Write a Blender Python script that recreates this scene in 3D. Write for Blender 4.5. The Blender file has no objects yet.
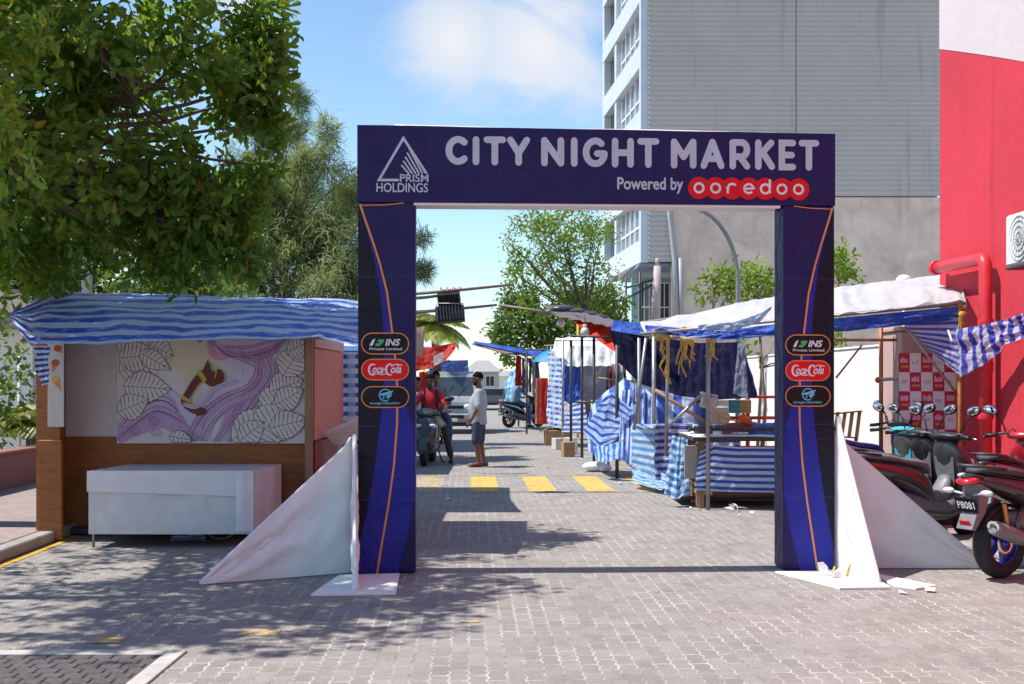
import bpy, bmesh, math, random
import numpy as np
from mathutils import Vector, Matrix, noise
R = math.radians
random.seed(7)
C = bpy.context.scene.collection
# ------------------------------------------------------------------ camera frame (level camera, eye height 1.6 m)
F, CX, HY, EYE = 1170., 512., 382., 1.6
def at(px, py, Y): return Vector(((px-CX)/F*Y, Y, EYE+(HY-py)/F*Y))
def gx(px, Y): return (px-CX)/F*Y
def gy(py): return F*EYE/(py-HY)
def S(l, t, z=0.): return Vector((l-.036*t, t+.036*l, z))      # street frame: l to the right, t along the street
SROT = math.atan(.036)

# ------------------------------------------------------------------ mesh builder
class MB:
    def __init__(s): s.v=[]; s.f=[]; s.uv=[]; s.sm=[]; s.mi=[]; s.cur=0
    def add(s, vs, fs, uvs=None, smooth=False):
        o=len(s.v); s.v+= [Vector(p) for p in vs]
        for i,f in enumerate(fs):
            s.f.append([o+k for k in f]); s.uv.append(uvs[i] if uvs else None); s.sm.append(smooth); s.mi.append(s.cur)
        return s
    def box(s, c, size, rot=None, b=.006):
        h=[d/2 for d in size]; b=min(b, .45*min(size)); M=rot if rot is not None else Matrix.Identity(3); c=Vector(c)
        idx={}; vs=[]
        for a in range(3):
            for sx in (-1,1):
                for sy in (-1,1):
                    for sz in (-1,1):
                        sg=(sx,sy,sz); p=Vector([sg[k]*(h[k] if k==a else h[k]-b) for k in range(3)])
                        idx[(a,)+sg]=len(vs); vs.append(c+M@p)
        fs=[]
        def key(a,d): return idx[(a,)+tuple(d)]
        for a in range(3):
            o=[k for k in range(3) if k!=a]
            for sg in (-1,1):
                q=[]
                for (u,w) in ((-1,-1),(1,-1),(1,1),(-1,1)):
                    d=[0,0,0]; d[a]=sg; d[o[0]]=u; d[o[1]]=w; q.append(key(a,d))
                fs.append(q)
        for a in range(3):
            for e in range(a+1,3):
                c_=3-a-e
                for sa in (-1,1):
                    for se in (-1,1):
                        d=[0,0,0]; d[a]=sa; d[e]=se; lo=d[:]; hi=d[:]; lo[c_]=-1; hi[c_]=1
                        fs.append([key(a,lo),key(a,hi),key(e,hi),key(e,lo)])
        for sx in (-1,1):
            for sy in (-1,1):
                for sz in (-1,1): fs.append([idx[(a,sx,sy,sz)] for a in range(3)])
        return s.add(vs,fs)
    def bar(s, a, b_, w, d, bev=.004, up=(0,0,1)):
        a=Vector(a); b_=Vector(b_); z=(b_-a); L=z.length; z.normalize(); u=Vector(up)
        if abs(z.dot(u))>.95: u=Vector((0,1,0))
        x=u.cross(z).normalized(); y=z.cross(x)
        M=Matrix((x,y,z)).transposed()
        return s.box((a+b_)/2,(w,d,L),M,bev)
    def tube(s, pts, r, n=8, cap=True, sx=1., smooth=True):
        pts=[Vector(p) for p in pts]; m=len(pts); rr=r if isinstance(r,(list,tuple)) else [r]*m
        t0=(pts[1]-pts[0]).normalized(); up=Vector((0,0,1)) if abs(t0.z)<.9 else Vector((1,0,0))
        x=up.cross(t0).normalized(); vs=[]
        for i in range(m):
            t=((pts[min(i+1,m-1)]-pts[i]).normalized()+(pts[i]-pts[max(i-1,0)]).normalized())
            if t.length<1e-6: t=t0
            t.normalize(); x=(x-t*x.dot(t)).normalized(); y=t.cross(x)
            for k in range(n):
                a=2*math.pi*k/n; vs.append(pts[i]+x*(math.cos(a)*rr[i]*sx)+y*(math.sin(a)*rr[i]))
        fs=[[i*n+k,i*n+(k+1)%n,(i+1)*n+(k+1)%n,(i+1)*n+k] for i in range(m-1) for k in range(n)]
        s.add(vs,fs,smooth=smooth)
        if cap: o=len(s.v)-m*n; s.f+=[[o+k for k in range(n)][::-1],[o+(m-1)*n+k for k in range(n)]]; s.uv+=[None]*2; s.sm+=[False]*2; s.mi+=[s.cur]*2
        return s
    def loft(s, rings, cap=True, smooth=True):
        n=len(rings[0]); m=len(rings); vs=[p for r in rings for p in r]
        fs=[[i*n+k,i*n+(k+1)%n,(i+1)*n+(k+1)%n,(i+1)*n+k] for i in range(m-1) for k in range(n)]
        s.add(vs,fs,smooth=smooth)
        if cap: o=len(s.v)-m*n; s.f+=[[o+k for k in range(n)][::-1],[o+(m-1)*n+k for k in range(n)]]; s.uv+=[None]*2; s.sm+=[smooth]*2; s.mi+=[s.cur]*2
        return s
    def prism(s, poly, o, ax, ay, th):
        o=Vector(o); ax=Vector(ax); ay=Vector(ay); nn=ax.cross(ay).normalized(); n=len(poly)
        A=[o+ax*p[0]+ay*p[1] for p in poly]; vs=A+[p+nn*th for p in A]
        return s.add(vs,[list(range(n))[::-1],list(range(n,2*n))]+[[k,(k+1)%n,n+(k+1)%n,n+k] for k in range(n)])
    def lathe(s, prof, c=(0,0,0), M=None, n=20, smooth=True, closed=False):
        c=Vector(c); M=M if M is not None else Matrix.Identity(3); vs=[]; m=len(prof)
        for (r,z) in prof:
            for k in range(n):
                a=2*math.pi*k/n; vs.append(c+M@Vector((r*math.cos(a),r*math.sin(a),z)))
        mm=m if closed else m-1
        fs=[[i*n+k,i*n+(k+1)%n,((i+1)%m)*n+(k+1)%n,((i+1)%m)*n+k] for i in range(mm) for k in range(n)]
        return s.add(vs,fs,smooth=smooth)
    def ball(s, c, r, nu=14, nv=9, rot=None):
        c=Vector(c); r=(r,r,r) if not isinstance(r,(tuple,list)) else r; M=rot if rot is not None else Matrix.Identity(3)
        vs=[]
        for i in range(nv+1):
            t=math.pi*i/nv; t=min(max(t,.02),math.pi-.02)
            for k in range(nu):
                a=2*math.pi*k/nu; vs.append(c+M@Vector((r[0]*math.sin(t)*math.cos(a),r[1]*math.sin(t)*math.sin(a),r[2]*math.cos(t))))
        fs=[[i*nu+k,i*nu+(k+1)%nu,(i+1)*nu+(k+1)%nu,(i+1)*nu+k] for i in range(nv) for k in range(nu)]
        fs+=[list(range(nu))[::-1],[nv*nu+k for k in range(nu)]]
        return s.add(vs,fs,smooth=True)
    def grid(s, fn, nu, nv, smooth=True):
        vs=[fn(i/nu,j/nv) for j in range(nv+1) for i in range(nu+1)]; fs=[];uvs=[]
        for j in range(nv):
            for i in range(nu):
                a=j*(nu+1)+i; fs.append([a,a+1,a+nu+2,a+nu+1])
                uvs.append([(i/nu,j/nv),((i+1)/nu,j/nv),((i+1)/nu,(j+1)/nv),(i/nu,(j+1)/nv)])
        return s.add(vs,fs,uvs,smooth)
    def stroke(s, pts, w, o, ax, ay, nrm, lift, caps=True):
        """flat painted stroke: 2-D polyline in the plane (o, ax, ay), rounded ends"""
        P=[Vector((p[0],p[1])) for p in pts]; m=len(P); h=w/2 if not isinstance(w,(list,tuple)) else None
        Lp=[];Rp=[]
        for i in range(m):
            d1=(P[i]-P[i-1]).normalized() if i>0 else (P[1]-P[0]).normalized()
            d2=(P[i+1]-P[i]).normalized() if i<m-1 else d1
            t=(d1+d2); t=t.normalized() if t.length>1e-5 else d1
            nn=Vector((-t.y,t.x)); k=1/max(.45,abs(nn.dot(Vector((-d1.y,d1.x))))); hh=(h if h is not None else w[i]/2)
            Lp.append(P[i]+nn*hh*k); Rp.append(P[i]-nn*hh*k)
        poly=[]
        def W(p): return Vector(o)+Vector(ax)*p[0]+Vector(ay)*p[1]+Vector(nrm)*lift
        vs=[W(p) for p in Lp]+[W(p) for p in Rp]; fs=[[i,i+1,m+i+1,m+i] for i in range(m-1)]
        if caps and h:
            for (c,d) in ((0,(P[0]-P[1]).normalized()),(m-1,(P[-1]-P[-2]).normalized())):
                b=len(vs); a0=math.atan2(d.y,d.x); q=[]
                for k in range(7):
                    a=a0-math.pi/2+math.pi*k/6; q.append(b+k); vs.append(W(P[c]+Vector((math.cos(a),math.sin(a)))*h))
                fs.append(q)
        return s.add(vs,fs)
    def build(s, name, mats, parent=None, world=False, loc=None, props=None):
        vs=s.v
        if parent is not None and world:
            Mi=wmat(parent).inverted(); vs=[Mi@v for v in vs]
        base=Vector((0,0,0))
        if parent is None:
            if loc is None:
                lo=[min(v[k] for v in vs) for k in range(3)]; hi=[max(v[k] for v in vs) for k in range(3)]
                base=Vector(((lo[0]+hi[0])/2,(lo[1]+hi[1])/2,lo[2]))
            else: base=Vector(loc)
            vs=[v-base for v in vs]
        me=bpy.data.meshes.new(name); me.from_pydata([tuple(v) for v in vs],[],s.f)
        if any(u for u in s.uv):
            ul=me.uv_layers.new(name='UVMap'); k=0; buf=[]
            for f,u in zip(s.f,s.uv): buf+= [c for q in (u if u else [(0,0)]*len(f)) for c in q]
            ul.data.foreach_set('uv',buf)
        for m in (mats if isinstance(mats,(list,tuple)) else [mats]): me.materials.append(m)
        me.polygons.foreach_set('use_smooth',s.sm); me.polygons.foreach_set('material_index',s.mi)
        bm=bmesh.new(); bm.from_mesh(me); bmesh.ops.recalc_face_normals(bm,faces=bm.faces); bm.to_mesh(me); bm.free()
        me.update()
        o=bpy.data.objects.new(name,me); C.objects.link(o); o.location=base
        if parent is not None: o.parent=parent
        if props: 
            for k,v in props.items(): o[k]=v
        return o
MATS={}
def wmat(o): return (wmat(o.parent)@o.matrix_basis) if o.parent else o.matrix_basis.copy()
def tag(o,label,cat,group=None):
    o['label']=label; o['category']=cat
    if group: o['group']=group
    return o
def thing(name,label,cat,loc=(0,0,0),rotz=0.,group=None):
    o=bpy.data.objects.new(name,None); C.objects.link(o); o.location=loc; o.rotation_euler=(0,0,rotz); o.empty_display_size=.2
    MATS[o.name]=Matrix.Translation(Vector(loc))@Matrix.Rotation(rotz,4,'Z')
    return tag(o,label,cat,group)
def struct(o): o['kind']='structure'; return o

# ------------------------------------------------------------------ materials
def nt(m): return m.node_tree.nodes, m.node_tree.links
def new_mat(name):
    m=bpy.data.materials.new(name); m.use_nodes=True; N,L=nt(m); N.clear()
    out=N.new('ShaderNodeOutputMaterial'); b=N.new('ShaderNodeBsdfPrincipled'); L.new(b.outputs[0],out.inputs[0])
    return m,N,L,b,out
def col4(c): return (c[0],c[1],c[2],1)
def mth(N,L,op,a,b=None,c=None,clamp=False):
    n=N.new('ShaderNodeMath'); n.operation=op; n.use_clamp=clamp
    for i,x in enumerate((a,b,c)):
        if x is None: continue
        if isinstance(x,(int,float)): n.inputs[i].default_value=x
        else: L.new(x,n.inputs[i])
    return n.outputs[0]
def mixc(N,L,f,a,b,mode='MIX'):
    n=N.new('ShaderNodeMix'); n.data_type='RGBA'; n.blend_type=mode
    if isinstance(f,(int,float)): n.inputs[0].default_value=f
    else: L.new(f,n.inputs[0])
    for i,x in ((6,a),(7,b)):
        if isinstance(x,(tuple,list)): n.inputs[i].default_value=col4(x)
        else: L.new(x,n.inputs[i])
    return n.outputs[2]
def noise_n(N,L,vec,scale,detail=4,rough=.6,dist=0):
    n=N.new('ShaderNodeTexNoise'); n.inputs['Scale'].default_value=scale; n.inputs['Detail'].default_value=detail
    n.inputs['Roughness'].default_value=rough; n.inputs['Distortion'].default_value=dist
    if vec is not None: L.new(vec,n.inputs['Vector'])
    return n.outputs[0]
def ramp(N,L,x,lo,hi):
    n=N.new('ShaderNodeMapRange'); n.clamp=True; L.new(x,n.inputs[0])
    for i,v in ((1,lo),(2,hi),(3,0.),(4,1.)): n.inputs[i].default_value=v
    return n.outputs[0]
def coord(N,kind='Object'):
    return N.new('ShaderNodeTexCoord').outputs[kind]
def bump(N,L,b,h,strength,dist=.02):
    n=N.new('ShaderNodeBump'); n.inputs['Strength'].default_value=strength; n.inputs['Distance'].default_value=dist
    L.new(h,n.inputs['Height']); L.new(n.outputs[0],b.inputs['Normal'])
def mat(name,c,rough=.6,var=.18,scale=7.,bmp=.1,metal=0.,spec=.4,trans=0.,coat=0.,dirt=None,dirt_amt=.35,bscale=None):
    """plain painted / plastic / cloth surface with uneven tone, wear and a fine bump"""
    m,N,L,b,out=new_mat(name); v=coord(N)
    n1=noise_n(N,L,v,scale,5,.65); f=ramp(N,L,n1,.3,.7)
    a=tuple(x*(1-var) for x in c); d=tuple(min(1,x*(1+var)) for x in c)
    cc=mixc(N,L,f,a,d)
    if dirt:
        n2=noise_n(N,L,v,scale*.35,6,.7,.6); cc=mixc(N,L,mth(N,L,'MULTIPLY',ramp(N,L,n2,.5,.72),dirt_amt),cc,dirt)
    L.new(cc,b.inputs['Base Color'])
    rr=mth(N,L,'MULTIPLY_ADD',f,.16,rough-.08,True); L.new(rr,b.inputs['Roughness'])
    b.inputs['Metallic'].default_value=metal; b.inputs['Specular IOR Level'].default_value=spec
    b.inputs['Coat Weight'].default_value=coat; b.inputs['Coat Roughness'].default_value=.12
    if bmp: bump(N,L,b,noise_n(N,L,v,bscale or scale*3,4,.6),bmp)
    if trans:
        t=N.new('ShaderNodeBsdfTranslucent'); L.new(cc,t.inputs[0]); mx=N.new('ShaderNodeMixShader'); mx.inputs[0].default_value=trans
        L.new(b.outputs[0],mx.inputs[1]); L.new(t.outputs[0],mx.inputs[2]); L.new(mx.outputs[0],out.inputs[0])
    return m
def tarp(name,ca,cb,n,axis='v',duty=.5,wob=.02,trans=.3,check=0,cc_=None,rough=.38,wear=.25,spec=.5):
    """woven plastic tarpaulin with printed stripes following its UVs"""
    m,N,L,b,out=new_mat(name); uv=coord(N,'UV'); sp=N.new('ShaderNodeSeparateXYZ'); L.new(uv,sp.inputs[0])
    ob=coord(N); w=mth(N,L,'MULTIPLY',mth(N,L,'SUBTRACT',noise_n(N,L,uv,4,3),.5),wob)
    def stripe(a,k):
        x=mth(N,L,'ADD',sp.outputs[0 if a=='u' else 1],w); fr=mth(N,L,'FRACT',mth(N,L,'MULTIPLY',x,float(k)))
        e=mth(N,L,'ABSOLUTE',mth(N,L,'SUBTRACT',fr,.5)); return ramp(N,L,e,duty/2-.03,duty/2+.03)
    s1=stripe(axis,n); cc=mixc(N,L,s1,ca,cb)
    if check:
        s2=stripe('u' if axis=='v' else 'v',check); cc=mixc(N,L,mth(N,L,'MULTIPLY',s2,.6),cc,cc_ or cb)
    wr=ramp(N,L,noise_n(N,L,ob,5,7,.75,.8),.52,.72); cc=mixc(N,L,mth(N,L,'MULTIPLY',wr,wear),cc,(.62,.66,.74))
    L.new(cc,b.inputs['Base Color']); b.inputs['Roughness'].default_value=rough; b.inputs['Specular IOR Level'].default_value=spec
    h=mth(N,L,'ADD',noise_n(N,L,ob,9,6,.7,1.2),mth(N,L,'MULTIPLY',mth(N,L,'ABSOLUTE',mth(N,L,'SUBTRACT',noise_n(N,L,ob,3.2,4,.6,1.5),.5)),1.6)); bump(N,L,b,h,.75,.045)
    t=N.new('ShaderNodeBsdfTranslucent'); L.new(cc,t.inputs[0]); mx=N.new('ShaderNodeMixShader'); mx.inputs[0].default_value=trans
    L.new(b.outputs[0],mx.inputs[1]); L.new(t.outputs[0],mx.inputs[2]); L.new(mx.outputs[0],out.inputs[0])
    return m
def leafmat(name,c1,c2,c3=None,trans=.35,rough=.45,amt=.06):
    m,N,L,b,out=new_mat(name); g=N.new('ShaderNodeNewGeometry'); r=g.outputs['Random Per Island']
    cc=mixc(N,L,r,c1,c2)
    big=noise_n(N,L,coord(N),.9,3); cc=mixc(N,L,mth(N,L,'MULTIPLY',ramp(N,L,big,.35,.65),.5),cc,tuple(x*.6 for x in c1))
    if c3: cc=mixc(N,L,mth(N,L,'GREATER_THAN',mth(N,L,'FRACT',mth(N,L,'MULTIPLY',r,37.7)),1-amt),cc,c3)
    L.new(cc,b.inputs['Base Color']); b.inputs['Roughness'].default_value=rough; b.inputs['Specular IOR Level'].default_value=.35
    t=N.new('ShaderNodeBsdfTranslucent'); L.new(mixc(N,L,.45,cc,(.42,.58,.05)),t.inputs[0]); mx=N.new('ShaderNodeMixShader'); mx.inputs[0].default_value=trans
    L.new(b.outputs[0],mx.inputs[1]); L.new(t.outputs[0],mx.inputs[2]); L.new(mx.outputs[0],out.inputs[0])
    return m
def wood(name,c,c2,scale=(1.,1.,14.),rough=.6):
    m,N,L,b,out=new_mat(name); mp=N.new('ShaderNodeMapping'); L.new(coord(N),mp.inputs[0]); mp.inputs['Scale'].default_value=scale
    f=ramp(N,L,noise_n(N,L,mp.outputs[0],3.,7,.65,.8),.3,.72); cc=mixc(N,L,f,c,c2)
    blot=ramp(N,L,noise_n(N,L,coord(N),1.4,5,.6),.45,.75); cc=mixc(N,L,mth(N,L,'MULTIPLY',blot,.45),cc,tuple(x*.5 for x in c))
    L.new(cc,b.inputs['Base Color']); b.inputs['Roughness'].default_value=rough; bump(N,L,b,f,.15)
    return m
M_={}
def W(name,*a,**k):
    M_[name]=mat(name,*a,**k); return M_[name]
steel=W('weathered steel',(.32,.32,.33),.4,.25,9,.1,.6)
darksteel=W('dark steel',(.06,.06,.065),.5,.3,9,.1,.4)
galv=W('galvanised pipe',(.3,.3,.31),.45,.2,14,.08,.7)
rust=W('rusty orange pole',(.42,.16,.06),.6,.4,12,.2,.1)
black=W('black plastic',(.018,.018,.02),.42,.3,12,.1)
tyre=W('tyre rubber',(.022,.022,.023),.8,.3,20,.3)
whitecloth=W('white cloth',(.74,.74,.75),.75,.06,5,.25,trans=.08)
whitevinyl=W('white vinyl',(.8,.79,.78),.45,.05,4,.6,bscale=4.5,dirt=(.45,.43,.4),dirt_amt=.12,trans=.08)
paper=W('white paper',(.75,.75,.73),.8,.08,9,.2)
cardboard=W('brown cardboard',(.36,.21,.1),.85,.15,7,.15)
redcloth=W('red cloth',(.55,.03,.02),.7,.2,5,.3,trans=.25)
yrope=W('yellow rope',(.6,.38,.06),.8,.25,40,.3)
chrome=W('bright metal',(.72,.72,.74),.18,.1,9,.0,1.)
greyplastic=W('grey plastic',(.17,.17,.18),.45,.15,14,.1)
bluew=tarp('blue and white tarpaulin',(.03,.12,.55),(.62,.7,.84),6)
# ------------------------------------------------------------------ ground, road, markings
def paver_mat(name,grey,joint,yellow=None,worn=.0):
    m,N,L,b,out=new_mat(name); v=coord(N); sp=N.new('ShaderNodeSeparateXYZ'); L.new(v,sp.inputs[0])
    X,Y=sp.outputs[0],sp.outputs[1]
    tri=mth(N,L,'ABSOLUTE',mth(N,L,'SUBTRACT',mth(N,L,'FRACT',mth(N,L,'MULTIPLY',Y,1/.112)),.5))
    X2=mth(N,L,'ADD',X,mth(N,L,'MULTIPLY',tri,.036))
    tr2=mth(N,L,'ABSOLUTE',mth(N,L,'SUBTRACT',mth(N,L,'FRACT',mth(N,L,'MULTIPLY',X,1/.105)),.5))
    Y2=mth(N,L,'ADD',Y,mth(N,L,'MULTIPLY',tr2,.012))
    cb=N.new('ShaderNodeCombineXYZ'); L.new(Y2,cb.inputs[0]); L.new(X2,cb.inputs[1])
    br=N.new('ShaderNodeTexBrick'); L.new(cb.outputs[0],br.inputs[0]); br.offset=.5; br.offset_frequency=2
    br.inputs['Scale'].default_value=1.; br.inputs['Mortar Size'].default_value=.0062; br.inputs['Mortar Smooth'].default_value=.2
    br.inputs['Brick Width'].default_value=.224; br.inputs['Row Height'].default_value=.105; br.inputs['Bias'].default_value=0
    br.inputs['Color1'].default_value=(.0,.0,.0,1); br.inputs['Color2'].default_value=(1,1,1,1); br.inputs['Mortar'].default_value=(.5,.5,.5,1)
    mort=br.outputs['Fac']; rnd=N.new('ShaderNodeSeparateColor'); L.new(br.outputs['Color'],rnd.inputs[0])
    big=noise_n(N,L,v,.55,5,.6,.3); mid=noise_n(N,L,v,3.,6,.7); fine=noise_n(N,L,v,55.,4,.7)
    g1=tuple(x*.72 for x in grey); g2=tuple(min(1,x*1.22) for x in grey)
    cc=mixc(N,L,mth(N,L,'MULTIPLY_ADD',rnd.outputs[0],.45,mth(N,L,'MULTIPLY',ramp(N,L,mid,.3,.7),.55)),g1,g2)
    cc=mixc(N,L,mth(N,L,'MULTIPLY',ramp(N,L,big,.42,.68),.4),cc,(grey[0]*1.18,grey[1]*1.05,grey[2]*.98))
    cc=mixc(N,L,mth(N,L,'MULTIPLY',ramp(N,L,fine,.48,.7),.65),cc,tuple(x*.5 for x in grey))
    oil=ramp(N,L,noise_n(N,L,v,1.6,3,.5,.2),.66,.74); cc=mixc(N,L,mth(N,L,'MULTIPLY',oil,.35),cc,tuple(x*.3 for x in grey)); st=ramp(N,L,noise_n(N,L,v,.9,7,.75,.9),.54,.7); cc=mixc(N,L,mth(N,L,'MULTIPLY',st,.35),cc,tuple(x*.45 for x in grey))
    if yellow:
        wear=ramp(N,L,noise_n(N,L,v,5,8,.85,.4),.38+worn,.56+worn); cc=mixc(N,L,wear,cc,yellow)
    jm=ramp(N,L,noise_n(N,L,v,1.7,8,.85),.41,.63)        # joints filled with pale sand only here and there
    jc=mixc(N,L,mth(N,L,'MULTIPLY',jm,.85),tuple(x*.62 for x in grey),joint)
    if yellow and not worn: jc=mixc(N,L,.7,jc,yellow)
    cc=mixc(N,L,mort,cc,jc)
    L.new(cc,b.inputs['Base Color']); b.inputs['Roughness'].default_value=.85; b.inputs['Specular IOR Level'].default_value=.25
    h=mth(N,L,'SUBTRACT',mth(N,L,'MULTIPLY',fine,.25),mth(N,L,'MULTIPLY',mort,.8)); bump(N,L,b,h,.35,.012)
    return m
pav=paver_mat('interlocking pavers',(.262,.243,.225),(.62,.59,.55))
pavy=paver_mat('pavers painted yellow',(.262,.243,.225),(.66,.63,.58),(.66,.40,.035))
pavw=paver_mat('pavers with nearly worn yellow paint',(.262,.243,.225),(.62,.59,.55),(.6,.38,.06),.07)
pavp=paver_mat('pinkish pavers',(.3,.24,.22),(.5,.46,.42))
gmat=W('sandy ground',(.3,.27,.22),.9,.25,.6,.2)
def sheet_poly(name,pts,z,m,rot=0.):
    o=MB().add([(p[0],p[1],z) for p in pts],[list(range(len(pts)))]).build(name,m,loc=(0,0,0)); return struct(o)
sheet_poly('ground',[(-900,-60),(900,-60),(900,1500),(-900,1500)],-.004,gmat)
# the road sheet keeps its texture frame aligned with the street
def street_sheet(name,l0,l1,t0,t1,z,m):
    o=MB().add([(l0,t0,0),(l1,t0,0),(l1,t1,0),(l0,t1,0)],[[0,1,2,3]]).build(name,m,loc=(0,0,0))
    o.location=(0,0,z); o.rotation_euler=(0,0,SROT); return struct(o)
street_sheet('road',-4.15,4.75,-6,150,0.,pav)
# pavement on both sides
kc=W('kerb concrete',(.3,.28,.26),.85,.2,5,.3)
def kerb_run(l0,l1,t0,t1,h,m,name):
    o=MB().box(((l0+l1)/2,(t0+t1)/2,h/2),(abs(l1-l0),t1-t0,h),b=.012).build(name,m,loc=(0,0,0)); o.rotation_euler=(0,0,SROT); return struct(o)
kerb_run(-4.3,-4.15,-4,140,.11,kc,'kerb')
kerb_run(-7.2,-4.302,-4,140,.115,pavp,'pavement')
kerb_run(4.75,4.87,-4,140,.05,kc,'kerb')
kerb_run(4.872,6.3,-4,140,.045,pavp,'pavement')
ypaint=W('worn yellow paint',(.5,.3,.04),.8,.3,9,.2)
street_sheet('yellow_line',-4.13,-4.03,6,140,.004,ypaint)
# zebra crossing: yellow bars lying in the street direction
def stripe_road(px0,px1,py0,py1):
    y0,y1=gy(py1),gy(py0); xs=gx(px0,y0),gx(px1,y0)
    l0=(xs[0]+.036*y0); l1=(xs[1]+.036*y0); return l0,l1,y0,y1
zb=[]
for k in range(-3,3):
    l=1.72+.85*(k-1)
    street_sheet('crossing_stripe',l,l+.41,17.05,19.75,.004,pavw if k<-1 else pavy)
street_sheet('crossing_line',-3.2,3.0,16.86,16.93,.004,pavw)
street_sheet('crossing_line',-3.2,3.0,19.9,19.98,.004,pavw)
for (px,py,w,d) in ((112,637,.2,.2),(262,631,.24,.2),(300,632,.1,.14),(470,621,.12,.1)):
    Y=gy(py); x=gx(px,Y); l=x+.036*Y; street_sheet('yellow_mark',l-w/2,l+w/2,Y-d/2,Y+d/2,.004,pavw)
# concrete framed cover set in the road, lower left
conc=W('pale concrete',(.42,.4,.37),.85,.2,4,.3,dirt=(.2,.19,.18))
iron=W('dark cover bricks',(.085,.075,.075),.8,.4,18,.4)
f=MB(); f.box((-2.58,6.88,.006),(1.086,.11,.016),b=.004); f.box((-1.98,6.5,.006),(.11,.87,.016),b=.004); f.box((-2.58,5.9,.006),(1.086,.11,.016),b=.004)
f.box((-3.18,6.39,.006),(.11,1.09,.016),b=.004)
t=thing('drain_cover','concrete framed drain cover of dark bricks in the road beside bottom corner','drain cover',(-2.55,6.4,0))
f.build('frame',conc,t,world=True)
g=MB()
for i in range(9):
    for j in range(8): g.box((-3.06+i*.125+(.06 if j%2 else 0),6.02+j*.108,.004),(.118,.1,.012),b=.006)
g.build('brick_fill',iron,t,world=True)

# ------------------------------------------------------------------ gate
GA=Vector((-1.283,9.75,0)); GT=Vector((4.023,.21,0)).normalized(); GN=Vector((GT.y,-GT.x,0))   # GN faces the camera
GROT=math.atan2(GT.y,GT.x)
def gp(px,py):
    d=Vector(((px-CX)/F,1,(HY-py)/F)); k=GA.dot(GN)/d.dot(GN); p=d*k; return ((p-GA).dot(GT), p.z+EYE)
def gprint(name,base,spec=.5,dot=True):
    m,N,L,b,out=new_mat(name); v=coord(N); n=noise_n(N,L,v,2.2,4); cc=mixc(N,L,n,tuple(x*.8 for x in base),tuple(x*1.2 for x in base))
    L.new(cc,b.inputs['Base Color']); b.inputs['Roughness'].default_value=.48; b.inputs['Specular IOR Level'].default_value=.25
    bump(N,L,b,noise_n(N,L,v,2.6,6,.55,1.2),.8,.07); return m
navy=gprint('indigo banner vinyl',(.017,.011,.085)); navyd=gprint('near black banner ink',(.007,.006,.02)); navyb=gprint('bright blue banner ink',(.018,.022,.27))
orange=gprint('orange banner ink',(.75,.28,.07)); lgrey=gprint('pale grey lettering ink',(.5,.56,.64)); pwhite=gprint('white print ink',(.74,.74,.8)); pred=gprint('red print ink',(.72,.008,.012))
pblack=gprint('black print ink',(.006,.006,.008)); pgreen=gprint('green print ink',(.1,.4,.13)); pcyan=gprint('pale blue print ink',(.16,.5,.7))
gate=thing('entrance_gate','navy CITY NIGHT MARKET entrance arch standing across the paved street','gate',tuple(GA),GROT)
BZ,TZ,DEP=3.1,3.74,.28; GW=4.03
pw=(.477,.438)
def wav(x,z,s): return .006*noise.noise(Vector((x*2.3,z*2.3,s)))
for i,(x0,w) in enumerate(((0,pw[0]),(GW-pw[1],pw[1]))):
    p=MB(); p.box((x0+w/2,DEP/2,BZ/2+.004),(w,DEP,BZ-.008),b=.008); pil=p.build('pillar',navy,gate)
    def pl(px,py):                                                  # the right pillar is printed as the mirror of the left
        x,z=gp(px,py); x=min(max(x/.477,0),1); return (x0+(x if i==0 else 1-x)*w, z)
    EX=Vector((1,0,0)); EZ=Vector((0,0,1)); EN=Vector((0,-1,0))
    g=MB()
    Lb=[(358.3,205),(364,222),(370,242),(376,266),(381,300),(383.5,330),(384,365),(382.5,400),(379.5,430),(375,465),(369,500),(362,535),(358.3,552)]
    Lo=[(360,204),(366,222),(373,242),(380,264),(387,292),(392,330),(396,365),(397.5,395),(397,425),(394,465),(388.5,505),(382,543),(377,574)]
    def strip(mb,A,B,lift):
        a=[pl(*q) for q in A]; b=[pl(*q) for q in B]; n=len(a)
        mb.add([(x,-lift,z) for x,z in a]+[(x,-lift,z) for x,z in b],[[k,k+1,n+k+1,n+k] for k in range(n-1)])
    g.cur=0
    strip(g,[(357.9,y) for x,y in Lb],[(x,y) for x,y in Lb],.002)
    g.cur=1
    strip(g,Lb,[(x,yb) for (x,y),(xb,yb) in zip(Lo,Lb)],.0024)
    low=[(384.4,372),(384,400),(382,430),(377,465),(371,500),(364,535),(358.3,560),(358.3,574)]
    rgt=[(398,372),(405,400),(414,430),(414.8,465),(414.8,498),(407,535),(400.5,560),(397,574)]
    strip(g,low,rgt,.0028)
    g.cur=2
    g.stroke([pl(*q) for q in Lo],.016 if i==0 else .016,(0,0,0),EX,EZ,EN,.0045,False)
    g.stroke([pl(*q) for q in ((362,205.5),(385,205),(404,203))],.008,(0,0,0),EX,EZ,EN,.005,False)
    g.cur=3
    for z in (.62,1.24,1.86,2.48): g.stroke([(x0+.004,z+.01*math.sin(z*9+i)),(x0+w-.004,z)],.003,(0,0,0),EX,EZ,EN,.0034+.0,False)
    g.build('printed_pattern',[navyd,navyb,orange,W('banner seam',(.06,.05,.16),.5)],pil)
EX=Vector((1,0,0)); EZ=Vector((0,0,1)); EN=Vector((0,-1,0)); O0=Vector((0,0,0))
def lin(a,b,k): return a+(b-a)*k
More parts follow.
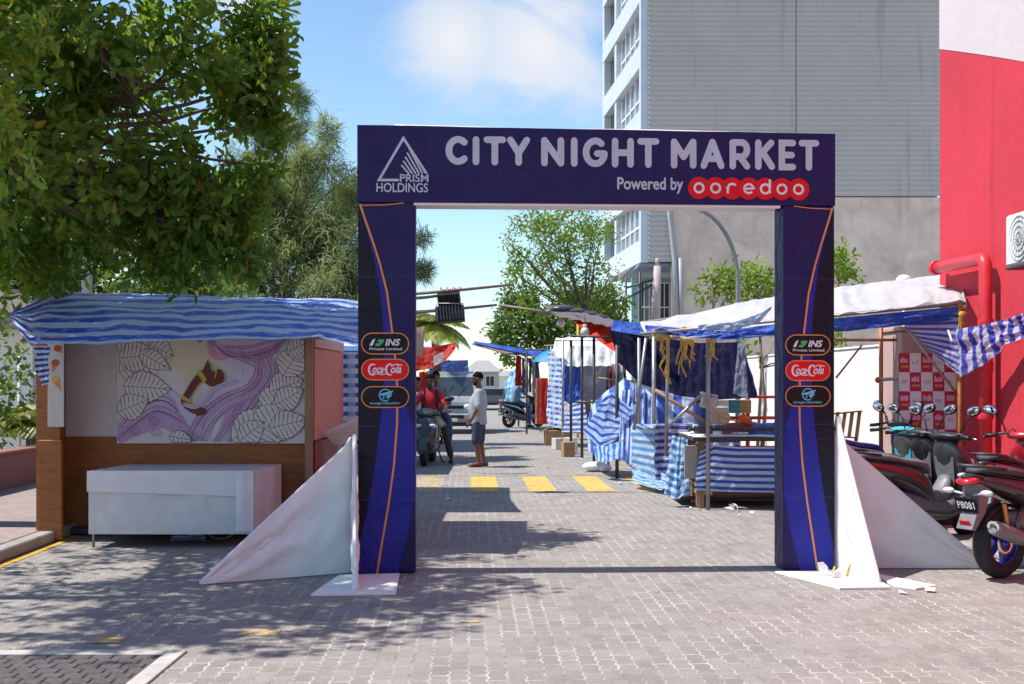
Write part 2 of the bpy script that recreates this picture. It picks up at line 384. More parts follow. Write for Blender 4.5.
# beam: a stretched vinyl box, a little uneven along its top edge
bm_=MB(); rings=[]
for i in range(25):
    x=-.006+(GW+.012)*i/24; zt=TZ-.03*i/24+.006*noise.noise(Vector((x*1.7,0,3)));zb_=BZ+.004*noise.noise(Vector((x*2,5,3)))
    rings.append([Vector((x,-.012,zb_)),Vector((x,-.012+wav(x,0,1),(zt+zb_)/2)),Vector((x,-.012,zt)),Vector((x,DEP+.01,zt)),Vector((x,DEP+.01,zb_))])
bm_.loft(rings,smooth=False); beam=bm_.build('beam',navy,gate)
tr=MB(); tr.box((GW/2,.02,BZ-.012),(GW-pw[0]-pw[1]-.01,.05,.022),b=.003); tr.box((GW/2,DEP/2+.03,BZ-.008),(GW-pw[0]-pw[1]-.01,DEP-.07,.012),b=.003)
tr.build('white_underside',whitevinyl,gate)
tr=MB(); tr.tube([(x,DEP/2-.1+.04*noise.noise(Vector((x,0,9))),TZ-.03*x/GW+.004) for x in [.3+.12*k for k in range(28)]],.012,6); tr.build('top_hem',whitevinyl,gate)
# --- stroke lettering
def arc(cx,cy,rx,ry,a0,a1,n=16): return [(cx+rx*math.cos(R(a0+(a1-a0)*k/n)),cy+ry*math.sin(R(a0+(a1-a0)*k/n))) for k in range(n+1)]
GL={'C':[arc(.52,.5,.52,.5,48,312)],'I':[[(.5,0),(.5,1)]],'T':[[(0,1),(1,1)],[(.5,.97),(.5,0)]],'Y':[[(0,1),(.5,.42),(1,1)],[(.5,.42),(.5,0)]],
 'N':[[(0,0),(0,1)],[(0,1),(1,0)],[(1,0),(1,1)]],'G':[arc(.52,.5,.52,.5,50,350),[(1.02,.45),(.62,.45)]],'H':[[(0,0),(0,1)],[(1,0),(1,1)],[(0,.5),(1,.5)]],
 'M':[[(0,0),(0,1)],[(0,1),(.5,.36)],[(.5,.36),(1,1)],[(1,1),(1,0)]],'A':[[(0,0),(.5,1)],[(.5,1),(1,0)],[(.2,.3),(.8,.3)]],
 'R':[[(0,0),(0,1)],[(0,1),(.55,1)]+arc(.6,.7,.38,.3,90,-90,10)+[(.04,.4)],[(.5,.4),(.98,0)]],'K':[[(0,0),(0,1)],[(.95,1),(.02,.42)],[(.33,.6),(1,0)]],'E':[[(.95,1),(0,1),(0,0),(.95,0)],[(0,.5),(.85,.5)]]}
tl=MB(); k=0; sw=.056
for ch,a,b in (('C',445.5,470),('I',472,480),('T',483.5,506),('Y',507,530),('N',541,564),('I',570,578),('G',582.5,607),('H',611.5,633.5),('T',637,659),('M',670.5,696),('A',700,724),('R',729,750),('K',754.5,774.5),('E',778,796),('T',798,818.5)):
    xa,_=gp(a,150); xb,_=gp(b,150); fr=(a-446)/372.
    _,z0=gp(a,lin(165.0,171.3,fr)); _,z1=gp(a,lin(136.2,140.5,fr))
    for st in GL[ch]:
        k+=1
        pts=[(lin(xa+sw/2,xb-sw/2,x),lin(z0+sw/2,z1-sw/2,z)) for x,z in st]
        if ch=='I': pts=[((xa+xb)/2,z0+sw/2),((xa+xb)/2,z1-sw/2)]
        tl.stroke(pts,sw,O0,EX,EZ,EN,.0145+.00012*k)
tl.build('title_lettering',lgrey,beam)
# --- outline font lettering
def text_mesh(txt,size,bold=0.,shear=0.,sx=1.):
    cu=bpy.data.curves.new('lettering','FONT'); cu.body=txt; cu.size=size; cu.offset=bold; cu.shear=shear; cu.align_x='LEFT'; cu.resolution_u=4
    ob=bpy.data.objects.new('lettering',cu); C.objects.link(ob); dg=bpy.context.evaluated_depsgraph_get()
    me=bpy.data.meshes.new_from_object(ob.evaluated_get(dg)); vs=[(v.co.x*sx,v.co.y) for v in me.vertices]; fs=[list(p.vertices) for p in me.polygons]
    bpy.data.objects.remove(ob); bpy.data.meshes.remove(me); bpy.data.curves.remove(cu); return vs,fs
def put_text(mb,txt,x0,x1,z0,z1,lift,bold=.0,shear=0.,fn=None):
    vs,fs=text_mesh(txt,1.,bold,shear); a=min(v[0] for v in vs); b=max(v[0] for v in vs); c=min(v[1] for v in vs); d=max(v[1] for v in vs)
    q=[(lin(x0,x1,(v[0]-a)/(b-a)),lin(z0,z1,(v[1]-c)/(d-c))) for v in vs]
    mb.add([(fn(x,z,lift) if fn else (x,-lift,z)) for x,z in q],fs); return mb
def PX(x0,y0,x1,y1):
    a,za=gp(x0,y1); b,zb=gp(x1,y0); return a,b,za,zb
t=MB(); put_text(t,'Powered by',*PX(617,178,683,193.5),.0145,.022); t.build('powered_by_lettering',lgrey,beam)
t=MB(); a,b,c,d=PX(376.5,183,428,192.3); put_text(t,'HOLDINGS',a,b,c,d-.004,.0145,.012); a,b,c,d=PX(400,174.5,428.5,182.2); put_text(t,'PRISM',a,b,c,d,.0145,.012)
def gq(l): return [gp(*q) for q in l]
t.stroke(gq([(398,180.3),(379,180.3),(403.5,138.5),(426,173)]),.021,O0,EX,EZ,EN,.0148)
for k in range(5):
    x=397.5+k*4.2; t.stroke(gq([(401.5-k*.3+k*2.2,165.5-k*4.2),(409+k*3.4,174)]),.0135,O0,EX,EZ,EN,.0151+.0002*k,False)
t.build('triangle_logo',lgrey,beam)
rc=MB(); rw=MB()
for k in range(7):
    cx,cz=gp(698.6+16.55*k,188.2+.25*k); r=.0935
    rc.add([(cx,-.0150-.0002*k,cz)]+[(cx+r*math.cos(2*math.pi*j/36),-.0150-.0002*k,cz+r*math.sin(2*math.pi*j/36)) for j in range(36)],[[0,1+j,1+(j+1)%36] for j in range(36)])
    q=.038
    if k in (0,1,4,5,6): rw.stroke([(cx+x,cz+z) for x,z in arc(0,0,q,q,0,360,28)],.019,O0,EX,EZ,EN,.0176,False)
    if k==2: rw.stroke([(cx+x,cz+z) for x,z in [(-q,-q*1.1),(-q,0)]+arc(0,0,q,q,180,40,12)],.019,O0,EX,EZ,EN,.0176,False)
    if k==3: rw.stroke([(cx+x,cz+z) for x,z in [(-q,0),(q,0)]+arc(0,0,q,q,0,318,24)],.018,O0,EX,EZ,EN,.0176,False)
    if k==4: rw.stroke([(cx+q,cz-q),(cx+q,cz+q*2.1)],.019,O0,EX,EZ,EN,.0179,False)
rc.build('red_circle_logo',pred,beam); rw.build('circle_logo_lettering',pwhite,beam)
# --- sponsor badges
def stadium(cx,cz,w,h,n=10):
    r=h/2; x=w/2-r; return [(cx+x+r*math.cos(a),cz+r*math.sin(a)) for a in [R(-90+180*k/n) for k in range(n+1)]]+[(cx-x+r*math.cos(a),cz+r*math.sin(a)) for a in [R(90+180*k/n) for k in range(n+1)]]
for side,(bx,ys) in enumerate(((385.2,(343.6,369.6,397.0)),(807.7,(345.0,370.6,396.2)))):
    for j,py in enumerate(ys):
        cx,cz=gp(bx,py); w,h=(.40,.182) if side==0 else (.392,.178)
        b=MB(); b.prism(stadium(cx,cz,w,h),(0,-.0052,0),EX,EZ,.003); bd=b.build('sponsor_badge',orange,gate)
        b=MB(); q=stadium(cx,cz,w-.018,h-.018); b.add([(x,-.0091,z) for x,z in q],[list(range(len(q)))]); b.build('badge_face',pred if j==1 else pblack,bd)
        t=MB(); L_=.0105
        if j==0:
            put_text(t,'INS',cx+.0,cx+.125,cz-.018,cz+.04,L_,.03,.25); put_text(t,'Private Limited',cx-.13,cx+.14,cz-.055,cz-.033,L_,.01)
            t.add([(cx-.13,-L_,cz-.018),(cx-.105,-L_,cz-.018),(cx-.08,-L_,cz+.043),(cx-.105,-L_,cz+.03)],[[0,1,2,3]])
            t.cur=1; t.add([(cx+x,-L_,cz+z) for x,z in [(-.085,-.02),(-.045,-.02),(-.015,.01),(-.005,.036),(-.05,.036),(-.07,.02),(-.04,.006),(-.075,.002)]],[list(range(8))])
            t.build('badge_lettering',[pwhite,pgreen],bd)
        elif j==1:
            put_text(t,'oca',cx-.105,cx-.015,cz-.03,cz+.018,L_,.02,.35); put_text(t,'ola',cx+.045,cx+.135,cz-.03,cz+.04,L_,.02,.35)
            for ox in (-.13,.012): t.stroke([(cx+ox+x,cz+z) for x,z in arc(.028,.0,.033,.045,50,300,14)],[.006+.011*math.sin(math.pi*q/14) for q in range(15)],O0,EX,EZ,EN,L_+.0003,False)
            t.stroke([(cx-.02,cz-.002),(cx+.012,cz+.006)],.009,O0,EX,EZ,EN,L_+.0005)
            t.stroke([(cx-.1,cz-.038),(cx-.06,cz-.033),(cx-.03,cz-.042),(cx+.0,cz-.036)],.007,O0,EX,EZ,EN,L_+.0006)
            t.stroke([(cx+.05,cz+.028),(cx+.09,cz+.046),(cx+.14,cz+.036)],.008,O0,EX,EZ,EN,L_+.0007)
            t.build('badge_lettering',pwhite,bd)
        else:
            put_text(t,'RAAJJE DELIVERY',cx-.125,cx+.125,cz-.066,cz-.045,L_,.025)
            t.stroke([(cx+x,cz+.016+z) for x,z in arc(0,0,.048,.048,-15,300,26)],.009,O0,EX,EZ,EN,L_,False)
            t.add([(cx+x,-L_-.0004,cz+.016+z) for x,z in [(-.06,.005),(.068,.04),(.03,-.035),(.005,-.012),(.03,.012),(-.012,-.008)]],[list(range(6))])
            t.add([(cx+x,-L_-.0004,cz+.016+z) for x,z in [(-.016,-.012),(-.001,-.02),(-.02,-.036)]],[[0,1,2]])
            t.build('badge_lettering',pcyan,bd)
# --- triangular braces wrapped in white vinyl, on loose white boards
def fin(base,foot,h,th,name,seed,m,foot_h=.012):
    b=Vector(base); f_=Vector(foot); d=f_-b; n=Vector((-d.y,d.x,0)).normalized()
    mb=MB()
    def P(u,v,sd):
        hh=h*(1-u)+foot_h*u
        if u<.04: hh=h
        p=b+d*u+Vector((0,0,.006+hh*v)); k=min(1,4*u,4*(1-u),4*v,4*(1-v))
        return p+n*(sd*th/2*(1+.0*u)+sd*k*.034*(noise.noise(Vector((u*5,v*4,seed)))+.9*(.3-abs(noise.noise(Vector((u*6+v*3,v*2-u*2,seed+5)))))+.5*noise.noise(Vector((u*13,v*9,seed+2)))))
    nu,nv=26,18
    mb.grid(lambda u,v:P(u,v,1),nu,nv); mb.grid(lambda u,v:P(u,v,-1),nu,nv)
    mb.grid(lambda u,v:P(u,1,v*2-1),nu,1,False); mb.grid(lambda u,v:P(u,0,v*2-1),nu,1,False); mb.grid(lambda u,v:P(1,u,v*2-1),nv,1,False); mb.grid(lambda u,v:P(0,u,v*2-1),nv,1,False)
    # stitched hem along the slope
    mb.tube([P(k/20,1,0)+Vector((0,0,.002)) for k in range(21)],.011,6)
    return mb.build(name,m,gate,world=True)
fl=GA+GT*-.03+Vector((0,.08,0))
fin(fl,(-2.46,9.22,0),1.13,.035,'side_brace',1,whitevinyl)
fin(GA+GT*-.03+GN*.005,(-1.185,8.86,0),1.15,.03,'front_brace',2,whitevinyl)
fr_=GA+GT*(GW+.03)+Vector((0,.1,0))
fin(fr_,(4.07,10.02,0),1.14,.035,'side_brace',3,whitevinyl)
fin(GA+GT*(GW+.03)+GN*.005,(2.90,9.22,0),1.3,.03,'front_brace',4,whitevinyl)
def board(label,poly,th=.016):
    b=MB(); b.prism(poly,(0,0,.003),(1,0,0),(0,1,0),th); b.cur=0
    return tag(b.build('loose_board',[paper]),label,'board','white boards under the gate braces')
board('crumpled white board on the ground at foot of left gate pillar',[(-1.5,8.72),(-.87,8.78),(-.93,9.68),(-1.42,9.6)])
board('white board with wood edge below right gate pillar',[(2.2,9.78),(2.52,9.0),(2.92,9.02),(2.96,9.7)])
board('small white board corner poking out right of the front brace',[(2.97,9.75),(2.98,9.1),(3.1,8.98),(3.3,9.1)])
# crumpled wrapper with yellow and white scraps
mb=MB()
rr=random.Random(5)
for k in range(9):
    mb.cur=rr.choice((0,0,1)); c=Vector((2.62+rr.uniform(-.07,.09),9.5+rr.uniform(-.1,.08),.03))
    d=Vector((rr.uniform(-1,1),rr.uniform(-.6,.6),rr.uniform(.2,1.3)))*.075; e=Vector((rr.uniform(-1,1),rr.uniform(-1,1),rr.uniform(-.2,.4)))*.045
    mb.add([c-e,c+e,c+d+e*.7,c+d*1.1-e*.4,c+d*.5+e*1.2],[[0,1,4,2,3]])
tag(mb.build('crumpled_wrapper',[paper,yrope]),'crumpled white and yellow wrapper on the board by right gate pillar','litter')
# ------------------------------------------------------------------ left: kiosk, mural, table, tarps
def curve(keys,u):
    for (a,p),(b,q) in zip(keys[:-1],keys[1:]):
        if u<=b: k=(u-a)/(b-a); k=k*k*(3-2*k)*.5+k*.5; return Vector(p).lerp(Vector(q),k)
    return Vector(keys[-1][1])
def nz(p,s,seed): return noise.noise(Vector((p[0]*s+seed*7.3,p[1]*s-seed*3.1,seed*1.7)))
def cloth(name,m,A,B,nu,nv,amp=.03,freq=(5,3),sag=0.,seed=1,parent=None,folds=0.,nf=9,label=None,cat=None,group=None,dirn=None,edge=.6):
    """wrinkled sheet between curve A (v=0) and curve B (v=1), each [(u, point), ...]"""
    a0,a1,b0=Vector(A[0][1]),Vector(A[-1][1]),Vector(B[0][1]); nn=Vector(dirn) if dirn else (a1-a0).cross(b0-a0).normalized()
    def fn(u,v):
        p=curve(A,u).lerp(curve(B,u),v)
        q=(u*freq[0],v*freq[1]); d=nz(q,1,seed)+.5*nz(q,2.3,seed+1)+.28*nz(q,5.1,seed+2)+.9*(.25-abs(nz((u*freq[0]*.8+v*1.7,v*freq[1]*1.6-u*2.3),1.,seed+6)))+.4*(.25-abs(nz((u*freq[0]*1.9-v*2,v*freq[1]*2.9+u*3),1.,seed+7)))
        d2=folds*math.sin(u*nf*2*math.pi+3*nz(q,.6,seed+4))*(1-.4*v)
        e=1-edge*max(0,(abs(v-.5)-.35)/.15)
        p=p+nn*(amp*d*e+d2)
        p.z-=sag*4*v*(1-v)+sag*.6*math.sin(math.pi*u)*0
        return p
    mb=MB().grid(fn,nu,nv); o=mb.build(name,m,parent,world=parent is not None)
    if label: tag(o,label,cat,group)
    return o
def P3(l): return [(u,at(x,y,Y)) for (u,x,y,Y) in l]
wbrown=wood('brown stained plywood',(.2,.062,.011),(.36,.13,.026),(1.2,1.2,9.))
wpost=wood('raw timber',(.26,.15,.075),(.38,.24,.13),(9,9,1.))
offwhite=W('grubby white board',(.55,.53,.5),.6,.06,3,.1,dirt=(.25,.2,.17),dirt_amt=.3)
salmon=W('salmon painted board',(.58,.24,.16),.65,.12,3,.15,dirt=(.3,.14,.1)); darkred=W('dark red panel',(.22,.012,.016),.5,.25,6,.1)
pinkp=W('pale pink panel',(.6,.4,.36),.6,.1,4,.1)
KY=12.35
k=thing('market_kiosk','brown plywood market kiosk with painted mural under blue striped tarp','kiosk',(-3.4,13.2,0),0)
def slab(px0,px1,py0,py1,Y,th,name,m,parent=k,b=.006,z0=None):
    a=at(px0,py1,Y); c=at(px1,py0,Y); z=a.z if z0 is None else z0
    return MB().box(((a.x+c.x)/2,Y+th/2,(z+c.z)/2),(c.x-a.x,th,c.z-z),b=b).build(name,m,parent,world=True)
slab(60,306,330,537,KY,.05,'front_wall',wbrown,z0=.03)
bb=MB(); bb.box((-4.62,11.72,.52),(.235,.06,1.0),b=.006); bb.box((-4.625,11.735,1.5),(.20,.05,.98),b=.004); bb.build('corner_board',wbrown,k,world=True)
MB().box((-4.74,12.04,1.1),(.05,.66,2.1)).build('side_wall',wbrown,k,world=True)
slab(47.5,64,340,427,11.69,.012,'white_strip',offwhite)
slab(65,117,336,436.5,KY-.022,.014,'white_board',offwhite)
MB().box((-2.135,12.3,1.06),(.075,.075,2.1),b=.006).build('corner_post',wpost,k,world=True)
sx=-2.11
MB().box((sx,13.45,1.47),(.04,2.1,.98)).build('side_panel',salmon,k,world=True)
MB().box((sx+.002,13.45,.52),(.045,2.1,.88)).build('lower_panel',darkred,k,world=True)
MB().box((sx+.004,13.45,2.1),(.05,2.1,.26)).build('upper_panel',pinkp,k,world=True)
MB().box((-3.42,14.48,1.1),(2.6,.05,2.1)).build('back_wall',wbrown,k,world=True)
bs=MB(); bs.box((-3.42,13.3,.05),(2.55,2.3,.06)); bs.build('floor_base',darksteel,k,world=True)
# ice cream cones painted on the white strip
icm=[W('cone orange paint',(.6,.2,.03),.6),W('ice cream red paint',(.45,.06,.05),.6),W('ice cream yellow paint',(.55,.35,.06),.6)]; YI=11.686
def poly_at(mb,pts,Y): mb.add([at(x,y,Y) for x,y in pts],[list(range(len(pts)))])
for (cx,cy,tp,ci,lift) in ((55,364,(52,373),1,0),(56,381,(61,391),2,0),(58,349,(62,353),1,0)):
    ic=MB(); ic.cur=0; dx,dy=tp[0]-cx,tp[1]-cy; n=math.hypot(dx,dy); ux,uy=-dy/n*3.4,dx/n*3.4
    poly_at(ic,[(cx-ux,cy-uy),(cx+ux,cy+uy),tp],YI-.001)
    ic.cur=ci; c=[(cx+3.9*math.cos(a)-dx*.1,cy+3.3*math.sin(a)-dy*.15) for a in [2*math.pi*q/14 for q in range(14)]]; poly_at(ic,c,YI-.003); ic.build('ice_cream_picture',icm,k,world=True)
# mural: panel with painted leaves, waves of violet hair and a brown arm
mu=[W('mural base paint',(.62,.6,.57),.6,.04,3,.05),W('mural cream paint',(.62,.58,.42),.6,.12,2,.05),W('mural lilac paint',(.45,.32,.5),.6,.12,5,.05),W('mural violet paint',(.33,.14,.35),.6,.15,5,.05),
    W('mural pale lilac paint',(.54,.5,.63),.6,.08,5,.05),W('mural pink paint',(.55,.28,.4),.6,.12,5,.05),W('mural ink',(.03,.025,.03),.6,.2,8,0),W('mural brown paint',(.12,.02,.01),.55,.25,6,.05),W('mural gold paint',(.5,.38,.03),.5,.15,8,.05)]
m=MB(); YM=KY-.04
a=at(116.5,443.5,YM); c=at(306,336,YM); m.cur=0; m.box(((a.x+c.x)/2,YM+.012,(a.z+c.z)/2),(c.x-a.x,.02,c.z-a.z),b=.003)
PXM=YM/F; O=at(0,0,YM); AX=Vector((PXM,0,0)); AZ=Vector((0,0,-PXM)); NF=Vector((0,-1,0)); lift=[.001]
def paint(ci,pts,w,caps=False):
    lift[0]+=.00003; m.cur=ci; n=len(pts); P=pts
    m.stroke(P,w,O,AX,AZ,NF,lift[0],caps)
def fillp(ci,pts):
    lift[0]+=.00005; m.cur=ci; m.add([O+AX*x+AZ*y+NF*lift[0] for x,y in pts],[list(range(len(pts)))])
def spl(keys,n=26):
    out=[]; K=[Vector(q) for q in keys]; K=[K[0]*2-K[1]]+K+[K[-1]*2-K[-2]]; s_=len(K)-3
    for i in range(n+1):
        t=i/n*s_; j=min(int(t),s_-1); t-=j; p0,p1,p2,p3=K[j:j+4]
        v=.5*((2*p1)+(p2-p0)*t+(2*p0-5*p1+4*p2-p3)*t*t+(3*p1-p0-3*p2+p3)*t**3); out.append((v.x,v.y))
    return out
fillp(1,spl([(150,341),(205,339),(208,362),(200,388),(206,410),(192,400),(178,372),(160,356),(150,341)],40)[:-1])
def leaf(cx,cy,L,w,ang,nv=7,base=0,notch=True):
    ca,sa=math.cos(R(ang)),math.sin(R(ang)); T=lambda x,y:(min(max(cx+ca*x-sa*y,117.5),305),min(max(cy+sa*x+ca*y,337),442.5))
    half=lambda s:[T(L*t, s*w*math.sin(math.pi*t**.75)*(1-.12*abs(math.sin(t*nv*math.pi)) if notch else 1)) for t in [i/30 for i in range(31)]]
    a=half(1); b=half(-1); fillp(base,a+b[-2:0:-1]); paint(6,a,.5); paint(6,b,.5); paint(6,[T(0,0),T(L*.98,0)],.5)
    for q in range(1,nv+1):
        t=q/(nv+1)
        for s in (1,-1):
            yy=s*w*math.sin(math.pi*min(1,t+.12)**.75)*.86; paint(6,[T(L*t,0),T(L*(t+.06),yy*.5),T(L*min(1,t+.1),yy)],.42)
            paint(6,[T(L*(t+.03),yy*.25),T(L*min(1,t+.09),yy*.8)],.3)
            paint(6,[T(L*(t+.045),yy*.45),T(L*min(1,t+.075),yy*.9)],.28)
leaf(119,372,52,22,-20,9); leaf(128,346,34,14,12,5); leaf(118,352,30,12,-35,5); leaf(120,400,54,20,18,9); leaf(150,345,26,12,25,5)
# violet hair: broad washes first, then many strands
def band(ci,keys,w0,w1):
    P=spl(keys,30); paint(ci,P,[w0+(w1-w0)*math.sin(math.pi*i/30) for i in range(31)])
band(4,[(212,338),(240,350),(270,344),(284,338)],8,18); band(4,[(216,343),(250,356),(268,372),(258,392),(226,404),(212,418),(206,441)],6,11); band(4,[(218,350),(240,360),(250,370),(243,384),(214,396),(196,414),(188,441)],6,13); band(4,[(220,357),(234,366),(238,374),(228,386),(206,398),(192,418),(176,440)],5,11)
band(2,[(264,350),(272,374),(258,400),(242,417),(232,441)],8,14); band(2,[(258,352),(262,376),(246,398),(230,416),(218,441)],5,12); band(4,[(118,436),(138,410),(160,398),(180,410),(200,436)],12,22); band(2,[(118,440),(140,426),(165,420),(190,441)],8,18)
band(5,[(208,340),(216,356),(240,352),(262,354),(280,342)],4,9)
rm=random.Random(11)
for q in range(150):
    d=rm.uniform(-1,1); ci=rm.choice((2,3,3,2,5,4,6)); w=rm.uniform(.4,1.3) if ci!=6 else .4; j=lambda s:rm.uniform(-s,s)
    kind=q%4
    if kind==0: P=spl([(210+j(4),339),(222+6*d,350+5*d+j(2)),(248,353+8*d),(270+6*d,347+6*d),(283+j(5),339)])
    elif kind==1: P=spl([(222,348+3*d),(246,357+7*d),(262+7*d,369+4*d),(254+7*d,388+4*d),(226+5*d,402+7*d),(206+9*d,420+5*d),(196+12*d,441)])
    elif kind==2: P=spl([(262+7*d,352),(268+9*d,374),(252+9*d,396+3*d),(240+10*d,416),(226+14*d,442)])
    else: P=spl([(118,432+9*d),(136+3*d,414+10*d),(158,402+12*d),(178+4*d,412+12*d),(198+9*d,441)])
    P=[(min(max(x,117.5),305),min(max(y,337),442.5)) for x,y in P]; paint(ci,P,[w*(.35+.65*math.sin(math.pi*i/26)) for i in range(27)])
for q in range(6):
    cx,cy,r=rm.uniform(128,160),rm.uniform(412,432),rm.uniform(3,7); paint(rm.choice((2,3)),[(cx+r*(1-i/30)*math.cos(i*.5),cy+r*.8*(1-i/30)*math.sin(i*.5)) for i in range(24)],.8)
leaf(119,358,40,16,-5,9); leaf(124,386,48,17,4,10); leaf(140,352,36,10,30,7); leaf(118,412,34,14,-22,7); leaf(232,440,60,20,-30,10); leaf(262,414,44,16,-48,8); leaf(296,366,30,13,-75,7); leaf(270,392,36,16,-20,9); leaf(258,436,46,22,-42,8); leaf(284,376,36,16,-60,7); leaf(270,428,40,15,-12,8); leaf(240,441,32,13,-38,6); leaf(170,436,24,8,10,5); leaf(288,352,24,12,-20,6); leaf(276,405,32,13,-30,7)
# shoulder, arm and hand in brown with gold bands
fillp(7,spl([(209,360),(213,372),(220,369),(225,376),(221,384),(210,386),(203,376),(206,365),(209,360)],30)[:-1])
P=spl([(208,372),(198,380),(190,392),(185,402),(193,410),(203,413)]); paint(7,P,[8.5-4.2*i/26 for i in range(27)]); fillp(7,[(199,406),(206,409),(207,414),(198,416),(194,412)])
paint(8,[(199,371),(206,381)],4.5); paint(8,[(183,397),(191,402)],3.4); paint(8,spl([(212,363),(217,368),(216,378)]),1.0)
P=spl([(184,404),(196,407),(206,400),(216,388),(236,381)]); paint(4,P,3.5); paint(3,P,.8)
m.build('mural_panel',mu,k,world=True)
# thin frame battens round the mural and roof rails carrying the tarp
rl=MB()
for z,Y in ((2.085,11.25),(2.5,13.4)): rl.bar((-4.7,Y,z-.06),(-1.15,Y,z-.06),.03,.03)
for x in (-4.7,-3.0,-1.3): rl.bar((x,11.2,1.99),(x,13.4,2.42),.03,.03)
rl.bar((-1.3,11.12,0),(-1.3,11.12,1.93),.05,.05); rl.bar((-1.3,13.4,0),(-1.3,13.4,2.4),.05,.05)
rl.build('roof_frame',wpost,k,world=True)
tb1=tarp('blue striped roof tarpaulin',(.014,.095,.56),(.5,.62,.86),7,'v',.5,.035,.25,wear=.8)
A=P3([(0,13,322,11.3),(.05,28,342,11),(.2,100,344,10.9),(.4,180,341,10.9),(.6,255,338,10.9),(.8,318,337,10.9),(1,402,354,10.85)])
B=P3([(0,9,314,11.5),(.08,52,292.5,13.3),(.4,180,295,13.4),(.8,318,299,13.4),(1,402,303,13.4)])
cloth('roof_tarp',tb1,A,B,150,50,.036,(6,2.5),-.02,3,label='blue striped tarpaulin roof stretched over the brown plywood kiosk',cat='tarpaulin',group='blue striped tarpaulins',dirn=(0,-.35,.94),edge=.3)
tb2=tarp('navy striped hanging tarpaulin',(.012,.025,.18),(.45,.55,.75),7,'v',.5,.03,.15)
cloth('tarp_corner',tb2,P3([(0,33,346,11.2),(1,49,346,11.05)]),P3([(0,41,386,11.2),(1,49.5,383,11.1)]),14,24,.02,(3,4),0,5,label='twisted tarp end hanging from left corner of the kiosk roof',cat='tarpaulin',group='blue striped tarpaulins',folds=.02,nf=2)
# covered table
tw=W('creased white plastic table cover',(.62,.62,.61),.6,.05,4,.6,bscale=5,dirt=(.4,.38,.36),dirt_amt=.2)
t=thing('covered_table','long table wrapped in white cloth in front of the painted kiosk','table',(-3.3,11.8,0))
q=[Vector((-4.09,11.3,0)),Vector((-2.51,11.3,0)),Vector((-2.42,12.28,0)),Vector((-4.02,12.28,0))]
def tbl_panel(mb,a,b,z0,z1,seed,nu=40,nv=16,amp=.022):
    n=(b-a).cross(Vector((0,0,1))).normalized()
    def fn(u,v):
        p=a.lerp(b,u)+Vector((0,0,z0+(z1-z0)*v)); k=min(1,5*(1-v),6*u,6*(1-u)); return p+n*(amp*k*(nz((u*6,v*2),1,seed)+.5*nz((u*15,v*5),1,seed+1)))
    mb.grid(fn,nu,nv)
cz=.74; mb=MB()
for i,s in ((0,1),(1,2),(3,3)): tbl_panel(mb,q[i],q[(i+1)%4],.13 if i==0 else .16,cz,s)
mb.grid(lambda u,v:q[0].lerp(q[1],u).lerp(q[3].lerp(q[2],u),v)+Vector((0,0,cz+.004*nz((u*8,v*3),1,9))),30,8)
cl=mb.build('table_cloth',tw,t,world=True)
ov=MB()
def ovf(u,v):
    p=Vector((-4.1+1.6*u,11.285-.012*abs(nz((u*7,v),1,4)),cz+.004-.2*(1-v)-.05*u*(1-v))); return p
ov.grid(ovf,40,6); ov.grid(lambda u,v:Vector((-2.66+.165*u,11.27-.01*nz((u*3,v*6),1,6)-.012*math.sin(u*5),.16+.56*v)),6,16); ov.build('cloth_overlap',whitecloth,t,world=True)
lg=[]
for p in q:
    w=p+(Vector((-3.3,11.8,0))-p)*.05; MB().tube([w+Vector((0,0,.0)),w+Vector((0,0,.7))],.014,8).build('leg',steel,t,world=True)
# glimpses beneath the table
mb=MB(); mb.lathe([(.2,-.012),(.212,0),(.2,.012),(.19,0)],(-2.95,11.85,.213),Matrix.Rotation(R(90),3,'X'),28,closed=True)
for i in range(12): a=i*math.pi/6; mb.tube([(-2.95,11.85,.213),(-2.95+.19*math.cos(a),11.85,.213+.19*math.sin(a))],.0015,4)
tag(mb.build('bicycle_wheel',steel),'bare bicycle wheel glimpsed beneath the white covered table','wheel')
cloth('cloth_bundle',bluew,[(0,(-3.42,11.7,.02)),(1,(-3.05,11.65,.02))],[(0,(-3.35,11.78,.2)),(1,(-3.1,11.75,.2))],16,10,.05,(3,3),0,8,label='blue striped cloth bundle beneath the white covered table',cat='cloth')
# ------------------------------------------------------------------ second stall behind the kiosk, poles and lamps beyond
tch=tarp('blue checked sheet',(.02,.1,.5),(.6,.7,.85),10,'v',.45,.02,.3,check=6,cc_=(.5,.62,.85))
st=thing('stall_frame','timber and pipe stall frame behind the brown kiosk, left of the street','stall frame',(-3,15.5,0),0,'market stall frames')
fr=[]
for (x,y) in ((-4.4,14.7),(-1.55,14.7),(-4.4,17.6),(-1.6,17.6)): MB().tube([(x,y,0),(x,y,2.62)],.03,8).build('pole',steel,st,world=True)
for (a,b) in (((-4.5,14.7,2.6),(-1.45,14.7,2.6)),((-4.5,17.6,2.62),(-1.5,17.6,2.62)),((-4.4,14.6,2.64),(-4.4,17.7,2.66)),((-1.56,14.6,2.64),(-1.6,17.7,2.66))): MB().tube([a,b],.024,8).build('rail',steel,st,world=True)
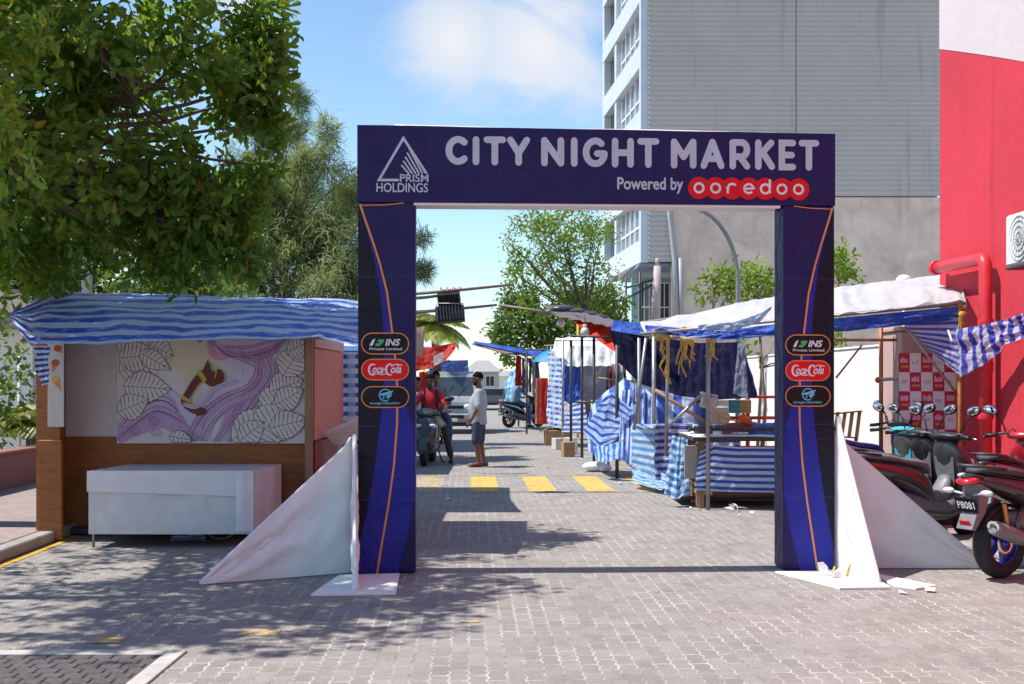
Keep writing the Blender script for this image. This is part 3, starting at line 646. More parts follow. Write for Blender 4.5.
# long bamboo-like poles reaching over the street with two flood lamps
pw_=wood('grey weathered pole',(.16,.12,.09),(.3,.25,.2),(8,8,2))
for (a,b) in (((405,294.5),(514,284.5)),((405,313),(497,305)),((405,299),(445,295))): MB().tube([at(*a,17),at((a[0]+b[0])/2,(a[1]+b[1])/2+.5,17),at(*b,17)],[.026,.023,.018],8).build('outrigger_pole',pw_,st,world=True)
ws=MB()
for k_ in range(7): ws.tube([at(440+k_*3,291-.5*k_,17.02),at(441+k_*3.2,287+2*(k_%2),16.98),at(443+k_*3,292-.4*k_,16.96)],.006,5)
ws.build('wire_tie',redcloth,st,world=True)
def flood(label,c,w,h,tilt):
    o=thing('flood_lamp',label,'lamp',tuple(c),0,'flood lamps on the outrigger poles'); M=Matrix.Rotation(tilt,3,'X')@Matrix.Rotation(R(-6),3,'Y')
    b=MB(); b.box((0,0,0),(w,.09,h),M,.012); b.build('housing',black,o)
    b=MB()
    for i in range(9): b.box(M@Vector((-w*.42+w*.105*i,-.06,0)),(.008,.04,h*.92),M,.002)
    b.build('cooling_fins',darksteel,o)
    b=MB(); b.box(M@Vector((0,.05,0)),(w*.9,.012,h*.85),M,.004); b.build('lamp_glass',greyplastic,o)
    b=MB(); b.tube([(-w*.5,0,0),(-w*.45,0,h*.62),(w*.45,0,h*.62),(w*.5,0,0)],.008,6); b.build('bracket',steel,o)
flood('smaller upper black flood lamp on pole left of gate opening',at(449,300,17),.33,.22,R(20)); flood('larger lower black flood lamp below the smaller one',at(450,314.5,16.9),.42,.26,R(-28))
cloth('roof_tarp',tarp('pale blue striped tarpaulin',(.2,.42,.7),(.6,.72,.85),5,'u',.5,.05,.3),P3([(0,250,303,14.3),(1,400,301,14.3)]),P3([(0,250,298,17.7),(1,400,305,17.7)]),40,20,.03,(7,4),.05,11,label='paler blue tarp roof behind the kiosk, peeking above it',cat='tarpaulin',group='blue striped tarpaulins')
cloth('hanging_sheet',tch,P3([(0,330,352,14.75),(1,402,352,14.75)]),P3([(0,332,447,14.75),(1,400,447,14.75)]),30,24,.02,(5,3),0,13,label='blue checked sheet hanging beside the kiosk and left gate pillar',cat='cloth',folds=.02,nf=5)
cloth('hanging_cloth',W('beige cloth',(.5,.4,.3),.8,.12,5,.3),P3([(0,404,330,16.9),(1,425,326,16.9)]),P3([(0,404,352,16.9),(1,423,357,16.9)]),12,10,.03,(3,2),0,15,label='beige cloth flap hanging from stall end right of left pillar',cat='cloth')
st=MB(); st.box((-1.85,13.0,.62),(.26,.2,.5),Matrix.Rotation(R(12),3,'Y')); tag(st.build('carton',offwhite),'pale carton propped beside the kiosk, behind the left side brace','box')
b=MB(); b.box(at(347,432,12.9),(.42,.3,.05),Matrix.Rotation(R(-24),3,'Y')@Matrix.Rotation(R(-35),3,'X')); tag(b.build('tilted_board',paper),'tilted white board with pale edge above the left side brace','board')
# stall row further along on the left
for i,(t0,t1,h) in enumerate(((20.5,24.5,2.45),(27,32,2.3))):
    s=thing('stall_frame',['dark pole stall frame behind the scooter riders','pole stall frame beside the silver van'][i],'stall frame',tuple(S(-3,(t0+t1)/2)),SROT,'market stall frames')
    for l in (-4.2,-1.9):
        for t_ in (t0,t1): MB().tube([S(l,t_,0),S(l,t_,h)],.028,8).build('pole',darksteel,s,world=True)
    for t_ in (t0,t1): MB().tube([S(-4.4,t_,h),S(-1.8,t_,h)],.022,6).build('rail',darksteel,s,world=True)
    tt=[tarp('faded blue roof tarp',(.03,.1,.4),(.35,.45,.7),6,'u',.4,.04,.25),tarp('blue ribbed roof sheet',(.03,.09,.42),(.08,.16,.52),12,'v',.4,.01,.2)][i]
    cloth('roof_tarp',tt,[(0,S(-4.5,t0-.3,h-.02)),(1,S(-1.75 if i==0 else -.95,t0-.3,h-.05))],[(0,S(-4.5,t1+.3,h+.3)),(1,S(-1.75 if i==0 else -1.1,t1+.3,h+.28))],30,16,.03,(6,4),.05,17+i,label=['faded blue tarp roof of stall behind the red shirted rider','blue ribbed roof sheet above the silver van'][i],cat='tarpaulin',group='blue striped tarpaulins')
    s2=thing('market_table',['dim table of goods under the stall behind the riders','dim table under the blue ribbed roof by the van'][i],'table',tuple(S(-3,(t0+t1)/2)),SROT,'tables along the left stall row')
    MB().box(S(-3.1,(t0+t1)/2,.85),(2.0,2.6,.05),Matrix.Rotation(SROT,3,'Z')).build('table_top',wpost,s2,world=True)
    for dl in (-.9,.9):
        for dt in (-1.2,1.2): MB().box(S(-3.1+dl,(t0+t1)/2+dt,.41),(.05,.05,.82)).build('leg',wpost,s2,world=True)
    cloth('backdrop_sheet',[tb2,bluew][i],[(0,S(-4.3,t0,.2)),(1,S(-4.3,t1,.2))],[(0,S(-4.3,t0,h)),(1,S(-4.3,t1,h))],24,14,.04,(5,3),0,21+i,label=['navy striped backdrop sheet behind the riders stall','blue and white backdrop sheet beside the van stall'][i],cat='cloth')
cloth('red_awning',redcloth,P3([(0,412,350,20.4),(.5,438,346,20.4),(1,456,342.5,20.6)]),P3([(0,412,372,20.4),(.5,432,368,20.3),(.8,446,360,20.3),(1,455,350,20.4)]),30,12,.04,(5,3),0,25,label='crumpled red cloth awning hanging above the scooter riders',cat='awning')
cloth('blue_screen',tarp('blue ribbed screen sheet',(.02,.06,.36),(.12,.2,.5),9,'v',.5,.01,.2),P3([(0,429,378,41),(1,469,377,41)]),P3([(0,429,361,41),(1,468,360,41)]),30,14,.03,(6,3),0,29,label='blue ribbed sheet stretched upright just behind the silver van roof',cat='tarpaulin',group='blue striped tarpaulins')
for px_ in (430,467): p_=at(px_,360,41.1); tag(MB().tube([(p_.x,41.1,0),p_],.03,8).build('screen_pole',darksteel),'thin dark pole holding the blue ribbed sheet behind the silver van','pole','poles of the blue ribbed sheet')
cloth('white_flag',whitecloth,P3([(0,433,356,20.2),(1,444,352,20.2)]),P3([(0,434,366,20.2),(1,443,361,20.2)]),8,6,.02,(2,2),0,26,label='small white cloth patch hanging on the red awning',cat='cloth')
cloth('hanging_red_cloth',redcloth,P3([(0,419,372,25.5),(1,428,372,25.5)]),P3([(0,419,398,25.5),(1,429,396,25.5)]),10,16,.03,(3,3),0,28,label='narrow red cloth hanging just behind the scooter riders',cat='cloth',folds=.02,nf=2)
# ------------------------------------------------------------------ right: stalls
mesh_t=tarp('dark navy mesh sheet',(.008,.007,.03),(.014,.013,.042),16,'u',.5,.03,.04,wear=.05,rough=.95,spec=.05)
pltarp=tarp('light blue striped tarpaulin',(.08,.3,.68),(.55,.68,.82),8,'v',.5,.03,.3)
btarp=tarp('bright blue striped tarpaulin',(.018,.085,.5),(.55,.65,.82),7,'v',.48,.03,.25,wear=.12)
vtarp=tarp('blue tarpaulin with upright stripes',(.025,.1,.5),(.5,.62,.82),8,'u',.48,.03,.25)
plain=tarp('plain blue tarpaulin',(.018,.07,.46),(.03,.11,.55),4,'u',.5,.06,.25,wear=.2)
ptarp=tarp('violet blue striped tarpaulin',(.05,.05,.3),(.5,.5,.72),9,'v',.5,.06,.2)
def tripped(o,*a): return tag(o,*a)
def pole(px0,py0,px1,py1,Y,r,m,parent,name='pole',Y1=None):
    a=at(px0,py0,Y); b=at(px1,py1,Y1 or Y); return MB().tube([a,(a+b)/2,b],r,8).build(name,m,parent,world=True)
Gfr='market stall frames'
# front stall: frame
f1=thing('stall_frame','galvanised pipe stall frame under the white canopy roof right of the arch','stall frame',(3.6,15.,0),0,Gfr)
for (x,y0,Y) in ((708,339,14.62),(654,334,18.45),(639,338,18.6)): 
    b=at(x,y0,Y); MB().tube([(b.x,Y,0),(b.x,Y,b.z)],.026 if x!=654 else .036,8).build('pole',galv,f1,world=True)
pole(668,338,666,455,15.4,.022,galv,f1); pole(646,338,634,430,16.,.02,galv,f1)
MB().tube([(5.36,14.0,0),(5.36,14.0,2.58)],.026,8).build('pole',rust,f1,world=True)
b=at(881,335,16.3); MB().tube([(b.x,16.3,0),(b.x,16.3,2.5)],.03,8).build('pole',rust,f1,world=True)
pole(640,334,966,303,14.6,.02,galv,f1,'rail',14.0); pole(640,323,964,276,16.5,.02,galv,f1,'rail',16.); pole(655,340,735,331,15.6,.018,wpost,f1,'rail')
pole(836,378,862,345,16.,.014,rust,f1,'brace'); pole(835,340,905,340,16.2,.02,rust,f1,'rail'); pole(876,380,936,376,14.8,.022,galv,f1,'rail'); pole(905,327,962,400,14.1,.016,galv,f1,'brace'); pole(948,330,962,370,14.,.014,whitevinyl,f1,'brace')
pole(668,427,700,396,15.,.022,galv,f1,'brace'); pole(700,396,712,396,15.,.022,galv,f1,'brace'); pole(655,390,706,423,16.2,.026,wpost,f1,'brace')
for (x,y,Y) in ((878,380,14.8),(905,377,14.8),(934,376,14.8),(940,327,14.1)): MB().ball(at(x,y,Y),.04,8,6).build('clamp',rust,f1,world=True)
rr=random.Random(3)
for (x,y,L_,n) in ((683,327,55,6),(665,335,50,6),(710,338,34,7),(655,330,18,4),(690,340,30,4),(962,312,30,4)):
    rp=MB()
    for i in range(n):
        x0=x+rr.uniform(-4,4); l=L_*rr.uniform(.3,1); Y=15.-.05*i if x<900 else 13.9
        pts=[at(x0+rr.uniform(-2,2)*q*.6,y+l*q/4,Y) for q in range(5)]; rp.tube(pts,rr.uniform(.006,.014),5)
    rp.lathe([(.03,-.03),(.045,0),(.03,.03)],at(x,y+2,14.6 if x<900 else 13.9),None,10)
    rp.build('rope_tie',yrope,f1,world=True)
# white canopy roof
wct=W('white canopy sheet',(.6,.6,.61),.5,.05,3,.3,dirt=(.45,.44,.45),dirt_amt=.25,trans=.3)
cloth('canopy_roof',wct,P3([(0,648,333,14.6),(.06,664,327,14.5),(.12,684,338,14.4),(.2,712,336,14.4),(.35,770,329,14.3),(.6,840,316,14.1),(.85,930,303,14.0),(1,966,301,13.9)]),P3([(0,640,323,16.5),(.35,770,297,16.4),(.6,834,288,16.3),(.97,957,273,16.),(1,968,282,15.6)]),150,24,.035,(15,.7),.05,31,label='white sheet canopy roof sloping above the right stalls',cat='canopy',folds=.009,nf=11,dirn=(0,-.6,.8),edge=.1)
cloth('canopy_end',wct,P3([(0,957,273,16.),(1,966,301,13.9)]),P3([(0,957,291,16.),(1,965,309,13.92)]),14,6,.02,(3,2),0,33,label='short white end flap folded down at right end of canopy',cat='canopy')
roll=tarp('pale blue rolled tarpaulin',(.25,.45,.68),(.6,.72,.84),5,'v',.5,.2,.25)
cloth('rolled_tarp',roll,P3([(0,697,330,14.35),(.5,735,331,14.2),(.85,760,322,14.2),(1,771,309,14.2)]),P3([(0,699,325,14.35),(.5,735,322,14.2),(.85,758,314,14.2),(1,772,306,14.2)]),30,10,.05,(9,3),0,35,label='pale blue tarp rolled up along lower canopy edge',cat='tarpaulin',group='blue striped tarpaulins')
cloth('blue_tarp_edge',plain,P3([(0,648,333,14.7),(.35,725,340,14.3),(.6,790,334,14.2),(.8,850,331,14.1),(1,962,319,14.0)]),P3([(0,645,325,14.8),(.35,722,331,14.4),(.6,790,322,14.25),(.8,850,317,14.15),(1,962,306,14.0)]),90,12,.05,(18,3),.03,37,label='long blue tarp fascia sagging below the white canopy edge',cat='tarpaulin',group='blue striped tarpaulins',dirn=(0,-1,.1))
wing=tarp('royal blue and white striped tarpaulin',(.04,.06,.5),(.6,.62,.84),7,'u',.5,.02,.35)
cloth('striped_flap',tarp('violet striped flap',(.07,.08,.42),(.52,.52,.78),9,'v',.5,.02,.35),P3([(0,898,318,14.2),(1,958,312,14.0)]),P3([(0,936,356,14.1),(1,962,377,13.9)]),30,24,.03,(4,4),0,39,label='violet striped tarp flap hanging inside the right canopy pole',cat='tarpaulin',group='blue striped tarpaulins')
cloth('striped_wing',wing,P3([(0,958,329,13.8),(.4,982,325,13.4),(.8,1010,318,13.),(1,1023,313,12.8)]),P3([(0,960,377,13.8),(.3,982,366,13.5),(.55,1000,352,13.2),(.65,1003,345,13.1),(1,1027,337,12.8)]),40,24,.05,(5,3),0,41,label='blue and white striped tarp blown out sideways beside red wall',cat='tarpaulin',group='blue striped tarpaulins')
# front table, blue striped cloth, and goods
ft=thing('market_table','low timber market table under a striped cloth, nearest right of street','table',(3.1,15.2,0),0,'tables along the right stalls')
MB().box((3.15,15.35,.88),(1.75,1.3,.05)).build('table_top',darksteel,ft,world=True)
for (x,y) in ((2.4,14.85),(3.9,14.85),(2.4,15.9),(3.9,15.9)): MB().box((x,y,.43),(.075,.075,.86)).build('leg',wpost,ft,world=True)
MB().box((3.1,14.82,.25),(1.5,.05,.08)).build('rail',wpost,ft,world=True); MB().box((3.1,15.6,.1),(1.9,.9,.04)).build('shelf',darksteel,ft,world=True)
cloth('striped_cloth',btarp,P3([(0,694,490,14.7),(.5,735,492,14.68),(1,795,493,14.65)]),P3([(0,700,452,14.72),(.16,715,445,14.7),(.5,740,447,14.68),(1,795,447,14.68)]),40,24,.02,(5,3),0,43,label='bright blue striped cloth tied across front of the low table',cat='tablecloth')
MB_=MB().grid(lambda u,v:Vector((2.28+1.75*u,14.72+1.3*v,.912+.012*nz((u*7,v*6),1,3))),20,14); tag(MB_.build('table_cover',whitecloth),'white sheet lying on top of the low timber table','tablecloth')
dk=MB(); dk.box((3.2,14.9,1.0),(1.9,.06,.05)); dk.box((2.45,15.0,.99),(.2,.3,.1)); tag(dk.build('dark_beam',darksteel),'dark steel rail laid along top of the low table','rail')
cloth('cloth_bundle',pltarp,P3([(0,664,494,15.),(.5,676,500,14.9),(1,690,492,14.9)]),P3([(0,672,436,15.3),(.5,680,437,15.2),(1,688,440,15.1)]),24,30,.05,(5,6),0,45,label='pale striped tarp bundle draped over left corner of low table',cat='tarpaulin',group='blue striped tarpaulins',folds=.03,nf=3)
gp_=MB(); gp_.box(at(691,462,14.8),(.17,.03,.42)); tag(gp_.build('display_board',W('grey board',(.3,.28,.26),.7,.1,6,.1)),'small grey board leaning at left end of the striped cloth','board')
cr=MB()
for i in range(6): cr.box((2.36,15.05,.2+.1*i),(.06,.5,.035)); 
for y in (14.85,15.25): cr.box((2.36,y,.42),(.05,.04,.8))
tag(cr.build('slatted_crate',wood('orange brown timber',(.3,.14,.06),(.45,.24,.1))),'slatted wooden crate side under left end of low table','crate')
rl=MB()
for i in range(4): rl.tube([(2.62+.0*i,15.1+.12*i,.16),(3.3,15.1+.12*i,.16),(3.5,15.12+.12*i,.15)],.055,8)
tag(rl.build('rolled_mats',W('reddish rolled cloth',(.25,.1,.09),.8,.4,30,.4)),'reddish rolled mats lying on shelf beneath the low table','mat')
# further tables with tarps
t2=thing('market_table','second market table wrapped in light blue plastic behind the low one','table',(2.9,17.5,0),0,'tables along the right stalls')
MB().box((3.05,17.6,.9),(1.9,1.3,.05)).build('table_top',offwhite,t2,world=True)
for (x,y) in ((2.3,17.15),(3.9,17.15),(2.3,18.1),(3.9,18.2)): MB().box((x,y,.43),(.06,.06,.86)).build('leg',wpost,t2,world=True)
cloth('table_wrap',pltarp,P3([(0,632,478,18.2),(1,655,486,16.9)]),P3([(0,632,424,18.3),(1,655,424,16.9)]),20,24,.03,(4,5),0,47,label='light blue striped wrap on the side of second market table',cat='tablecloth')
cloth('table_wrap',ptarp,P3([(0,655,486,16.9),(1,740,484,16.8)]),P3([(0,655,424,16.9),(1,740,424,16.8)]),40,22,.035,(8,5),0,49,label='violet blue crinkled wrap on the front of second market table',cat='tablecloth',folds=.02,nf=6)
cloth('plastic_cover',tarp('crinkled clear blue plastic',(.1,.2,.5),(.55,.66,.85),12,'u',.5,.2,.3,rough=.2),[(0,(1.9,16.9,.94)),(1,(4.1,16.85,.94))],[(0,(1.9,18.3,.94)),(1,(4.1,18.3,.96))],40,20,.05,(9,6),0,51,label='crinkled blue plastic cover lying over second market table',cat='tablecloth')
# goods on tables
def boxy(name,label,cat,px,py,Y,w,d,h,m,rz=0,tilt=0):
    p=at(px,py,Y); b=MB(); b.box((0,0,h/2),(w,d,h),Matrix.Rotation(tilt,3,'Y'),.008); 
    b.box((0,-d/2-.001,h*.55),(w*.96,.006,h*.03),Matrix.Rotation(tilt,3,'Y'),.001)
    o=b.build(name,m,loc=(0,0,0)); o.location=p; o.rotation_euler=(0,0,rz); return tag(o,label,cat)
p=at(709,410,15.2); c=MB(); c.box((0,0,.1),(.2,.15,.17),Matrix.Rotation(R(14),3,'Y'),.015); c.box((0,0,.2),(.22,.165,.03),Matrix.Rotation(R(14),3,'Y'),.008); o=c.build('cool_box',W('grey white plastic',(.5,.5,.5),.5),loc=(0,0,0)); o.location=p; tag(o,'tilted grey plastic box with lid above the stall tables','box')
boxy('carton','dark red carton below the tilted grey box','box',745,432,15.5,.16,.15,.2,W('dark red carton',(.22,.07,.07),.7))
boxy('carton','small white carton at rear of the second table','box',716,426,17.,.3,.25,.28,offwhite,.2)
boxy('carton','blue carton standing on left half of second table','box',702,426,16.5,.14,.2,.32,W('blue carton',(.03,.08,.3),.6),.4)
cloth('red_cloth_pile',W('maroon cloth',(.22,.03,.05),.8,.25,6,.3),P3([(0,722,434,15.3),(1,745,432,15.2)]),P3([(0,720,426,15.6),(1,748,418,15.6)]),16,10,.04,(3,3),0,53,label='maroon cloth heap lying on the low table',cat='cloth')
cloth('white_cloth_pile',whitecloth,P3([(0,690,434,15.4),(1,726,436,15.3)]),P3([(0,693,424,15.8),(1,724,428,15.7)]),18,10,.04,(4,3),0,55,label='white cloth strip trailing across the low table',cat='cloth')
cloth('blue_cloth_pile',plain,P3([(0,748,437,15.2),(1,790,437,15.1)]),P3([(0,748,424,15.7),(1,790,422,15.6)]),18,10,.05,(4,3),0,56,label='shiny deep blue plastic heap at the right of low table',cat='cloth')
mb=MB(); mb.lathe([(.07,0),(.012,.2),(.0105,.2)],at(693,437,15.2)); mb.lathe([(.09,-.0),(.09,.008)],at(693,437,15.2)); 
o=mb.build('traffic_cone',W('orange plastic',(.7,.14,.02),.5),loc=None); o.location=at(741,417,15.3); o.rotation_euler=(0,R(120),0); tag(o,'small orange cone lying tipped among the goods on the stall','cone')
hs=MB(); hs.tube([at(703,400,15.1),at(712,408,15.1),at(722,418,15.1),at(742,422,15.1)],.012,6); hs.lathe([(.07,-.01),(.085,0),(.07,.01),(.06,0)],at(724,418,15.05),Matrix.Rotation(R(90),3,'X'),18,closed=True); tag(hs.build('yellow_hose',yrope),'yellow rope with coil slung over the stall tables','rope')
# red shelf units behind
rs=thing('red_shelf','red shelf unit standing behind the dark mesh sheet','shelf',(4.2,19.4,0))
for z in (.5,1.0,1.35): MB().box((4.15,19.6,z),(1.5,.5,.04)).build('shelf_board',redcloth,rs,world=True)
for x in (3.42,3.9,4.4,4.88): MB().box((x,19.36,.7),(.06,.06,1.4)).build('post',redcloth,rs,world=True)
for i in range(5): boxy('carton','carton of goods on the red shelf behind the mesh','box',700+i*11,413,19.3,.2,.2,.22,[darkred,cardboard,offwhite,W('teal carton',(.05,.2,.22)),cardboard][i])['group']='cartons on the red shelf'
# dark mesh sheet strung between the frames
cloth('mesh_sheet',mesh_t,P3([(0,618,362,20.5),(.2,640,384,20.),(.5,680,396,19.),(.75,715,400,18.3),(1,758,397,17.6)]),P3([(0,609,330,20.5),(.3,650,337,19.6),(.6,700,343,18.8),(1,742,342,18.)]),50,26,.05,(7,4),-.03,57,label='dark navy mesh sheet sagging diagonally behind the pipe stall',cat='sheet',dirn=(0,-1,.2))
cloth('plastic_sheet',tarp('shiny crinkled clear sheet',(.3,.33,.42),(.1,.1,.16),18,'u',.5,.3,.4,rough=.15),P3([(0,733,393,17.4),(1,748,400,17.3)]),P3([(0,738,343,17.5),(1,745,342,17.4)]),14,24,.04,(3,6),0,59,label='narrow crinkled clear sheet at right edge of navy mesh',cat='sheet')
# second stall: draped mounds
f2=thing('stall_frame','dark pole stall frame beside the draped striped mound','stall frame',(3.,22,0),0,Gfr)
for (x,y0,Y) in ((617,345,19.4),(594,335,23.5),(582,335,24.5),(571,340,25.5)): b=at(x,y0,Y); MB().tube([(b.x,Y,0),(b.x,Y,b.z)],.03,8).build('pole',darksteel,f2,world=True)
pole(575,402,617,402,21.5,.018,darksteel,f2,'rail'); pole(570,336,640,338,22.5,.022,darksteel,f2,'rail'); pole(598,378,640,382,23,.02,wpost,f2,'rail')
dm=MB(); dm.cur=0
A=P3([(0,588,450,20.8),(.12,602,462,19.6),(.3,617,457,19.3),(.5,637,455,19.5),(.75,670,455,20.),(1,712,450,20.3)])
B=P3([(0,588,420,21.2),(.12,592,405,21.),(.3,610,388,20.8),(.42,625,378,20.8),(.55,640,388,20.8),(.75,670,384,20.8),(1,706,400,20.8)])
cloth('draped_mound',vtarp,A,B,60,34,.05,(8,4),0,61,label='large blue striped tarp draped over goods on the second stall',cat='tarpaulin',group='blue striped tarpaulins',folds=.03,nf=5,dirn=(-.3,-.9,.3))
cloth('striped_drape',vtarp,P3([(0,618,460,19.0),(.5,634,466,18.8),(1,650,462,18.9)]),P3([(0,622,392,19.6),(.5,636,386,19.6),(1,652,396,19.4)]),30,26,.05,(5,4),0,162,label='upright striped tarp bunched between draped mound and second market table',cat='tarpaulin',group='blue striped tarpaulins',folds=.05,nf=3)
cloth('plastic_heap',pltarp,P3([(0,632,482,17.6),(.5,660,490,16.6),(1,690,484,16.4)]),P3([(0,636,468,18),(.5,662,472,16.9),(1,692,474,16.6)]),26,10,.06,(6,3),0,164,label='pale blue plastic heap on ground before the second market table',cat='tarpaulin',group='blue striped tarpaulins')
cloth('tarp_flap',tarp('deep blue diagonal striped tarp',(.02,.07,.42),(.35,.5,.8),7,'v',.4,.02,.25),P3([(0,583,432,20.2),(.4,600,448,19.5),(1,616,440,19.3)]),P3([(0,604,398,19.6),(.5,612,392,19.5),(1,634,410,19.2)]),24,22,.04,(4,4),0,63,label='folded deep blue tarp corner in front of draped mound',cat='tarpaulin',group='blue striped tarpaulins')
cloth('tarp_skirt',tarp('blue skirt tarp',(.03,.16,.6),(.45,.62,.86),6,'u',.5,.06,.3),P3([(0,596,460,19.2),(.5,606,463,18.9),(1,622,458,18.9)]),P3([(0,594,446,19.5),(.5,606,446,19.1),(1,622,440,19.1)]),20,10,.04,(4,2),0,64,label='blue tarp skirt bunched on the ground below the folded corner',cat='tarpaulin',group='blue striped tarpaulins')
tb=thing('market_table','hidden table under the large draped blue mound','table',(2.5,21.5,0),0,'tables along the right stalls')
MB().box((2.55,21.9,1.05),(1.8,1.4,.05)).build('table_top',wpost,tb,world=True)
for (x,y) in ((1.75,21.3),(3.35,21.3),(1.75,22.5),(3.35,22.5)): MB().box((x,y,.5),(.06,.06,1.02)).build('leg',wpost,tb,world=True)
wb=MB(); wb.ball((1.47,20.9,.09),(.22,.14,.09),14,8); wb.ball((1.66,20.8,.07),(.12,.1,.07),10,7); tag(wb.build('plastic_bag',whitevinyl),'white plastic bag on the paving before the draped mound','bag')
# red awning with grey roof plates and bulbs
cloth('red_awning',redcloth,P3([(0,574,322,23.5),(.5,594,338,22.8),(1,617,353,22)]),P3([(0,573,318,24),(.5,594,321,23.5),(1,617,330,23)]),24,12,.04,(5,3),0,65,label='red awning strip sloping down beside navy mesh sheet',cat='awning')
cloth('blue_flag_tarp',plain,P3([(0,611,334,21),(1,650,334,19)]),P3([(0,613,320,21),(1,650,324,19)]),18,10,.03,(4,3),0,66,label='small bright blue tarp piece between red awning and canopy',cat='tarpaulin',group='blue striped tarpaulins')
rf=MB()
for i in range(5): rf.bar(at(546+i*7,308+i*1.5,27-.6*i),at(596+i*5,320+i*2.2,24-.5*i),.05,.03)
for i in range(5): rf.bar(at(552+12*i,306+3.2*i,27-.7*i),at(570+12*i,318+2.2*i,24-.5*i),.4,.02)
tag(rf.build('roof_battens',W('grey roof battens',(.12,.1,.1),.7,.3,8,.2)),'stack of dark grey battens roofing the middle right stall','roof')
rk=MB(); rr=random.Random(8)
for i in range(4): rk.ball(at(563+i*11,309+i*3,25.5),(.3,.2,.09),10,6)
tag(rk.build('plastic_wraps',W('dark plastic wrap',(.07,.07,.09),.3,.3,6,.4)),'dark plastic wraps tied on top of the grey battens','wrap')
MB_=MB().tube([at(499,305,28),at(520,308,27.5),at(550,313,27)],.03,8); tag(MB_.build('outrigger_pole',pw_),'long thin pole sticking out left from the grey battens','pole')
for (x,y,Y) in ((561,323,25.5),(585,332,23)):
    o=thing('hanging_bulb',['white lamp bulb hanging below left end of grey battens','white lamp bulb hanging by the red awning'][x>570],'lamp',tuple(at(x,y,Y)),0,'white bulbs hanging under the stall roofs')
    MB().ball((0,0,0),(.09,.09,.1),12,8).build('globe',offwhite,o); MB().tube([(0,0,.08),(0,0,.15)],.04,10).build('socket',offwhite,o); MB().tube([(0,0,.15),(0,0,.34)],.008,5).build('cord',black,o)
# third stall: white roof with checked curtains
f3=thing('stall_frame','stall frame under the white cloth roof with checked curtains','stall frame',tuple(S(3.4,29.5)),SROT,Gfr)
for (l,t) in ((2.2,27.6),(4.8,27.6),(2.3,31.5),(4.8,31.5)): MB().tube([S(l,t,0),S(l,t,2.6)],.03,8).build('pole',steel,f3,world=True)
for t in (27.6,31.5): MB().tube([S(2.0,t,2.58),S(5,t,2.6)],.022,6).build('rail',steel,f3,world=True)
cloth('white_roof',whitecloth,P3([(0,551,352,28),(.4,575,366,27.5),(1,620,364,27.2)]),P3([(0,556,338,31),(.4,580,337,30.5),(1,625,338,30)]),40,16,.06,(8,3),.05,67,label='white cloth roof of the third stall beyond draped mound',cat='awning',folds=.03,nf=6,dirn=(0,-.6,.8))
cloth('white_valance',whitecloth,P3([(0,570,366,27.4),(1,622,366,27.2)]),P3([(0,570,345,27.6),(1,622,347,27.4)]),30,8,.04,(7,2),0,68,label='white valance hanging along the front of third stall roof',cat='awning',folds=.03,nf=6)
cloth('checked_curtain',tarp('checked blue curtain',(.02,.1,.52),(.62,.72,.86),14,'v',.45,.03,.3,check=5),P3([(0,547,425,30.5),(1,566,430,28.5)]),P3([(0,549,352,30.5),(1,567,352,28.5)]),24,30,.04,(4,5),0,69,label='tall blue checked curtain at left end of third stall',cat='curtain',folds=.03,nf=3)
cloth('blue_curtain',plain,P3([(0,563,400,28),(.6,574,408,27.8),(1,581,395,27.7)]),P3([(0,564,366,28),(1,583,366,27.8)]),20,20,.06,(4,4),0,70,label='bunched plain blue curtain beside the tall checked curtain',cat='curtain',folds=.04,nf=3)
cloth('tarp_drape',bluew,P3([(0,562,432,27.5),(1,590,432,27)]),P3([(0,571,404,27.6),(1,584,400,27.2)]),20,16,.05,(4,4),0,71,label='blue and white tarp drape on ground behind brown carton',cat='tarpaulin',group='blue striped tarpaulins')
cloth('grey_backdrop',W('grey backdrop cloth',(.2,.2,.25),.8,.1,3,.2),P3([(0,578,400,31),(1,625,400,31)]),P3([(0,578,362,31),(1,625,362,31)]),20,12,.04,(4,3),0,72,label='grey blue backdrop sheet inside the third stall',cat='curtain')
rr=random.Random(4)
gm=[black,darkred,W('pink fabric',(.45,.16,.2)),W('dark teal fabric',(.03,.12,.12)),offwhite]
for i in range(6):
    x=606+3.6*i; cloth('hanging_garment',gm[i%5],P3([(0,x,392-3*(i%3),27),(1,x+3,391-2*(i%2),26.9)]),P3([(0,x+.6,366,27),(1,x+2.6,366,26.9)]),6,10,.03,(2,3),0,80+i,label='narrow garment hanging in a row under the white stall roof',cat='garment',group='garments hanging under the white roof')
bx=thing('open_carton','open brown cardboard carton standing on the paving by the checked curtain','box',tuple(S(2.22,29.6)),SROT)
cb=MB(); cb.box((0,0,.19),(.66,.5,.38),b=.008); cb.build('carton_body',cardboard,bx)
for s_,n_ in ((-1,'flap'),(1,'flap')): MB().box((s_*.36,0,.375),(.2,.48,.012),Matrix.Rotation(R(28*s_),3,'Y'),.003).build('flap',cardboard,bx)
cb=MB()
for i in range(5): cb.ball((-.22+.11*i,-.05+.06*(i%2),.4),(.07,.07,.05),8,6)
tag(cb.build('carton_contents',black,loc=(0,0,0)),'dark goods heaped in top of the open brown carton','goods').location=S(2.22,29.6)
# small pots and sticks between stall two and three
rr=random.Random(12)
for i in range(4):
    t=25+.9*i; p=S(2.1+.12*(i%3),t); boxy('goods_box',['brown box among the stall clutter','white box among the stall clutter'][i%2]+' between mound and third stall','box',0,0,1,.25,.25,.2+.25*rr.random(),[cardboard,offwhite][i%2],rr.uniform(-.6,.6)).location=p
    bpy.context.scene.collection.objects[-1]['group']='boxes in the clutter between the stalls'
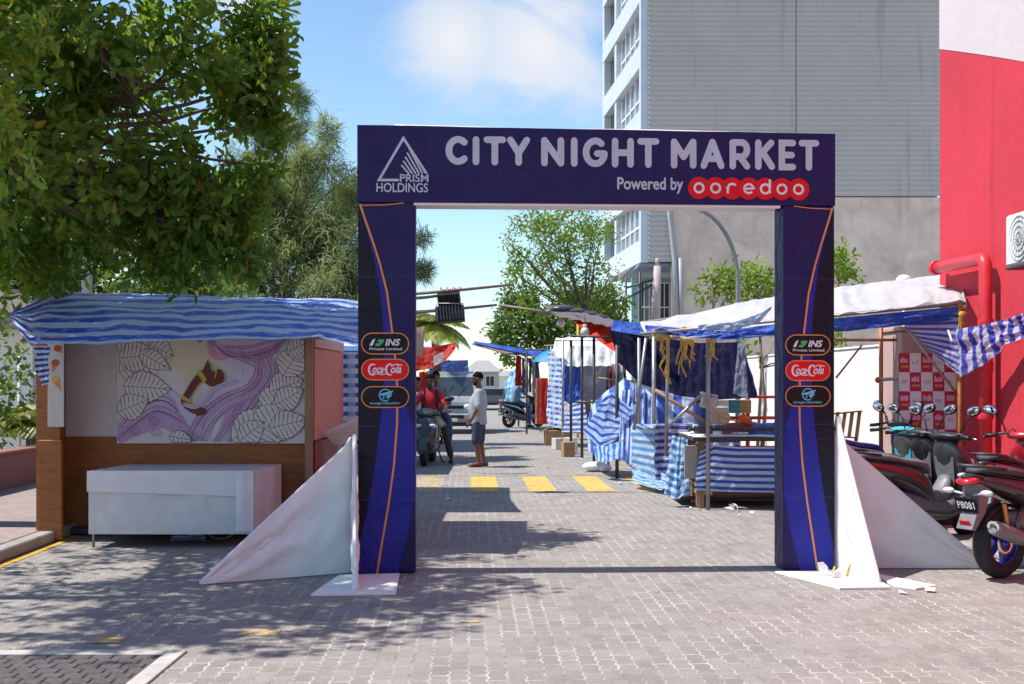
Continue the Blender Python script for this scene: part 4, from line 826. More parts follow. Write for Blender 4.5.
# far stalls on the right
f4=thing('stall_frame','far stall frame hung with red cloths beyond the checked curtain','stall frame',tuple(S(3,38)),SROT,Gfr)
for (l,t) in ((1.75,36),(4.5,36),(1.75,42),(4.5,42)): MB().tube([S(l,t,0),S(l,t,2.6)],.03,8).build('pole',darksteel,f4,world=True)
for t in (36,42): MB().tube([S(1.6,t,2.6),S(4.7,t,2.6)],.025,6).build('rail',darksteel,f4,world=True)
cloth('roof_tarp',plain,P3([(0,474,343,40),(.4,505,350,38),(1,545,357,36)]),P3([(0,474,341,41),(.4,505,346,41),(1,548,352,41)]),24,8,.03,(5,3),0,90,label='long blue roof sheet jutting over the street at far stall',cat='tarpaulin',group='blue striped tarpaulins')
dr=MB(); dr.bar(at(476,344,40.5),at(512,354,37.5),.3,.06); dr.bar(at(484,347,40.5),at(545,358,36),.2,.05); tag(dr.build('roof_battens',W('brown roof board',(.2,.14,.11),.8)),'brown boards beneath the long blue roof sheet','roof')
for i,(x0,x1,y0,y1,Y) in enumerate(((536,543,378,424,36),(541,549,378,424,35.5),(516,522,356,386,39))):
    cloth('red_cloth',redcloth if i!=0 else W('salmon cloth',(.55,.16,.1),.8,.15,5,.3,trans=.25),P3([(0,x0-1,y1,Y),(1,x1,y1,Y)]),P3([(0,x0,y0,Y),(1,x1-1,y0,Y)]),14,20,.05,(3,4),0,92+i,label=['salmon cloth hanging left of the taller red cloth','bright red cloth hanging near the blue umbrella','narrow red cloth hanging above the far scooter'][i],cat='cloth',group='red cloths on the far stall',folds=.05,nf=2)
for i in range(5):
    x=522+3.4*i; cloth('hanging_garment',gm[(i+1)%5] if i%2 else W('blue grey fabric',(.06,.09,.16)),P3([(0,x,392+3*(i%2),38.5),(1,x+3,392,38.4)]),P3([(0,x,358,38.5),(1,x+3,358,38.4)]),6,10,.04,(2,3),0,100+i,label='dark garment hanging in far stall behind the red cloth',cat='garment',group='garments in the far stall')
cloth('pale_blue_sheet',tarp('sky blue sheet',(.15,.45,.75),(.5,.72,.88),5,'u',.5,.1,.3),P3([(0,503,402,46),(1,522,400,45)]),P3([(0,509,372,46),(1,518,368,45)]),16,20,.1,(4,5),0,96,label='pale sky blue sheet draped at the farthest right stall',cat='cloth',folds=.06,nf=2)
um=thing('blue_umbrella','teal blue umbrella open at corner of far stall, left of checked curtain','umbrella',tuple(S(2.25,32.4)),.3)
mb=MB(); n=8; rings=[]
for j in range(6):
    r=.52*j/5+.02; rings.append([(r*math.cos(2*math.pi*(i+.5*0)/24)*(1-.04*(math.cos(i*math.pi*2/3)+1)*j/5),r*math.sin(2*math.pi*i/24)*(1-.04*(math.cos(i*math.pi*2/3)+1)*j/5),2.5-.34*(j/5)**1.7) for i in range(24)])
mb.loft([[Vector(p) for p in r_] for r_ in rings],cap=False); mb.build('umbrella_canopy',W('teal blue umbrella cloth',(.02,.27,.5),.5,.15,4,.1,trans=.3),um)
MB().tube([(0,0,0),(0,0,2.58)],.016,8).build('shaft',steel,um)
MB().tube([S(2.3,44,0),S(2.3,44,3.2)],.05,8); p=MB().tube([S(3.1,33.5,0),S(3.1,33.5,3.7)],.035,8); p.tube([S(3.1,33.5,3.3),S(4.6,33.5,3.3)],.02,6); tag(p.build('yellow_pole',yrope),'thin yellow pole with crossbar behind the white stall roof','pole')
# ------------------------------------------------------------------ scooters
mirror_m,_N,_L,_b,_o=new_mat('mirror glass'); _b.inputs['Base Color'].default_value=(.7,.75,.8,1); _b.inputs['Metallic'].default_value=1; _b.inputs['Roughness'].default_value=.05
glass_m,_N,_L,_b,_o=new_mat('dark vehicle glass'); _b.inputs['Base Color'].default_value=(.03,.045,.05,1); _b.inputs['Roughness'].default_value=.06; _b.inputs['Specular IOR Level'].default_value=.8
lens_m=W('clear lamp lens',(.62,.63,.65),.12,.1,12,0,0,.8); redlens=W('red lamp lens',(.55,.01,.02),.15,.1,12,0,0,.8); amber=W('amber lamp lens',(.7,.3,.06),.2,.1,12,0)
seatm=W('grained seat vinyl',(.05,.05,.055),.6,.15,20,.3)
def sup(c,hx,hy,hz,n=18,axis='x',e=2.6):
    """superellipse ring around c in the plane normal to axis"""
    out=[]
    for k in range(n):
        a=2*math.pi*k/n; ca,sa=math.cos(a),math.sin(a); u=math.copysign(abs(ca)**(2/e),ca); v=math.copysign(abs(sa)**(2/e),sa)
        out.append(Vector(c)+(Vector((0,hy*u,hz*v)) if axis=='x' else Vector((hx*u,hy*v,0))))
    return out
def smooth_st(st,n=4):
    """Catmull-Rom through loft stations"""
    K=[Vector(s) if len(s)<=4 else s for s in st]; K=[list(s) for s in st]; out=[]
    K=[[2*a-b for a,b in zip(K[0],K[1])]]+K+[[2*a-b for a,b in zip(K[-1],K[-2])]]
    for i in range(1,len(K)-2):
        for j in range(n):
            t=j/n; p0,p1,p2,p3=K[i-1:i+3]
            out.append([.5*(2*b+(c-a)*t+(2*a-5*b+4*c-d)*t*t+(3*b-a-3*c+d)*t**3) for a,b,c,d in zip(p0,p1,p2,p3)])
    out.append(K[-2]); return out
def xloft(mb,st,e=2.6,n=20):
    mb.loft([sup((x,0,z),0,max(.004,w),max(.004,h),n,'x',e) for x,z,w,h in smooth_st(st)])
def wheel(root,x,r,w,rimm,name='wheel',steer=0.):
    Mx=Matrix.Rotation(steer,3,'Z')@Matrix.Rotation(R(90),3,'X'); c=(x,0,r); b=MB()
    prof=[(r-.115,-w*.36),(r-.075,-w*.5),(r-.03,-w*.47),(r-.006,-w*.25),(r,0),(r-.006,w*.25),(r-.03,w*.47),(r-.075,w*.5),(r-.115,w*.36)]
    b.lathe(prof,c,Mx,40,closed=True)
    for i in range(36):
        a=2*math.pi*i/36
        for s in (-1,1):
            p=[Vector((math.cos(a+d)*(rr_+.0015),math.sin(a+d)*(rr_+.0015),s*q)) for d,rr_,q in ((0,r,.004),(.06,r-.006,w*.25),(.085,r-.006,w*.25),(.03,r,.004))]
            b.add([Vector(c)+Mx@v for v in p],[[0,1,2,3]])
    o=b.build(name,tyre,root)
    b=MB(); b.lathe([(r-.125,-w*.3),(r-.105,-w*.38),(r-.105,w*.38),(r-.125,w*.3)],c,Mx,32,closed=True); b.lathe([(.0,-.07),(.045,-.07),(.045,.07),(.0,.07)],c,Mx,16)
    for i in range(5):
        a=2*math.pi*i/5
        for d in (-.16,.16): b.bar(Vector(c)+Mx@Vector((.04*math.cos(a+d*1.5),.04*math.sin(a+d*1.5),0)),Vector(c)+Mx@Vector(((r-.12)*math.cos(a+d),(r-.12)*math.sin(a+d),0)),.02,.03)
    b.build('rim',rimm,o)
    b=MB(); b.lathe([(.05,w*.42),(.105,w*.42),(.105,w*.45),(.05,w*.45)],c,Mx,24,closed=True); b.build('brake_disc',chrome,o)
    return o
def scooter(label,loc,rotz,body,accent,group,screen=False,rimm=None,trim=None,seatmat=None,rear_detail=False,mirr=True,accent2=None,lean=R(5),shield=None):
    s=thing('motor_scooter',label,'scooter',loc,rotz,group); s.rotation_euler=(lean*0,0,rotz)
    seatmat=seatmat or seatm; rimm=rimm or darksteel
    wheel(s,0,.29,.135,rimm); wheel(s,1.33,.285,.115,rimm)
    b=MB(); xloft(b,[(-.46,.845,.015,.012),(-.4,.835,.06,.035),(-.22,.80,.115,.07),(0,.755,.15,.1),(.22,.70,.17,.13),(.42,.63,.17,.15),(.58,.54,.15,.14),(.66,.46,.12,.11)]); b.build('tail_body',body,s)
    b=MB(); xloft(b,[(-.02,.5,.10,.05),(.2,.46,.13,.09),(.45,.38,.15,.13),(.75,.32,.15,.1),(1.0,.36,.16,.12),(1.08,.46,.15,.1)]); b.build('lower_body',greyplastic,s)
    b=MB()
    for sd in (-1,1):
        b.add([Vector(p) for p in ((-.33,sd*.088,.85),(-.05,sd*.150,.80),(.25,sd*.176,.735),(.5,sd*.172,.60),(.5,sd*.174,.565),(.25,sd*.178,.70),(-.05,sd*.156,.765),(-.33,sd*.1,.825))],[[0,1,6,7],[1,2,5,6],[2,3,4,5]])
        b.tube([(.1,sd*.14,.58),(.0,sd*.17,.5),(-.02,sd*.16,.36)],.022,6)
    b.build('side_stripe',accent,s)
    b=MB(); xloft(b,[(-.36,.885,.05,.02),(-.25,.895,.11,.035),(0,.87,.145,.045),(.16,.845,.14,.04),(.26,.825,.145,.042),(.45,.80,.135,.045),(.6,.765,.095,.05),(.68,.72,.05,.04)],2.4); b.build('seat',seatmat,s)
    b=MB()
    for sd in (-1,1):
        b.tube([(-.3,sd*.085,.872),(-.1,sd*.128,.842),(.15,sd*.15,.80),(.42,sd*.15,.755),(.6,sd*.12,.70)],.006,5); b.tube([(.02,sd*.15,.69),(.2,sd*.176,.64),(.4,sd*.178,.56),(.55,sd*.16,.47)],.005,5); b.tube([(.3,sd*.14,.34),(.5,sd*.168,.33),(.8,sd*.165,.29),(1.0,sd*.17,.33)],.006,5); b.bar((.22,sd*.12,.4),(.22,sd*.26,.4),.03,.02)
    b.build('panel_seams',black,s)
    b=MB(); b.tube([(-.1,.13,.9),(-.36,.12,.93),(-.44,.0,.935),(-.36,-.12,.93),(-.1,-.13,.9)],.013,8); b.build('grab_rail',darksteel,s)
    # front shield leaning back
    st=[(1.16,.30,.05,.09),(1.17,.42,.11,.15),(1.14,.58,.14,.19),(1.09,.74,.14,.20),(1.03,.88,.12,.18),(.97,.98,.07,.12),(.95,1.02,.03,.07)]
    b=MB(); b.loft([sup((x,0,z),h,w,0,20,'z',2.4) for x,z,h,w in smooth_st(st)]); b.build('front_shield',shield or body,s)
    b=MB(); b.add([Vector(p) for p in ((.98,-.1,.55),(.98,.1,.55),(.93,.12,.85),(.93,-.12,.85),(.8,-.07,.45),(.8,.07,.45))],[[0,1,2,3],[4,5,1,0]]); xloft(b,[(.62,.4,.1,.1),(.8,.42,.09,.1),(.95,.55,.1,.12)]); b.build('leg_panel',accent2 or greyplastic,s)
    for sd in (-1,1):
        b=MB(); b.ball((1.155,sd*.11,.77),(.075,.075,.045),12,8,Matrix.Rotation(R(-35),3,'Y')@Matrix.Rotation(sd*R(25),3,'Z')); b.build('headlight',lens_m,s)
        b=MB(); b.ball((1.2,sd*.12,.6),(.03,.045,.02),10,6); b.build('turn_signal',amber,s)
    b=MB(); hh=1.0 if screen else .58
    if not screen: b.add([Vector(p) for p in ((1.10,-.13,.86),(1.10,.13,.86),(1.03,.12,1.0),(1.03,-.12,1.0),(1.13,0,.88),(1.06,0,1.02))],[[0,4,5,3],[4,1,2,5]],smooth=True)
    else: b.add([Vector(p) for p in ((1.10,-.13,.86),(1.10,.13,.86),(1.0,.15,1.02),(.96,.09,1.12),(.96,-.09,1.12),(1.0,-.15,1.02),(1.14,0,.86),(1.05,0,1.03),(.99,0,1.14))],[[0,6,7,5],[6,1,2,7],[5,7,8,4],[7,2,3,8]],smooth=True); b.build('windscreen',glass_m,s)
    # steering
    b=MB(); b.tube([(.86,.36,1.05),(.93,.2,1.08),(.97,0,1.03),(.93,-.2,1.08),(.86,-.36,1.05)],.014,8); b.build('handlebar',darksteel,s)
    b=MB(); xloft(b,[(.88,1.05,.1,.03),(.95,1.05,.2,.05),(1.03,1.03,.17,.05),(1.09,1.0,.08,.03)],2.2); b.build('instrument_cowl',(accent2 if accent2 is not None and accent2.name.startswith('teal') else None) or (black if shield is None else shield),s)
    b=MB()
    for sd in (-1,1): b.tube([(.9,sd*.2,1.07),(1.02,sd*.16,1.12),(1.08,sd*.06,1.0),(1.1,sd*.05,.85)],.006,5)
    b.build('brake_cables',black,s)
    for sd in (-1,1):
        b=MB(); b.tube([(.88,sd*.26,1.06),(.845,sd*.39,1.045)],.022,10); b.build('grip',black,s)
        b=MB(); b.tube([(.92,sd*.24,1.06),(.95,sd*.34,1.04),(.9,sd*.42,1.035)],.008,6); b.build('brake_lever',chrome,s)
        if mirr:
            b=MB(); b.tube([(.93,sd*.2,1.08),(.96,sd*.25,1.2),(.95,sd*.31,1.27)],.008,6); b.ball((.945,sd*.36,1.31),(.025,.085,.052),14,9,Matrix.Rotation(sd*R(14),3,'X')); mo=b.build('mirror',black,s)
            b=MB(); b.ball((.921,sd*.36,1.31),(.008,.073,.042),14,7,Matrix.Rotation(sd*R(14),3,'X')); b.build('mirror_glass',mirror_m,mo)
    b=MB()
    for sd in (-1,1): b.tube([(1.33,sd*.075,.285),(1.2,sd*.075,.6)],.02,8)
    b.tube([(1.18,0,.58),(1.0,0,1.02)],.028,8); b.build('fork',darksteel,s)
    b=MB(); n=14; rs=[]
    for i in range(n+1):
        a=R(-5+150*i/n); rs.append([Vector((1.33+.315*math.cos(a),y,.285+(.315 if abs(y)<.06 else .285)*math.sin(a)+.0)) for y in (-.075,-.055,0,.055,.075)])
    b.add([p for r_ in rs for p in r_],[[i*5+k,i*5+k+1,(i+1)*5+k+1,(i+1)*5+k] for i in range(n) for k in range(4)],smooth=True); b.build('front_fender',shield or body,s)
    # rear end
    b=MB(); b.bar((.5,.06,.36),(.0,.1,.3),.09,.12,.02); b.box((.18,.09,.36),(.42,.1,.17),b=.04); b.box((.42,.0,.42),(.25,.2,.2),b=.05)
    for i in range(7): b.box((.08+.045*i,.145,.36),(.012,.02,.13),b=.003)
    b.build('engine_block',darksteel,s)
    b=MB(); b.tube([(.5,-.1,.3),(.3,-.15,.28),(.12,-.16,.32),(-.02,-.165,.36),(-.28,-.175,.44),(-.32,-.175,.452)],[.022,.024,.05,.066,.06,.05],12); ex=b.build('exhaust',greyplastic,s)
    b=MB(); b.lathe([(.055,0),(.03,.006),(.028,-.02)],(-.322,-.175,.452),Matrix.Rotation(R(-105),3,'Y'),14); b.build('exhaust_tip',chrome,ex)
    for sd in (-1,1):
        b=MB(); pts=[]
        b.tube([(-.03,sd*.115,.33),(-.1,sd*.115,.62)],.016,8); b.build('shock_absorber',chrome if not rear_detail else amber,s)
    b=MB(); b.prism([(-.36,.79),(-.2,.77),(-.28,.55),(-.40,.42),(-.44,.43),(-.36,.6)],(0,.075,0),(1,0,0),(0,0,1),.15); b.build('rear_fender',greyplastic,s)
    b=MB(); rs=[]
    for i in range(11):
        a=R(60+90*i/10); rs.append([Vector((.325*math.cos(a),y,.29+.325*math.sin(a)-(.03 if abs(y)>.05 else 0))) for y in (-.07,-.05,.05,.07)])
    b.add([p for r_ in rs for p in r_],[[i*4+k,i*4+k+1,(i+1)*4+k+1,(i+1)*4+k] for i in range(10) for k in range(3)],smooth=True); b.build('mudguard',black,s)
    b=MB(); xloft(b,[(-.475,.80,.02,.012),(-.455,.805,.07,.025),(-.40,.815,.09,.03),(-.36,.815,.09,.03)],2.2); b.build('tail_light',redlens,s)
    for sd in (-1,1):
        b=MB(); b.tube([(-.38,sd*.04,.7),(-.39,sd*.15,.72)],.01,6); b.ball((-.40,sd*.18,.725),(.035,.055,.025),12,7); b.build('turn_signal',lens_m,s)
    b=MB(); M=Matrix.Rotation(R(-22),3,'Y'); b.box((-.415,0,.62),(.008,.2,.13),M,.003); pt=b.build('number_plate',pblack,s)
    b=MB(); put_text(b,'P8081',-.08,.08,-.032,.032,0,.02,fn=lambda x,z,l:Vector((-.415,0,.62))+M@Vector((-.0062,-x,z))); b.build('plate_lettering',pwhite,pt)
    b=MB(); b.box((-.432,0,.48),(.012,.1,.035),Matrix.Rotation(R(-25),3,'Y'),.004); b.build('reflector',redlens,s)
    b=MB(); b.tube([(.35,.13,.3),(.28,.2,.02)],.013,8); b.tube([(.28,.2,.015),(.34,.24,.015)],.013,6); b.build('side_stand',darksteel,s)
    return s
def paint_m(name,c,rough=.3,coat=.6,metal=0.): return W(name,c,rough,.08,9,0.02,metal,.5,0,coat)
blackp=paint_m('black scooter paint',(.02,.02,.022)); greyp=paint_m('grey scooter paint',(.075,.075,.08),.35,.4,.3); tealp=paint_m('teal scooter paint',(.02,.42,.58)); bluep=paint_m('deep blue scooter paint',(.03,.04,.3)); redp=paint_m('red scooter paint',(.42,.015,.03)); silverp=paint_m('silver paint',(.4,.42,.45),.3,.5,.5); bluerim=paint_m('blue rim paint',(.025,.03,.33)); dgreen=paint_m('dark green shield',(.02,.035,.033))
PK='scooters parked along the red wall'
SA=scooter('nearest parked black scooter with blue rims, its rear wheel at the right photo edge',(3.98,9.55,0),R(31),blackp,greyp,PK,False,bluerim,rear_detail=True)
SB=scooter('grey parked scooter with red stripe, tail beside the right gate brace',(3.55,11.35,0),R(30),greyp,redp,PK,seatmat=W('grey seat vinyl',(.15,.15,.155),.6,.1,20,.3))
SC=scooter('teal fronted parked scooter between the grey scooter and checked banner',(3.62,12.75,0),R(31),blackp,tealp,PK,accent2=tealp,shield=greyp)
SH=scooter('plain black parked scooter squeezed between the grey and the teal trimmed ones',(3.62,12.05,0),R(34),blackp,darksteel,PK)
SD=scooter('parked scooter with deep blue body behind the teal one, near white wall',(4.0,14.35,0),R(24),bluep,silverp,PK,seatmat=bluep)
SE=scooter('red fronted parked scooter half hidden behind nearest black scooter',(4.62,11.15,0),R(50),blackp,redp,PK,shield=redp)
SF=scooter('dark scooter facing the camera carrying two riders left in the gate opening',(-1.62,23.55,0),R(-92),blackp,greyp,None,True,shield=dgreen); SF.scale=(1.0,1.22,.97)
SG=scooter('far off dark scooter ridden away up the street by person in blue',(gx(509,40.6),41.,0),R(38),blackp,silverp,None,rimm=redp)

# ------------------------------------------------------------------ people
def remesh(name,mb,vox,m,parent,it=6):
    me=bpy.data.meshes.new('tmp'); me.from_pydata([tuple(v) for v in mb.v],[],mb.f); ob=bpy.data.objects.new('tmp',me); C.objects.link(ob)
    bm=bmesh.new(); bm.from_mesh(me); bmesh.ops.recalc_face_normals(bm,faces=bm.faces); bm.to_mesh(me); bm.free()
    r=ob.modifiers.new('r','REMESH'); r.mode='VOXEL'; r.voxel_size=vox; r.use_smooth_shade=True
    sm=ob.modifiers.new('s','SMOOTH'); sm.factor=.5; sm.iterations=it
    dg=bpy.context.evaluated_depsgraph_get(); new=bpy.data.meshes.new_from_object(ob.evaluated_get(dg)); new.name=name
    bpy.data.objects.remove(ob); bpy.data.meshes.remove(me)
    new.materials.clear(); new.materials.append(m); new.polygons.foreach_set('use_smooth',[True]*len(new.polygons))
    o=bpy.data.objects.new(name,new); C.objects.link(o); o.parent=parent; return o
def limb(mb,pts,rr,n=12):
    P=[Vector(p) for p in pts]
    Q=[];q=[]
    for i in range(len(P)-1):
        for k in range(4): t=k/4; Q.append(P[i].lerp(P[i+1],t)); s=t*t*(3-2*t); q.append(rr[i]+(rr[i+1]-rr[i])*s)
    Q.append(P[-1]); q.append(rr[-1]); mb.tube(Q,q,n)
    for p,r in ((P[0],rr[0]),(P[-1],rr[-1])): mb.ball(p,r*.98,10,8)
    for p,r in zip(P[1:-1],rr[1:-1]): mb.ball(p,r*1.0,10,8)
def torso_rings(st,n=20):
    return [[Vector((x+hx*math.cos(2*math.pi*k/n),hy*math.sin(2*math.pi*k/n)*1.0,z)) for k in range(n)] for x,z,hx,hy in smooth_st(st,3)]
skinA=W('brown skin',(.16,.075,.045),.55,.15,20,.1); skinB=W('dark brown skin',(.085,.04,.025),.55,.15,20,.1); hairm=W('black hair',(.006,.0055,.0055),.85,.3,60,.4,0,.1)
def hand(mb,w,d,side,curl=.5):
    """palm with four unequal bent fingers and a thumb; w wrist, d direction of the hand"""
    d=Vector(d).normalized(); a=Vector((0,1,0)); x=(a-d*a.dot(d)).normalized() if abs(a.dot(d))<.9 else Vector((1,0,0)); nrm=d.cross(x)*(1 if side>0 else -1)
    if nrm.length<1e-6: nrm=Vector((0,0,1))
    acr=Vector((1,0,0)); acr=(acr-d*acr.dot(d)).normalized(); nr=d.cross(acr)*(-side)
    w=Vector(w); pal=w+d*.045; M=Matrix((acr,nr,d)).transposed(); mb.ball(pal,(.041,.017,.05),12,8,M)
    for i,L_ in enumerate((.07,.078,.073,.058)):
        b=w+d*.085+acr*(-.03+.02*i)*1.0; k1=b+d*L_*.45+nr*.008*curl; k2=k1+(d*(1-.5*curl)+nr*curl*.8).normalized()*L_*.32; k3=k2+(d*(1-curl)+nr*curl).normalized()*L_*.25
        mb.tube([b-d*.02,b,k1,k2,k3],[.009,.0095,.009,.008,.0065],8)
    b=w+d*.03+acr*.035; mb.tube([b,b+(acr*.7+d*.8)*.032+nr*.006,b+(acr*.55+d*1.1)*.05+nr*.016],[.012,.0105,.008],8)
def head(mb,c,yaw,pitch=0,s=1.):
    c=Vector(c); M=Matrix.Rotation(yaw,3,'Z')@Matrix.Rotation(pitch,3,'Y')
    def T(*p): return c+M@(Vector(p)*s)
    mb.ball(T(-.008,0,.03),(.098*s,.076*s,.1*s),18,12,M); mb.ball(T(.025,0,-.045),(.066*s,.056*s,.072*s),14,10,M); mb.ball(T(.058,0,-.085),(.026*s,.03*s,.024*s),10,8,M)
    mb.tube([T(.084,0,.02),T(.104,0,-.012),T(.112,0,-.03)],[.011*s,.014*s,.018*s],8); mb.ball(T(.108,0,-.032),.016*s,8,6); mb.ball(T(.086,0,-.062),(.013*s,.026*s,.011*s),10,6,M)
    mb.tube([T(.082,-.045,.03),T(.092,0,.034),T(.082,.045,.03)],.011*s,8)
    for sd in (-1,1): mb.ball(T(-.01,sd*.077,-.005),(.021*s,.012*s,.033*s),10,8,M)
    return T,M
def face_parts(T,M,parent,s=1.,beard=True):
    b=MB()
    for sd in (-1,1): b.ball(T(.083,sd*.032,.006),(.010*s,.016*s,.009*s),10,6,M)
    b.build('eyes',W('eye dark',(.03,.025,.025),.3),parent)
    b=MB()
    rows=[]
    for i in range(9):
        t=i/8*R(108)
        ring=[]
        for k in range(24):
            a=2*math.pi*k/24; lim=R(70)+R(38)*(.5-.5*math.cos(a))   # hair reaches lower at the back
            tt=min(i/8*lim,lim); ring.append(T(-.012+.106*math.sin(tt)*math.cos(a),.084*math.sin(tt)*math.sin(a),.034+.108*math.cos(tt)+.004*math.sin(k*5+i)))
        rows.append(ring)
    b.loft(rows,cap=True); b.build('hair',hairm,parent)
    b=MB()
    for sd in (-1,1): b.tube([T(.092,sd*.014,.036),T(.092,sd*.034,.041),T(.078,sd*.054,.033)],.006*s,6)
    b.build('eyebrows',hairm,parent)
    if beard:
        b=MB(); b.ball(T(.048,0,-.088),(.043*s,.052*s,.04*s),12,8,M); b.tube([T(.06,-.05,-.06),T(.098,-.02,-.05),T(.1,.02,-.05),T(.06,.05,-.06)],.009*s,6)
        for sd in (-1,1): b.tube([T(.0,sd*.07,-.01),T(.02,sd*.062,-.06),T(.045,sd*.045,-.09)],.012*s,6)
        b.build('beard',hairm,parent)
def shirt(parent,m,st,arms,r0=.068,r1=.075,collar=None):
    mb=MB(); mb.loft(torso_rings(st))
    for pts in arms: limb(mb,pts,[r0+.012]+[r0]*(len(pts)-2)+[r1]) if len(pts)>2 else limb(mb,pts,[r0+.012,r1])
    return remesh('shirt',mb,.014,m,parent,4)
def legs_cloth(name,parent,m,pel,legs,r=(.1,.09,.085)):
    mb=MB(); mb.ball(pel,(.135,.175,.13),16,10)
    for pts in legs: limb(mb,pts,list(r)[:len(pts)])
    return remesh(name,mb,.014,m,parent,4)
# standing man: local +X is the way he faces
tee=W('pale grey t shirt',(.33,.36,.4),.8,.12,9,.3); shortm=tarp('navy patterned shorts',(.02,.025,.07),(.09,.1,.17),9,'v')
shortm=mat('navy patterned shorts cloth',(.045,.05,.1),.8,.7,22,.2)
def man_standing(label,loc,rotz):
    p=thing('person',label,'person',loc,rotz); mb=MB()
    T,Mh=head(mb,(.03,0,1.655),R(6),R(4)); mb.tube([(-.02,0,1.4),(.005,0,1.5),(.02,0,1.6)],[.07,.06,.058],12)
    mb.loft(torso_rings([(-.02,.86,.11,.16),(0,.98,.13,.165),(.03,1.1,.14,.16),(.01,1.25,.13,.175),(-.01,1.38,.1,.17),(-.02,1.45,.06,.09)]))
    for sd,el,wr in ((1,(-.05,.25,1.14),(.07,.26,.92)),(-1,(-.03,-.25,1.13),(.12,-.25,.95))):
        limb(mb,[(-.02,sd*.185,1.4),el,wr],[.055,.043,.029]); d=Vector(wr)-Vector(el); hand(mb,Vector(wr),d+Vector((.05,0,0)),sd,.55)
    for sd,kn,an in ((1,(.03,.1,.49),(-.02,.1,.09)),(-1,(.0,-.1,.49),(-.07,-.1,.09))):
        limb(mb,[(0,sd*.09,.88),kn,an],[.088,.058,.041]); a=Vector(an); mb.tube([a+Vector((-.05,0,-.04)),a+Vector((.05,0,-.05)),a+Vector((.15,sd*.015,-.065))],[.038,.042,.03],10); mb.ball(a+Vector((.15,sd*.015,-.062)),(.045,.042,.026))
    remesh('body',mb,.0095,skinA,p,3); face_parts(T,Mh,p)
    shirt(p,tee,[(0,.80,.152,.2),(.01,.9,.158,.2),(.035,1.05,.172,.195),(.025,1.2,.165,.2),(0,1.34,.135,.2),(-.015,1.43,.09,.15),(-.015,1.475,.065,.085)],[[(-.02,.17,1.39),(-.045,.245,1.15)],[(-.02,-.17,1.39),(-.03,-.245,1.14)]],.072,.08)
    legs_cloth('shorts',p,shortm,(0,0,.88),[[(0,.09,.86),(.03,.105,.5)],[(0,-.09,.86),(.0,-.105,.5)]],(.112,.092))
    for sd,an in ((1,(-.02,.1,.0)),(-1,(-.07,-.1,.0))):
        a=Vector(an); mb=MB(); xs=[(-.075,.045,.036,.04),(-.02,.06,.042,.055),(.06,.05,.047,.045),(.15,.035,.05,.03),(.2,.028,.035,.02)]
        mb.loft([[v+a for v in sup((x,0,z),0,w,h,14,'x',2.6)] for x,z,w,h in smooth_st(xs)]); mb.build('shoe',W('maroon shoe',(.12,.02,.035),.6),p)
        mb=MB(); mb.box(a+Vector((.06,0,.012)),(.28,.085,.022),b=.008)
    return p
man_standing('bearded man in grey t shirt and navy shorts standing in the street',(gx(479,22.05)-.0,22.05,0),R(168))
